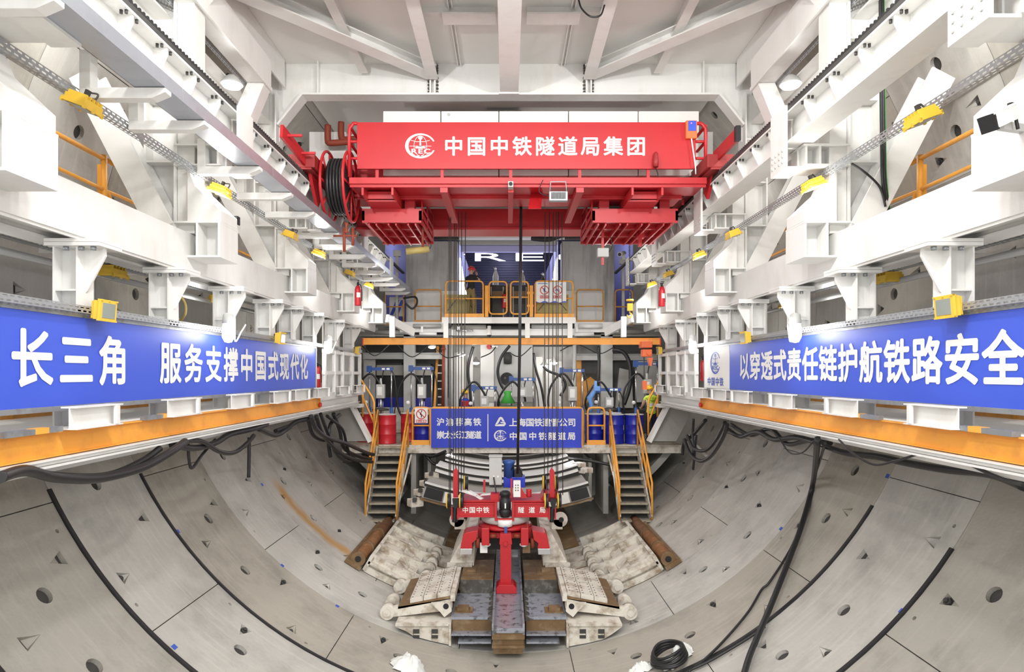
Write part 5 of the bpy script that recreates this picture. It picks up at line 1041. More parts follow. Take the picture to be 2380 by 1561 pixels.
# cable reel
r = part(cr, 'cable_reel', MB().lathe([(.1, -.20), (.46, -.18), (.5, 0), (.46, .18), (.1, .20)], (-3.25, 12.75, Z_(435, 12.75)), 'x', 28), 'rubber')
zc = Z_(435, 12.75)
for x in (-3.46, -3.04):
    mb = MB(); mb.tube([(x, 12.75+.66*math.cos(a), zc+.66*math.sin(a)) for a in [k*math.pi/16 for k in range(32)]], .028, 8, closed=True)
    for k in range(8): mb.cyl((x, 12.75, zc), (x, 12.75+.66*math.cos(k*math.pi/4), zc+.66*math.sin(k*math.pi/4)), .02, n=6)
    part(r, 'reel_wheel', mb, 'red')
for k in range(5): part(r, 'cable_turn', MB().tube([(-3.37+.06*k, 12.75+.51*math.cos(a), zc+.51*math.sin(a)) for a in [j*math.pi/12 for j in range(24)]], .03, 6, closed=True), 'rubber')
part(cr, 'reel_guide', MB().tube([P(775, 548, 12.7), P(830, 548, 12.7)], .02, 6).cyl(P(800, 530, 12.7), P(800, 585, 12.7), .03, n=6).cyl(P(820, 530, 12.7), P(820, 570, 12.7), .03, n=6).lathe([(.05, -.1), (.02, -.03), (.02, .03), (.05, .1)], P(805, 530, 12.7)), 'pipe_red')
part(cr, 'gearbox', MB().box(X_(735, 12.9), X_(815, 12.9), 13.1, 13.6, 3.9, Z_(385, 12.9)), 'red_dark', .02)
# fittings of the front: remote receiver, horn, floodlights, camera
d = FD-.06; c = part(cr, 'remote_receiver', MB().box(X_(1594, d), X_(1620, d), d-.02, d+.06, Z_(322, d), Z_(280, d)), 'orange_box', .015)
part(c, 'blue_window', MB().box(X_(1599, d), X_(1617, d), d-.03, d-.02, Z_(305, d), Z_(282, d)), 'blue'); part(c, 'red_light', MB().cyl(P(1607, 286, d-.045), P(1607, 286, d-.02), .012, n=8), 'led_red'); part(c, 'cable', MB().tube(curve([P(1607, 322, d), P(1611, 350, d), P(1616, 385, d), P(1617, 405, d+.1)], 5), .014, 6), 'letter')
c = part(cr, 'warning_horn', MB().lathe([(.05, 0), (.055, .1), (.05, .17), (.04, .2), (.045, .25), (.02, .28)], P(1524, 388, FD-.1)), 'red_dark'); part(c, 'cable', MB().tube(curve([P(1522, 388, FD-.05), P(1528, 400, FD-.02), P(1530, 412, FD)], 5), .01, 6), 'black')
d = 12.2; c = part(cr, 'floodlight', MB().box(X_(1276, d), X_(1319, d), d-.06, d+.06, Z_(468, d), Z_(446, d)), 'galv', .01)
mb = MB()
for k in range(10): x = X_(1282+3.4*k, d); mb.box(x-.008, x+.008, d-.09, d-.05, Z_(464, d), Z_(449, d))
part(c, 'fin', mb, 'dark'); part(c, 'yoke', MB().tube([P(1278, 448, d), P(1280, 422, d), P(1315, 422, d), P(1317, 448, d)], .012, 6), 'galv'); part(c, 'cable', MB().tube(curve([P(1275, 455, d), P(1258, 450, d), P(1253, 440, d), P(1262, 418, d)], 5), .009, 6), 'black')
d = 12.15; c = part(cr, 'front_camera', MB().box(X_(1181, d), X_(1193, d), d, d+.2, Z_(434, d), Z_(421, d)), 'grey'); part(c, 'lens', MB().cyl(P(1187, 427, d-.02), P(1187, 427, d), .035), 'black')
p = P(972, 580, 14.0); c = part(cr, 'hanging_lamp', MB().cyl(p+Vector((-.25, -.05, -.05)), p+Vector((.22, .05, .02)), .07, n=14), 'ochre'); part(c, 'pole', MB().cyl(p+Vector((.1, 0, .05)), P(981, 500, 14.0), .025, n=8), 'pipe_red'); part(c, 'cable', MB().tube(curve([p+Vector((.25, 0, .02)), p+Vector((.27, 0, .12)), p+Vector((.12, 0, .2))], 5), .01, 6), 'black')
p = P(1401, 588, 14.2); c = part(cr, 'junction_box', MB().box(p.x-.12, p.x+.12, p.y-.08, p.y+.08, p.z-.09, p.z+.1), 'grey', .01); part(c, 'pole', MB().box(p.x-.03, p.x+.02, p.y-.03, p.y+.03, p.z-.26, 3.1), 'red'); part(c, 'cable', MB().tube(curve([p+Vector((.12, 0, 0)), p+Vector((.2, 0, .15)), p+Vector((.17, 0, .35))], 5), .01, 6), 'black')
part(cr, 'bracket', MB().box(X_(1484, 14.5), X_(1492, 14.5), 14.5, 14.6, Z_(572, 14.5), 3.1).box(X_(1480, 14.5), X_(1497, 14.5), 14.45, 14.65, Z_(553, 14.5), 3.1), 'red')
# ropes and the power cable down to the lifting device
for k, (x0, x1, d) in enumerate(((1044, 1044, 14.35), (1048, 1047, 14.35), (1056, 1054, 15.0), (1060, 1059, 15.0), (1066, 1066, 14.35), (1073, 1072, 14.9), (1082, 1078, 14.9), (1267, 1265, 14.35), (1277, 1273, 14.9), (1286, 1283, 14.9), (1293, 1293, 14.35), (1298, 1296, 14.9), (1306, 1308, 14.35))):
    solo('wire_rope', MB().cyl(P(x0, 492, d), P(x1, 1150, d), .0095, n=6), 'dark', 'thin dark crane rope, %s' % (('left bundle, %s from the left' % ('first', 'second', 'third', 'fourth', 'fifth', 'sixth', 'seventh')[k]) if k < 7 else ('right bundle, %s from the left' % ('first', 'second', 'third', 'fourth', 'fifth', 'sixth')[k-7])), 'wire rope', 'crane ropes')
solo('power_cable', MB().tube([P(1211, 480, 13.9), P(1208, 800, 14.2), P(1203, 1100, 14.5)], .032, 8), 'rubber', 'thick black power cable hanging from the middle of the crane', 'cable')
# ducts, pipes and shaded plant beyond the crane
t = thing('air_duct', 'pale square air duct along the left beyond the portal beam', 'duct', (-3.9, 16, 4.6)); part(t, 'duct', MB().box(-4.35, -3.55, 14.4, 20, 4.55, 5.3), 'white'); part(t, 'end_box', MB().box(-4.1, -3.1, 14.0, 14.4, 4.4, 4.75), 'white'); 
for k in range(4): part(t, 'rib', MB().box(-3.55, -3.42, 14.7+1.3*k, 14.8+1.3*k, 4.5, 5.35), 'white')
t = thing('air_duct', 'pale square air duct along the right beyond the portal beam', 'duct', (4.0, 16, 4.6)); part(t, 'duct', MB().box(3.7, 4.5, 14.4, 20, 4.55, 5.3), 'white')
mb = MB().tube(curve([P(762, 291, 14), P(762, 325, 14), P(770, 332, 14), P(820, 328, 14)], 5), .07, 8).tube(curve([P(793, 284, 14.3), P(793, 315, 14.3), P(800, 324, 14.3), P(830, 322, 14.3)], 5), .07, 8); solo('red_pipe', mb, 'pipe_red', 'pair of dark red elbow pipes beyond the crane at the upper left', 'pipe')
t = thing('pipe_rack', 'dark pipe rack in shade above the crane', 'pipes', (0, 15, 5.6)); 
for z, x0, x1 in ((5.78, -2.4, 3.2), (5.62, .6, 3.4)): part(t, 'pipe', MB().cyl((x0, 15.5, z), (x1, 15.5, z), .09), 'dark')
part(t, 'pale_block', MB().box(-.5, .3, 15.2, 15.6, 5.55, 6.1), 'grey'); part(t, 'tank', MB().box(-2.2, -.6, 15.6, 16.2, 5.6, 6.0), 'dark')
# ================================================================ red segment lifting device
g = thing('lifting_device', 'red segment lifting device hanging from the crane ropes', 'lifting device', (-.03, 14.5, -4.6))
G = 14.3; k_ = G/F
def gx(x): return X_(x, G)
def gz(y): return Z_(y, G)
for x0, x1, body, xt, pt in ((1062, 1151, '中国中铁', 1081.5, 16.2), (1193, 1276, '隧道局', 1211, 25)):
    b = part(g, 'beam', MB().box(gx(x0), gx(x1), G, G+.06, gz(1198), gz(1171)).box(gx(x0)-.0, gx(x1), G-.03, G+.7, gz(1171), gz(1168)).box(gx(x0), gx(x1), G-.03, G+.7, gz(1201), gz(1198)).box(gx(x0), gx(x1), G+.6, G+.66, gz(1198), gz(1171)), 'red')
    mb = MB(); fl = Flat(mb, (0, G, 0), (1, 0, 0), (0, 0, 1)); fl.text(body, gx(xt), gz(1184.5), 15*k_, pt*k_, .02); part(b, 'lettering', mb, 'letter')
part(g, 'centre_frame', MB().box(gx(1150), gx(1155), G-.1, G+.6, gz(1206), gz(1166)).box(gx(1190), gx(1195), G-.1, G+.6, gz(1206), gz(1166)).box(gx(1150), gx(1195), G-.12, G+.6, gz(1207), gz(1202)), 'red')
part(g, 'top_plate', MB().box(gx(1070), gx(1280), G+.05, G+.9, gz(1167), gz(1164)).box(gx(1140), gx(1160), G+.1, G+.4, gz(1164), gz(1150)).prism([(gx(1258), gz(1164)), (gx(1300), gz(1164)), (gx(1300), gz(1150)), (gx(1266), gz(1150))], 'y', G+.2, G+.8), 'red')
m_ = part(g, 'motor', MB().lathe([(.06, .36), (.115, .33), (.125, .27), (.10, .26), (.10, .18), (.125, .16), (.125, -.02), (.10, -.04), (.13, -.05), (.13, -.1), (.10, -.2)], (gx(1174), G-.02, gz(1178)), n=20), 'black')
part(m_, 'motor_label', MB().box(gx(1173), gx(1176), G-.15, G-.14, gz(1178), gz(1166)), 'letter')
c = part(g, 'grey_cabinet', MB().box(gx(1136), gx(1166), G+.3, G+.6, gz(1132), gz(1066)).box(gx(1134.5), gx(1167.5), G+.27, G+.63, gz(1066), gz(1063.5)), 'grey', .006)
for x in (1147, 1157): part(c, 'gland', MB().cyl((gx(x), G+.28, gz(1112)), (gx(x), G+.3, gz(1112)), .02, n=10), 'letter')
part(c, 'base', MB().box(gx(1138), gx(1165), G+.32, G+.58, gz(1138), gz(1132)), 'black'); part(c, 'cable', MB().tube(curve([(gx(1147), G+.27, gz(1113)), (gx(1150), G+.2, gz(1130)), (gx(1153), G+.15, gz(1148))], 5), .016, 6), 'rubber')
h = part(g, 'hydraulic_unit', MB().box(gx(1170), gx(1222), G+.5, G+.9, gz(1142), gz(1117)), 'blue_deep', .01); part(h, 'pump_motor', MB().lathe([(.12, -.1), (.12, .2), (.14, .22), (.14, .28), (.05, .3)], (gx(1183), G+.6, gz(1108)), n=16), 'blue_steel'); part(h, 'fittings', MB().box(gx(1196), gx(1215), G+.5, G+.8, gz(1117), gz(1100)).cyl((gx(1207), G+.6, gz(1100)), (gx(1207), G+.6, gz(1092)), .03).tube(curve([(gx(1188), G+.5, gz(1100)), (gx(1196), G+.45, gz(1088)), (gx(1208), G+.5, gz(1095)), (gx(1216), G+.5, gz(1112))], 5), .014, 6), 'black')
c = part(g, 'switch_box', MB().box(gx(1193), gx(1210), G+.0, G+.12, gz(1155), gz(1117)), 'white_clean', .006)
mb = MB()
for i in range(3):
    for x in (1198.5, 1204): mb.cyl((gx(x), G-.012, gz(1127+6*i)), (gx(x), G, gz(1127+6*i)), .013, n=8)
part(c, 'button', mb, 'black'); part(c, 'bracket', MB().box(gx(1187), gx(1191), G+.05, G+.1, gz(1158), gz(1113)).prism([(gx(1210), gz(1132)), (gx(1226), gz(1158)), (gx(1210), gz(1158))], 'y', G+.05, G+.1), 'red')
part(g, 'stacked_spring', MB().lathe([(.05, 0), (.065, .03), (.05, .06), (.065, .09), (.05, .12), (.065, .15), (.05, .17)], (gx(1230), G+.2, gz(1158)), n=14), 'red')
part(g, 'red_stub', MB().box(gx(1122), gx(1127), G+.3, G+.36, gz(1150), gz(1120)), 'red')
for side, xc in ((-1, 1058), (1, 1284)):
    gp = part(g, 'guide_post', MB().prism([(gx(xc-5.5), gz(1158)), (gx(xc+5.5), gz(1158)), (gx(xc+5.5), gz(1097)), (gx(xc), gz(1088)), (gx(xc-5.5), gz(1097))], 'y', G+.1, G+.22), 'red')
    sh = part(g, 'sheave_block', MB().prism([(gx(xc-8+2), gz(1158)), (gx(xc+8+2), gz(1158)), (gx(xc+6), gz(1174)), (gx(xc+4), gz(1180)), (gx(xc), gz(1180)), (gx(xc-4), gz(1172))], 'y', G-.1, G+.05), 'black')
    for dx, dd in ((-14, -.05), (16, -.05), (-2 if side < 0 else -14, .6), (22 if side < 0 else 14, .6)):
        x = gx(xc+dx); part(sh, 'sheave', MB().lathe([(.02, -.035), (.16, -.035), (.165, -.025), (.135, 0), (.165, .025), (.16, .035), (.02, .035)], (x, G+dd, gz(1162) if dd < .5 else gz(1162)+.28), 'x', 22), 'black')
        part(sh, 'yellow_rim', MB().tube([(x-.036*(1), G+dd+.15*math.cos(a), (gz(1162) if dd < .5 else gz(1162)+.28)+.15*math.sin(a)) for a in [j*math.pi/12 for j in range(24)]], .018, 6, closed=True), 'lamp_yellow')
    part(sh, 'hook_link', MB().tube(curve([(gx(xc), G-.03, gz(1178)), (gx(xc-1), G-.03, gz(1192)), (gx(xc-2), G-.03, gz(1212))], 5), .05, 8), 'black'); part(sh, 'cheek', MB().box(gx(xc-9), gx(xc-6), G-.05, G+.1, gz(1206), gz(1178)).box(gx(xc+5), gx(xc+8), G-.05, G+.1, gz(1206), gz(1178)), 'red')
part(g, 'slewing_ring', MB().lathe([(.2, 0), (.50, .02), (.54, .06), (.54, .17), (.50, .2), (.2, .2)], (gx(1174), G+.45, gz(1222)), n=36), 'grey'); part(g, 'ring_cover', MB().lathe([(.1, 0), (.16, .02), (.17, .16)], (gx(1174), G-.05, gz(1222)), n=20), 'letter')
part(g, 'lower_frame', MB().lathe([(.3, 0), (.58, .02), (.60, .06), (.56, .10), (.3, .12)], (gx(1174), G+.45, gz(1234)), n=30).box(gx(1110), gx(1236), G+.2, G+.9, gz(1256), gz(1230)).box(gx(1128), gx(1222), G+.0, G+.2, gz(1250), gz(1238)), 'red')
for side in (-1, 1):
    q = lambda x: gx(1174+side*x)
    a = part(g, 'clamp_arm', MB().prism([(q(62), gz(1228)), (q(92), gz(1234)), (q(97), gz(1240)), (q(103), gz(1270)), (q(75), gz(1270)), (q(76), gz(1258)), (q(66), gz(1250))], 'y', G-.15, G+.35), 'red', .01)
    part(a, 'clamp_foot', MB().prism([(q(103), gz(1270)), (q(105), gz(1284)), (q(76), gz(1284)), (q(75), gz(1270))], 'y', G-.16, G+.36), 'chrome', .01)
    b = part(g, 'side_block', MB().box(q(36), q(54), G-.2, G+.1, gz(1262), gz(1222)), 'red', .015); part(b, 'plug', MB().lathe([(.04, 0), (.09, .03), (.09, .06)], (q(43), G-.1, gz(1267)), n=14), 'letter'); part(b, 'plate', MB().box(q(41), q(58), G-.05, G+.0, gz(1283), gz(1260)), 'letter' if side < 0 else 'rust_steel')
    part(g, 'cylinder', MB().cyl((q(20), G-.05, gz(1244)), (q(36), G-.05, gz(1244)), .05, n=12).cyl((q(64), G, gz(1250)), (q(64), G, gz(1272)), .05, n=10), 'pipe_red')
part(g, 'dark_body', MB().box(gx(1114), gx(1234), G+.3, G+.8, gz(1285), gz(1258)), 'black')
lg = part(g, 'centre_leg', MB().box(gx(1163), gx(1188), G-.35, G-.2, -4.55, gz(1232)).prism([(gx(1161), gz(1255)), (gx(1190), gz(1255)), (gx(1188), gz(1231)), (gx(1163), gz(1231))], 'y', G-.36, G-.18), 'red', .006)
part(lg, 'foot', MB().prism([(gx(1154), -4.625), (gx(1200), -4.625), (gx(1200), -4.51), (gx(1193), -4.44), (gx(1160), -4.44), (gx(1154), -4.51)], 'y', G-.5, G-.1), 'red', .006); part(lg, 'pin', MB().cyl((gx(1175), G-.42, gz(1252)), (gx(1175), G-.35, gz(1252)), .045, n=14), 'red'); part(lg, 'cap', MB().box(gx(1172), gx(1179), G-.3, G-.22, gz(1231), gz(1218)), 'blue_steel')
for i, (x, y, a, lab) in enumerate(((1108, 1148, .7, 'white board leaning on the red lifting beam'), (1093, 1143, .3, 'white strip lying on the red lifting beam'), (1137, 1146, -.3, 'pale board lying behind the small red stub'))):
    p = P(x, y, G+.35); solo('loose_board', MB().bar(p+Vector((-.17, 0, .1*a)), p+Vector((.15, -.1, -.12*a-.02)), .16, .02), 'letter', lab, 'board', 'boards on the lifting beam')
# ================================================================ feeder: sunken steel track at the bottom of the tunnel
fd = thing('segment_feeder', 'dark stepped steel feeder track along the tunnel bottom', 'feeder', (0, 13.5, -5.2))
def bx(x0, x1, d0, d1, z0, z1): return MB().box(x0, x1, d0, d1, z0, z1)
part(fd, 'centre_rail', MB().box(-.25, .27, 11.95, 14.2, -4.72, -4.63).box(-.29, -.25, 11.95, 18, -4.75, -4.55).box(.27, .31, 11.95, 18, -4.75, -4.55).box(-.25, .27, 14.2, 18, -4.72, -4.66), 'wet_steel')
part(fd, 'centre_front', MB().box(-.29, .31, 11.98, 12.4, -4.85, -4.72).box(-.27, .29, 12.05, 12.4, -4.97, -4.85).box(-.29, .31, 12.0, 12.4, -5.02, -4.97).box(-.26, .28, 12.1, 12.6, -5.16, -5.02), 'rust_steel')
for s in (-1, 1):
    q = lambda u: s*u+.02
    part(fd, 'front_block', MB().box(q(.33), q(1.10), 12.5, 13.85, -4.68, -4.63), 'wet_steel'); part(fd, 'front_face', MB().box(q(.33), q(1.08), 12.52, 13.85, -5.0, -4.68), 'rust_steel')
    part(fd, 'lower_step', MB().box(q(.33), q(1.08), 12.35, 12.55, -4.93, -4.90).box(q(.33), q(.95), 12.30, 12.6, -5.06, -5.02), 'wet_steel')
    part(fd, 'upper_block', MB().box(q(.33), q(1.02), 13.85, 15.3, -4.63, -4.35), 'dark_steel'); part(fd, 'upper_top', MB().box(q(.33), q(1.02), 13.86, 15.3, -4.35, -4.335), 'rust_steel')
    part(fd, 'pad', MB().box(q(.78), q(1.0), 12.75, 12.95, -4.63, -4.55).box(q(.7), q(1.06), 12.7, 13.0, -4.63, -4.61), 'rust_steel'); part(fd, 'pad', MB().box(q(.72), q(.92), 14.3, 14.5, -4.335, -4.27).box(q(.62), q(1.0), 14.2, 14.6, -4.335, -4.32), 'rust_steel')
    for k in range(7): part(fd, 'rail_tooth', MB().prism([(q(.31), -4.56), (q(.40), -4.62), (q(.31), -4.64)], 'y', 12.3+.28*k, 12.42+.28*k), 'dark_steel')
    part(fd, 'rear_bed', MB().box(q(.33), q(1.0), 15.3, 19, -4.75, -4.6), 'dark_steel')
    # long white side box
    sb = thing('feeder_side_box', 'long white steel side box of the feeder on the %s' % SIDE[s], 'steel box', (q(1.05), 16.5, -4.6), 'feeder side boxes')
    part(sb, 'box', MB().prism([(q(.78), -4.33), (q(1.36), -4.33), (q(1.30), -4.2), (q(.95), -3.55), (q(.72), -3.5)], 'y', 14.8, 17.2), 'white_dirty', .01); part(sb, 'front_lip', MB().box(q(.82), q(1.38), 14.7, 14.82, -4.33, -4.25), 'white_dirty'); part(sb, 'lug', MB().cyl((q(1.2), 15.2, -3.38), (q(1.2), 15.28, -3.38), .17, n=18).box(q(1.0), q(1.25), 15.2, 15.28, -3.6, -3.38), 'white_dirty'); part(sb, 'lug_hole', MB().cyl((q(1.22), 15.19, -3.38), (q(1.22), 15.29, -3.38), .06, n=14), 'black')
    # flip-up support arm with its pad plates
    sa = thing('tilting_support', 'tilted white support with six bolted pad plates on the %s of the feeder' % SIDE[s], 'support arm', (q(1.7), 13.4, -5.1), 'support arms')
    d0, d1 = 12.75, 14.45
    def tl(u): return -4.28+(1.0-u)*.19           # top plane of the tilted arm
    for dd0, dd1 in ((d0, d0+.12), (d1-.15, d1)): pl = MB(); pl.prism([(q(1.10), tl(1.10)-.06), (q(1.10), tl(1.10)-.26), (q(1.25), tl(1.25)-.28), (q(1.6), tl(1.6)-.25), (q(2.32), tl(2.32)-.2), (q(2.36), tl(2.36)-.03), (q(2.3), tl(2.3)-.02)], 'y', dd0, dd1); part(sa, 'side_plate', pl, 'white_dirty')
    part(sa, 'top_plate', MB().hexa([(q(1.10), d0, tl(1.1)-.07), (q(2.15), d0, tl(2.15)-.07), (q(2.15), d1, tl(2.15)-.07), (q(1.10), d1, tl(1.1)-.07), (q(1.10), d0, tl(1.1)-.02), (q(2.15), d0, tl(2.15)-.02), (q(2.15), d1, tl(2.15)-.02), (q(1.10), d1, tl(1.1)-.02)]), 'rust_steel')
    for r_ in range(2):
        for c_ in range(3):
            ua = 1.14+.265*c_; ub = ua+.255; da = d0+.05+r_*.88; db = da+.78
            pp = part(sa, 'pad_plate', MB().hexa([(q(ua), da, tl(ua)-.02), (q(ub), da, tl(ub)-.02), (q(ub), db, tl(ub)-.02), (q(ua), db, tl(ua)-.02), (q(ua), da, tl(ua)+.07), (q(ub), da, tl(ub)+.07), (q(ub), db, tl(ub)+.07), (q(ua), db, tl(ua)+.07)]), 'white_dirty', .004)
            mb = MB()
            for a_ in range(2):
                for b_ in range(5): uu = ua+.05+.16*a_; dd = da+.08+.155*b_; mb.cyl((q(uu), dd, tl(uu)+.066), (q(uu), dd, tl(uu)+.073), .016, n=8)
            part(pp, 'bolt_hole', mb, 'dark')
    part(sa, 'edge_plate', MB().box(q(1.04), q(1.13), d0-.05, d1, tl(1.1)-.1, tl(1.1)+.05), 'white_dirty'); part(sa, 'latch', MB().prism([(q(1.12), tl(1.1)-.1), (q(1.5), tl(1.5)-.05), (q(1.32), tl(1.32)-.25), (q(1.24), -4.69), (q(1.1), tl(1.1)-.28)], 'y', d0-.1, d0-.02), 'white_dirty'); part(sa, 'latch_hole', MB().cyl((q(1.21), d0-.11, tl(1.21)-.16), (q(1.21), d0-.09, tl(1.21)-.16), .055, n=12), 'black')
    for dd in (d0-.02, d0+.55, d1-.2): part(sa, 'hinge', MB().cyl((q(2.36), dd, tl(2.36)-.1), (q(2.36), dd+.22, tl(2.36)-.1), .14, n=18).cyl((q(2.36), dd-.03, tl(2.36)-.1), (q(2.36), dd, tl(2.36)-.1), .07, n=12), 'white_dirty')
    fb = thing('foot_bracket', 'stained beige bracket box under the support arm on the %s' % SIDE[s], 'bracket', (q(1.5), 12.8, -5.1), 'foot brackets')
    ang = lambda u: AZ-math.sqrt(max(0, (R0-.03)**2-(q(u)-AX)**2))
    part(fb, 'front_plate', MB().prism([(q(1.12), ang(1.12)), (q(1.12), -4.75), (q(2.14), -4.75), (q(2.14), -4.79), (q(1.95), ang(1.95)+.05), (q(1.8), ang(1.8)), (q(1.5), ang(1.5))], 'y', 12.42, 12.46), 'white_dirty'); part(fb, 'top', MB().box(q(1.12), q(2.14), 12.38, 13.5, -4.76, -4.72), 'white_dirty'); part(fb, 'side_edge', MB().box(q(1.09), q(1.13), 12.38, 13.5, ang(1.1), -4.715), 'white_dirty')
    for u in (1.4, 1.75): part(fb, 'slot', MB().box(q(u-.06), q(u+.06), 12.405, 12.42, -5.0, -4.83), 'dark'); part(fb, 'slot_bar', MB().box(q(u-.07), q(u+.05), 12.39, 12.42, -4.93, -4.91), 'white_dirty')
    # rear curved arms along the lining
    ra = thing('curved_arm', 'rusty white curved steel arm plate lying on the lining, %s of the feeder' % SIDE[s], 'steel arm', ring_pt(s*.42, 16, R0-.2), 'curved arms')
    A = lambda deg: s*math.radians(deg)
    def rb(a0, a1, dd0, dd1, r0, r1, n=14): return MB().ringband(A(a0), A(a1), dd0, dd1, r0, r1, n)
    part(ra, 'shell', rb(20.5, 30, 14.5, 18.4, R0-.28, R0-.22), 'white_dirty'); part(ra, 'outer_end', rb(29.6, 30.3, 14.5, 18.4, R0-.40, R0-.05, 2), 'white_dirty')
    for dd in (14.6, 15.5, 16.4, 17.35, 18.2): part(ra, 'rib', rb(17.5, 30, dd, dd+.09, R0-.42, R0-.12), 'white_dirty')
    part(ra, 'edge_plate', rb(19, 30, 14.52, 14.6, R0-.16, R0-.02), 'white_dirty')
    for dd in (14.62, 15.05, 15.6, 16.1, 16.6, 17.1): 
        part(ra, 'wedge', MB().hexa([ring_pt(A(22.5), dd+.05, R0-.28), ring_pt(A(25), dd+.05, R0-.28), ring_pt(A(25), dd+.6, R0-.28), ring_pt(A(22.5), dd+.6, R0-.28), ring_pt(A(22.5), dd+.1, R0-.31), ring_pt(A(24.8), dd+.1, R0-.40), ring_pt(A(24.8), dd+.5, R0-.40), ring_pt(A(22.5), dd+.5, R0-.31)]), 'white_dirty')
        c0 = ring_pt(A(18.2), dd, R0-.25); part(ra, 'pin_joint', MB().cyl(c0, c0+Vector((0, .3, 0)), .15, n=18).cyl(c0-Vector((0, .04, 0)), c0, .085, n=14), 'white_dirty'); 
    # inner link plates
    for k, dd in enumerate((14.7, 15.6, 16.6, 17.5)): part(ra, 'link_plate', rb(11.5, 17.8, dd, dd+.55, R0-.26, R0-.12, 8), 'white_dirty')
    rt = thing('rusty_tube', 'rusty brown tube along the outer edge of the curved arm on the %s' % SIDE[s], 'tube', ring_pt(A(31.5), 16, R0-.2), 'rusty tubes')
    c0, c1 = ring_pt(A(32), 14.45, R0-.22), ring_pt(A(32), 18.4, R0-.22)
    part(rt, 'tube', MB().cyl(c0, c1, .13, n=16), 'rust'); part(rt, 'bed', rb(30.6, 34, 14.4, 18.4, R0-.12, R0-.02, 4), 'rust_steel'); part(rt, 'end_cap', MB().cyl(c0-Vector((0, .03, 0)), c0+Vector((0, .02, 0)), .16, n=16).cyl(c0-Vector((0, .035, 0)), c0-Vector((0, .03, 0)), .07, m=1), ['rust_steel', 'black'])
    part(rt, 'clamp', MB().cyl(c0+Vector((0, .9, 0)), c0+Vector((0, 1.0, 0)), .15, n=16).cyl(c0+Vector((0, 2.2, 0)), c0+Vector((0, 2.3, 0)), .15, n=16), 'rust_steel')
# dirty bed between the arms
solo('invert_bed', MB().ringband(math.radians(-17), math.radians(17), 14.2, 24.3, R0-.14, R0-.01, 16), 'rust_steel', 'muddy steel bed on the tunnel bottom behind the feeder', 'bed', kind='structure')
# ================================================================ stacked pale segments under the lower platform
CZs = 2.0
def arcslab(nm, d0, d1, zc, r0, r1, half, mats, lab, white=True):
    t = thing(nm, lab, 'segment', (-.03, (d0+d1)/2, zc-r1), 'stacked segments')
    def band(a0, a1, y0, y1, ra, rb, m, pn, n=24):
        vs = []
        for i in range(n+1):
            a = math.radians(a0+(a1-a0)*i/n)
            for y, r in ((y0, ra), (y1, ra), (y1, rb), (y0, rb)): vs.append((-.03+r*math.sin(a), y, zc-r*math.cos(a)))
        part(t, pn, MB().add(vs, [(4*i+k, 4*i+(k+1) % 4, 4*i+4+(k+1) % 4, 4*i+4+k) for i in range(n) for k in range(4)]+[(3, 2, 1, 0), (4*n, 4*n+1, 4*n+2, 4*n+3)]), m)
    band(-half, half, d0, d1, r0, r1, mats, 'slab'); band(-half-.2, half+.2, d0-.03, d0+.08, r0-.005, r0+.035, 'white_clean' if white else mats, 'top_edge'); band(-half-.2, half+.2, d0-.035, d0, r0+.04, r0+.10, 'gasket', 'gasket')
    return t, band
def seg(d0, d1, zt, half, R, th, mats, lab, white=True):
    h = math.degrees(math.asin(half/R)); return arcslab('lining_segment', d0, d1, zt+R, R, R+th, h, mats, lab, white), h, R
(t, bd), h, R = seg(17.4, 18.7, -3.2, 2.13, 7.05, .42, 'concrete_seg', 'lowest curved segment of the stack with dark end windows')
bd(-h+.4, -h+4.2, 17.35, 17.40, R+.12, R+.38, 'black', 'end_window', 4); bd(h-4.2, h-.4, 17.35, 17.40, R+.12, R+.38, 'black', 'end_window', 4); bd(-h+4.5, h-4.5, 17.36, 17.40, R+.11, R+.40, 'white_clean', 'front_panel', 12); bd(-h-.2, h+.2, 17.3, 17.42, R+.425, R+.47, 'rust_steel', 'base_bar')
seg(18.4, 19.25, -2.86, 1.95, 6.2, .2, 'white_clean', 'second curved white segment of the stack behind the lifting device')
seg(19.1, 19.9, -2.62, 1.75, 6.2, .16, 'white_clean', 'third curved white segment of the stack')
seg(19.75, 20.7, -2.46, 1.55, 6.6, .10, 'concrete_seg', 'topmost curved segment of the stack just below the platform', False)
for k, (x, y, d, sz, wh) in enumerate(((1004, 1098, 18.5, .26, 'left end, uppermost'), (992, 1116, 18.2, .26, 'left end, second from the top'), (979, 1136, 17.8, .28, 'left end, third from the top'), (966, 1158, 17.4, .34, 'left end, lowest with the long tray'), (1346, 1086, 18.7, .24, 'right end, upper'), (1362, 1099, 18.5, .26, 'right end, lower'))):
    s = -1 if x < 1180 else 1; p = P(x, y, d); t = thing('clamp_shoe', 'beige cast shoe at the segment stack, '+wh, 'shoe', p, 'clamp shoes')
    part(t, 'block', MB().bar(p+Vector((-sz*.45, -.1, s*-sz*-.3)), p+Vector((sz*.4, .1, s*sz*.3)), .3, sz*.6), 'white_dirty', .02); part(t, 'pocket', MB().box(p.x-.05, p.x+.05, p.y-.25, p.y-.1, p.z-.05, p.z+.04), 'dark')
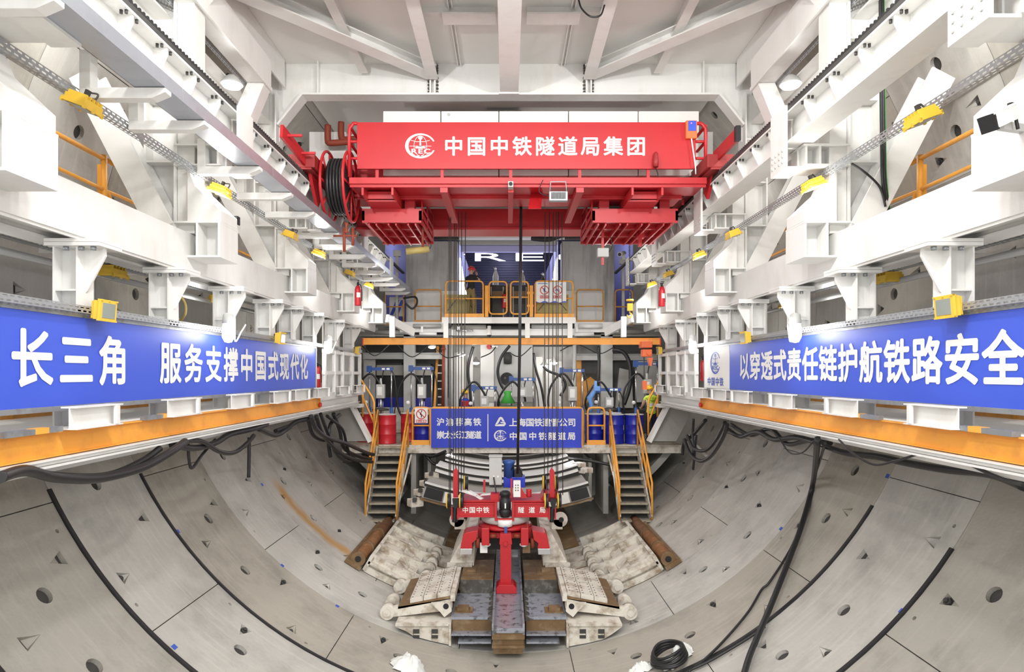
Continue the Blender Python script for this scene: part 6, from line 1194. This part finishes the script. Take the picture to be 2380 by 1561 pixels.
# ring of machinery in shade on both sides of the stack
for s in (-1, 1):
    t = thing('shield_flank', 'shaded grey shield plating beside the %s stairs' % SIDE[s], 'plating', ring_pt(s*.75, 21, R0-.5), 'shield plating', kind='structure')
    part(t, 'plate', MB().ringband(s*math.radians(33), s*math.radians(52), 19.9, 22.5, R0-.7, R0-.5, 8), 'grey_panel'); part(t, 'fin', MB().box(U(s, 2.75), U(s, 2.9), 19.7, 21.5, -4.2, -2.4).box(U(s, 2.35), U(s, 2.45), 20.1, 21.5, -3.9, -2.6), 'grey_panel'); part(t, 'bar', MB().cyl((U(s, 2.85), 19.4, -2.4), (U(s, 3.05), 18.4, -3.6), .03, n=8), 'white_dirty')
# ================================================================ hoses and loose cables
HN = [0]
def dep(x):       # depth of the side structure that a hose follows
    T = ((0, 5.6), (400, 8.4), (600, 11.2), (730, 14.6), (870, 18.8)) if x < 1180 else ((0, 5.75), (400, 8.6), (600, 11.6), (690, 13.4), (800, 17.0))
    t = x if x < 1180 else 2380-x
    for (x0, y0), (x1, y1) in zip(T, T[1:]):
        if t <= x1: return y0+(y1-y0)*(t-x0)/(x1-x0)
    return T[-1][1]
def hose(pts, r, lab, nm='hose', group='black hoses', m='rubber', k=8, n=8): return solo(nm, MB().tube(curve(pts, k), r, n), m, lab, 'hose' if nm == 'hose' else 'cable', group)
def q(l, d0, d1):     # hoses lie one behind the other, each a little farther than the last
    if d0 > 19: return [P(x, y, d0+(d1-d0)*i/max(1, len(l)-1)) for i, (x, y) in enumerate(l)]
    HN[0] += 1; o = .125*((HN[0] % 9)-4)
    return [P(x, y+11, dep(x)+o) for x, y in l]
# left bundle under the orange beam
hose(q([(0, 1098), (60, 1082), (130, 1098), (230, 1100), (330, 1075), (395, 1040), (430, 1015)], 5.7, 8.3), .05, 'fat black hose sagging low under the near end of the left orange beam')
hose(q([(60, 1084), (150, 1096), (250, 1093), (330, 1060), (372, 1030)], 5.9, 7.6), .04, 'second black hose sagging beside the fat one on the left')
hose(q([(425, 1012), (470, 1015), (510, 1038), (545, 1040), (575, 1018), (590, 1000)], 8.3, 10.5), .035, 'black hose looping under the middle of the left orange beam')
hose(q([(400, 1022), (450, 1030), (500, 1018), (535, 998), (590, 985), (620, 975)], 8.2, 11), .045, 'black hose swinging up along the left orange beam')
hose(q([(437, 1020), (440, 1060), (447, 1076), (470, 1045), (500, 1010)], 8.5, 9.5), .022, 'thin black hose hanging in a V on the left', 'cable', 'thin hanging cables')
hose(q([(579, 1005), (579, 1040), (578, 1098)], 10.4, 10.4), .03, 'black pipe end hanging straight down on the left')
hose(q([(600, 985), (640, 1000), (668, 985), (690, 968), (730, 962)], 11, 14), .045, 'black hose dipping once before the far end of the left orange beam')
hose(q([(640, 990), (680, 975), (700, 962), (722, 955)], 11.5, 14), .04, 'short black hose tucked under the left beam end')
for k, l in enumerate(([(722, 955), (735, 985), (760, 1005), (800, 1018), (850, 1040), (868, 1045)], [(735, 955), (752, 1000), (790, 1040), (830, 1058), (865, 1062)], [(745, 950), (768, 1010), (788, 1050), (815, 1060)], [(760, 955), (795, 985), (805, 1020), (812, 1050), (800, 1062)], [(775, 950), (790, 990), (800, 1030), (835, 1050), (862, 1055)], [(790, 952), (768, 975), (764, 1020), (768, 1050)], [(716, 962), (728, 1000), (755, 1012), (764, 995)])):
    hose(q(l, 14.6, 18.6), .05-.004*(k % 4), 'black hose of the bundle below the left cheek plate, %s' % ('uppermost', 'second', 'third', 'innermost', 'fifth', 'straight one', 'small looping one')[k], group='left hose bundle')
# right bundle
hose(q([(1690, 985), (1720, 1003), (1760, 992), (1800, 1010), (1850, 1005), (1900, 1018), (1960, 1040), (2040, 1050), (2110, 1065), (2200, 1080), (2300, 1090), (2380, 1120)], 13, 5.8), .045, 'long wavy black hose under the right orange beam')
hose(q([(1700, 975), (1745, 1000), (1790, 985), (1830, 1020), (1880, 1012), (1930, 1018)], 12.6, 9.3), .04, 'second wavy black hose under the right orange beam')
hose(q([(1950, 1010), (1980, 1040), (2030, 1068), (2080, 1060), (2130, 1045)], 8.5, 7.0), .014, 'thin cable looping under the right orange beam', 'cable', 'thin hanging cables')
hose(q([(1810, 1005), (1835, 1040), (1865, 1040), (1890, 1015), (1905, 1003)], 10.5, 9.4), .012, 'thin cable loop before the hanging black pipe', 'cable', 'thin hanging cables')
hose(q([(2240, 1060), (2290, 1085), (2340, 1105), (2380, 1115)], 6.3, 5.5), .018, 'thin cable at the near end of the right orange beam', 'cable', 'thin hanging cables')
for k, l in enumerate(([(1690, 975), (1680, 1005), (1655, 1045), (1630, 1060), (1605, 1045), (1590, 1010)], [(1685, 970), (1665, 1010), (1640, 1035), (1612, 1030), (1597, 1000)], [(1612, 962), (1610, 1000), (1612, 1040), (1611, 1078), (1614, 1040), (1618, 1000)], [(1640, 965), (1610, 1000), (1590, 1015), (1586, 1045)], [(1600, 1000), (1625, 1030), (1650, 1050), (1668, 1020), (1680, 985)])):
    hose(q(l, 14.0, 16.5), .045-.006*(k % 3), '%s hose of the bundle below the right cheek plate' % ('outermost', 'second', 'long narrow loop', 'innermost', 'pale crossing')[k], group='right hose bundle', m='grey_panel' if k == 4 else 'rubber')
# black pipes that run down the right lining
def onwall(l, off, first=None):
    o = [surf(x, y, off) for x, y in l]
    return ([first] if first else [])+o
hose(onwall([(1890, 1120), (1865, 1215), (1830, 1310), (1790, 1410), (1760, 1480), (1740, 1530), (1720, 1600)], .15, P(1900, 1020, 9.3)), .045, 'thick wet black pipe running down the right lining')
hose(onwall([(1893, 1110), (1870, 1190), (1840, 1270), (1790, 1350), (1770, 1370), (1740, 1420), (1690, 1480), (1640, 1530), (1600, 1561)], .056, P(1918, 1030, 9.3)), .02, 'thinner black cable beside the thick pipe on the right lining', 'cable', 'lining cables')
hose(onwall([(1778, 1455), (1750, 1475), (1710, 1500), (1650, 1535), (1598, 1560), (1560, 1590)], .055), .022, 'black cable continuing the right seal strip down to the coil', 'cable', 'lining cables')
# under the lower platform
for k, l in enumerate(([(980, 1050), (1000, 1060), (1020, 1055), (1036, 1048)], [(985, 1050), (1005, 1075), (1025, 1078), (1045, 1058), (1050, 1045)], [(1280, 1055), (1310, 1062), (1345, 1066), (1380, 1072), (1420, 1080)])):
    hose(q(l, 19.6, 19.3), .045, 'black hose under the lower platform, %s' % ('upper left', 'lower left loop', 'right')[k], group='hoses under the platform')
hose(q([(938, 693), (965, 690), (969, 705), (958, 717), (943, 705)], 22.6, 22.4), .035, 'black cable curling from the far end of the grey trough', 'cable', None)
# cable bundle down the right column
t = thing('cable_bundle', 'vertical black and green cable bundle beside the second right column', 'cable', P(2065, 500, 8.9))
for k, (dx, m_) in enumerate(((0, 'black'), (4.5, 'rubber'), (8, 'green'))): part(t, 'cable', MB().tube(curve([P(2046+dx, -20, 8.7), P(2048+dx, 200, 8.8), P(2050+dx, 350, 8.8), P(2052+dx, 420, 8.8), P(2062+dx, 505, 8.9)], 6), .022 if k < 2 else .012, 6), m_)
part(t, 'branch', MB().tube(curve([P(1980, 380, 8.8), P(2010, 400, 8.7), P(2045, 435, 8.8), P(2058, 480, 8.8)], 6), .016, 6), 'black')
# cable loop on the ceiling
hose([P(1345, 0, 10.3), P(1352, 20, 10.3), P(1372, 38, 10.2), P(1395, 36, 10.2), P(1404, 15, 10.3), P(1410, -5, 10.3)], .014, 'thin dark cable loop hanging from the ceiling', 'cable', None)
# ================================================================ white bags and the coiled hose at the bottom
def bag(cx, cy, rx, ry, h, lab, seed, nm='plastic_bag'):
    rnd = random.Random(seed); c = surf(cx, cy, 0.02); nrm = (Vector((AX, c.y, AZ))-c).normalized(); tx = Vector((0, 1, 0)).cross(nrm).normalized(); ty = nrm.cross(tx)
    mb = MB(); N = 36; K = 12; vs = [c+nrm*h]; wob = [rnd.uniform(.75, 1.2) for _ in range(N)]; ph = [rnd.uniform(0, 6.3) for _ in range(5)]
    for i in range(1, K+1):
        r = i/K
        for j in range(N):
            a = 2*math.pi*j/N; w_ = 1+(wob[j]-1)*r*.7
            z = h*(1-r**2.2)*(1+.35*math.sin(3*a+ph[0]+5*r)*r)+.03*math.sin(7*a+ph[1]+9*r)*(1-r*.5)+.012*math.sin(13*a+ph[2]-14*r)
            vs.append(c+tx*(rx*r*w_*math.cos(a))+ty*(ry*r*w_*math.sin(a))+nrm*max(z, -.01))
    fs = [(0, 1+j, 1+(j+1) % N) for j in range(N)]+[(1+i*N+j, 1+(i+1)*N+j, 1+(i+1)*N+(j+1) % N, 1+i*N+(j+1) % N) for i in range(K-1) for j in range(N)]
    mb.add(vs, fs, 0, True); solo(nm, mb, 'plastic_white', lab, 'bag', 'white plastic bags')
bag(948, 1548, .30, .30, .17, 'crumpled white plastic bag at the bottom left of centre', 3)
bag(1585, 1515, .18, .26, .13, 'white bag under the black hose coil', 5); bag(1490, 1556, .22, .12, .10, 'flat white bag left of the black hose coil', 8); bag(1560, 1545, .16, .14, .12, 'small crumpled white bag inside the hose coil', 9)
c = surf(1552, 1522, .16); nrm = (Vector((AX, c.y, AZ))-c).normalized(); tx = Vector((0, 1, 0)).cross(nrm).normalized(); ty = nrm.cross(tx)
t = thing('hose_coil', 'coiled black hose lying on white bags at the bottom', 'hose coil', c)
for k in range(5):
    r_ = .30-.012*k
    part(t, 'hose_turn', MB().tube([c+tx*(r_*math.cos(a)+.01*k)+ty*(r_*1.08*math.sin(a))+nrm*(-.05+.035*k+.02*math.sin(a*2+k)) for a in [j*math.pi/18 for j in range(36)]], .024, 8, closed=True), 'rubber')
# ================================================================ people
def person(name, label, feet, heading, J, regions, shoe='boot', scale=1.0):
    # one continuous skinned body; J: joint -> (x, y, z, radius); y is forward. regions(face centre) -> material index
    names = list(J); E = []
    chain = [('pelvis', 'spine'), ('spine', 'chest'), ('chest', 'neckb'), ('neckb', 'neck'), ('neck', 'head'), ('head', 'crown'), ('head', 'chin'), ('chest', 'shl'), ('chest', 'shr'), ('pelvis', 'hipl'), ('pelvis', 'hipr')]
    for s in 'lr': chain += [('sh'+s, 'el'+s), ('el'+s, 'wr'+s), ('wr'+s, 'pa'+s), ('hip'+s, 'kn'+s), ('kn'+s, 'an'+s), ('an'+s, 'to'+s)]
    for s in 'lr':
        w_, p = Vector(J['wr'+s][:3]), Vector(J['pa'+s][:3]); d = (p-w_).normalized(); sd = d.cross(Vector((0, 1, 0))); sd = sd.normalized() if sd.length > .1 else Vector((1, 0, 0))
        for k, (o, l) in enumerate(((-.028, .055), (-.010, .066), (.010, .062), (.028, .048))):
            a = p+sd*o+d*.012; b = a+d*l*.55+Vector((0, .008, 0)); c = a+d*l+Vector((0, .022, 0))
            J['f%s%da' % (s, k)] = (*a, .011); J['f%s%db' % (s, k)] = (*b, .009); J['f%s%dc' % (s, k)] = (*c, .008); chain += [('pa'+s, 'f%s%da' % (s, k)), ('f%s%da' % (s, k), 'f%s%db' % (s, k)), ('f%s%db' % (s, k), 'f%s%dc' % (s, k))]
        m_ = w_.lerp(p, .55); a = m_+sd*-.038+d*.01; b = a+sd*-.012+d*.035; J['t%sa' % s] = (*a, .012); J['t%sb' % s] = (*b, .009); chain += [('pa'+s, 't%sa' % s), ('t%sa' % s, 't%sb' % s)]
    names = list(J); ix = {n: i for i, n in enumerate(names)}
    me = bpy.data.meshes.new(name); me.from_pydata([Vector(J[n][:3])*scale for n in names], [(ix[a], ix[b]) for a, b in chain], [])
    o = bpy.data.objects.new(name, me); COL.objects.link(o)
    sk = o.modifiers.new('s', 'SKIN'); sk.use_smooth_shade = True
    for n in names:
        dd = me.skin_vertices[0].data[ix[n]]; r = J[n][3]*scale; dd.radius = (r, r) if len(J[n]) < 5 else (r, J[n][4]*scale)
    me.skin_vertices[0].data[ix['pelvis']].use_root = True
    ss = o.modifiers.new('u', 'SUBSURF'); ss.levels = 1; ss.render_levels = 1
    dg = bpy.context.evaluated_depsgraph_get(); dg.update(); m2 = bpy.data.meshes.new_from_object(o.evaluated_get(dg)); m2.name = name
    bpy.data.objects.remove(o)
    return m2, feet, heading
def finish(m2, name, label, feet, heading, mats, region, group=None):
    m2.materials.clear()
    for m in mats: m2.materials.append(M[m])
    for p in m2.polygons: p.material_index = region(p.center)
    o = bpy.data.objects.new(name, m2); COL.objects.link(o); o.location = Vector(feet)+Vector((0, 0, CZ)); o.rotation_euler = (0, 0, heading); OFF[o.name] = Vector(feet)
    return tag(o, label, 'person', group)
def base():
    return {'pelvis': (0, 0, .95, .14, .105), 'spine': (0, 0, 1.12, .135, .095), 'chest': (0, 0, 1.31, .155, .11), 'neckb': (0, -.005, 1.45, .07), 'neck': (0, .005, 1.50, .052), 'head': (0, .012, 1.60, .088), 'crown': (0, .008, 1.68, .075), 'chin': (0, .07, 1.555, .045),
        'shl': (-.175, 0, 1.40, .062), 'shr': (.175, 0, 1.40, .062), 'ell': (-.235, .0, 1.12, .044), 'elr': (.235, .0, 1.12, .044), 'wrl': (-.25, .06, .89, .030), 'wrr': (.25, .06, .89, .030), 'pal': (-.25, .085, .82, .032, .02), 'par': (.25, .085, .82, .032, .02),
        'hipl': (-.085, 0, .88, .098), 'hipr': (.085, 0, .88, .098), 'knl': (-.10, .02, .50, .062), 'knr': (.10, .02, .50, .062), 'anl': (-.105, -.01, .09, .044), 'anr': (.105, -.01, .09, .044), 'tol': (-.115, .13, .045, .042), 'tor': (.115, .13, .045, .042)}
def face(o, z=1.60, y=.10, x=0):
    mb = MB().prism([(y-.01, z-.025), (y+.022, z-.02), (y, z+.02)], 'x', x-.012, x+.012); part(o, 'nose', mb, 'skin', local=True)
    mb = MB()
    for e in (-.032, .032): mb.ball((x+e, y-.018, z+.012), .011, n=8)
    part(o, 'eyes', mb, 'black', local=True); part(o, 'mouth', MB().box(x-.02, x+.02, y-.02, y-.004, z-.05, z-.043), 'sign_red', local=True)
    mb = MB()
    for e in (-.09, .09): mb.ball((x+e, .01, z-.005), .026, (.4, .7, 1.2), 8)
    part(o, 'ears', mb, 'skin', local=True)
def helmet(o, m, x=0, y=.01, z=1.645, tilt=0):
    h = MB(); h.ball((x, y, z), .125, (1, 1.12, .95), 18, h0=0, h1=1); h.lathe([(.125, -.012), (.142, -.014), (.142, .0), (.125, .005)], (x, y+.005, z), n=20); h.box(x-.07, x+.07, y+.12, y+.19, z-.016, z-.002); h.box(x-.018, x+.018, y-.10, y+.10, z+.10, z+.125)
    part(o, 'helmet', h, m, local=True)
# man in black T-shirt on the upper platform, seen from behind, one hand raised with a radio
J = base(); J['elr'] = (.25, .14, 1.28, .044); J['wrr'] = (.10, .24, 1.47, .031); J['par'] = (.06, .23, 1.55, .033, .022); J['head'] = (0, .03, 1.60, .088); J['ell'] = (-.25, .02, 1.13, .044); J['wrl'] = (-.24, .12, .94, .03); J['pal'] = (-.22, .16, .88, .032, .02)
f = P(1095, 728, 22.22); f.z = 1.87
m2, *_ = person('person', '', f, 0, J, None)
def rg(c):
    if c.z > 1.475: return 0
    if c.z > .97 and abs(c.x) < .235 and (c.z > 1.26 or abs(c.x) < .19): return 1
    if c.z < .1: return 3
    if abs(c.x) > .2: return 0
    return 2
o = finish(m2, 'person', 'person in black T-shirt and red helmet raising a radio on the upper platform', f, -.5, ['skin', 'shirt_black', 'khaki', 'boot'], rg); face(o, 1.60, .12); helmet(o, 'helmet_red', 0, .03)
part(o, 'radio', MB().box(.03, .075, .24, .275, 1.53, 1.66).cyl((.04, .26, 1.66), (.04, .26, 1.76), .008, n=6), 'black', local=True)
# worker in the yellow vest on the lower platform, seen from behind
J = base(); J['ell'] = (-.26, .05, 1.14, .044); J['wrl'] = (-.22, .26, 1.02, .03); J['pal'] = (-.2, .33, 1.03, .032, .02); J['head'] = (-.03, .06, 1.59, .088); J['chin'] = (-.04, .12, 1.545, .045); J['crown'] = (-.03, .05, 1.67, .075)
f = P(1513, 1010, 20.45); f.z = -2.12
m2, *_ = person('person', '', f, 0, J, None)
def rg(c):
    if c.z > 1.46: return 0
    if c.z > .86 and abs(c.x) < .2 and c.z > .9: return 4 if (.98 < c.z < 1.04 or 1.13 < c.z < 1.18) else 1
    if c.z < .1: return 3
    if abs(c.x) > .19: return 0 if c.z < 1.3 else 1
    return 2
o = finish(m2, 'person', 'person in a yellow vest and yellow helmet on the lower platform', f, .25, ['skin', 'vest', 'navy', 'boot', 'reflective'], rg); face(o, 1.59, .15, -.03); helmet(o, 'helmet_yellow', -.03, .05)
mb = MB(); fl = Flat(mb, (0, -.118, 0), (1, 0, 0), (0, 0, 1)); fl.arc(0, 1.36, .022, .03); fl.rect(-.09, .09, 1.285, 1.297); fl.rect(-.06, .06, 1.25, 1.262); fl.rect(-.11, .11, 1.055, 1.075); part(o, 'vest_print', mb, 'dark', local=True)
# worker in blue between the white stanchions, mostly hidden
J = base(); J['elr'] = (.25, .05, 1.14, .044); J['wrr'] = (.22, .24, 1.0, .03); J['par'] = (.2, .31, 1.0, .032, .02)
f = P(1081, 1010, 22.4); f.z = -2.3
m2, *_ = person('person', '', f, 0, J, None)
o = finish(m2, 'person', 'person in blue and red overalls and yellow helmet between the white stanchions', f, .9, ['skin', 'blue_deep', 'sign_red', 'boot'], lambda c: 0 if c.z > 1.47 else (2 if 1.2 < c.z < 1.38 and abs(c.x) < .2 else (3 if c.z < .1 else (0 if c.z < .86 and abs(c.x) > .19 else 1)))); face(o); helmet(o, 'helmet_yellow')
# bullet camera at the upper right and work light at the left
D = 4.95; t = thing('bullet_camera', 'white surveillance camera with a black front at the upper right', 'camera', P(2325, 300, D))
part(t, 'body', MB().bar(P(2298, 286, D-.05), P(2350, 262, D), .12, .12), 'white_clean', .01); part(t, 'sun_shield', MB().bar(P(2288, 273, D-.05), P(2345, 246, D), .15, .015), 'white_clean'); part(t, 'front', MB().bar(P(2294, 289, D-.06), P(2300, 286, D-.05), .115, .125), 'black')
part(t, 'mount', MB().bar(P(2325, 292, D), P(2378, 300, D+.2), .05, .06), 'grey'); part(t, 'cable', MB().tube(curve([P(2343, 243, D), P(2356, 243, D), P(2360, 270, D), P(2366, 300, D)], 5), .012, 6), 'black')
D = 10.8; p = P(546, 513, D); t = thing('work_light', 'small black work light on the left walkway girder', 'work light', (p.x, D, 1.92)); part(t, 'head', MB().box(p.x-.07, p.x+.07, p.y-.05, p.y+.05, p.z-.07, p.z+.07), 'black', .01); part(t, 'glass', MB().box(p.x-.055, p.x+.055, p.y-.055, p.y-.05, p.z-.055, p.z+.055), 'glass_off'); part(t, 'stand', MB().box(p.x-.02, p.x+.02, p.y-.02, p.y+.02, 1.92, p.z-.07).box(p.x-.07, p.x+.07, p.y-.06, p.y+.06, p.z-.2, p.z-.08), 'white_clean')
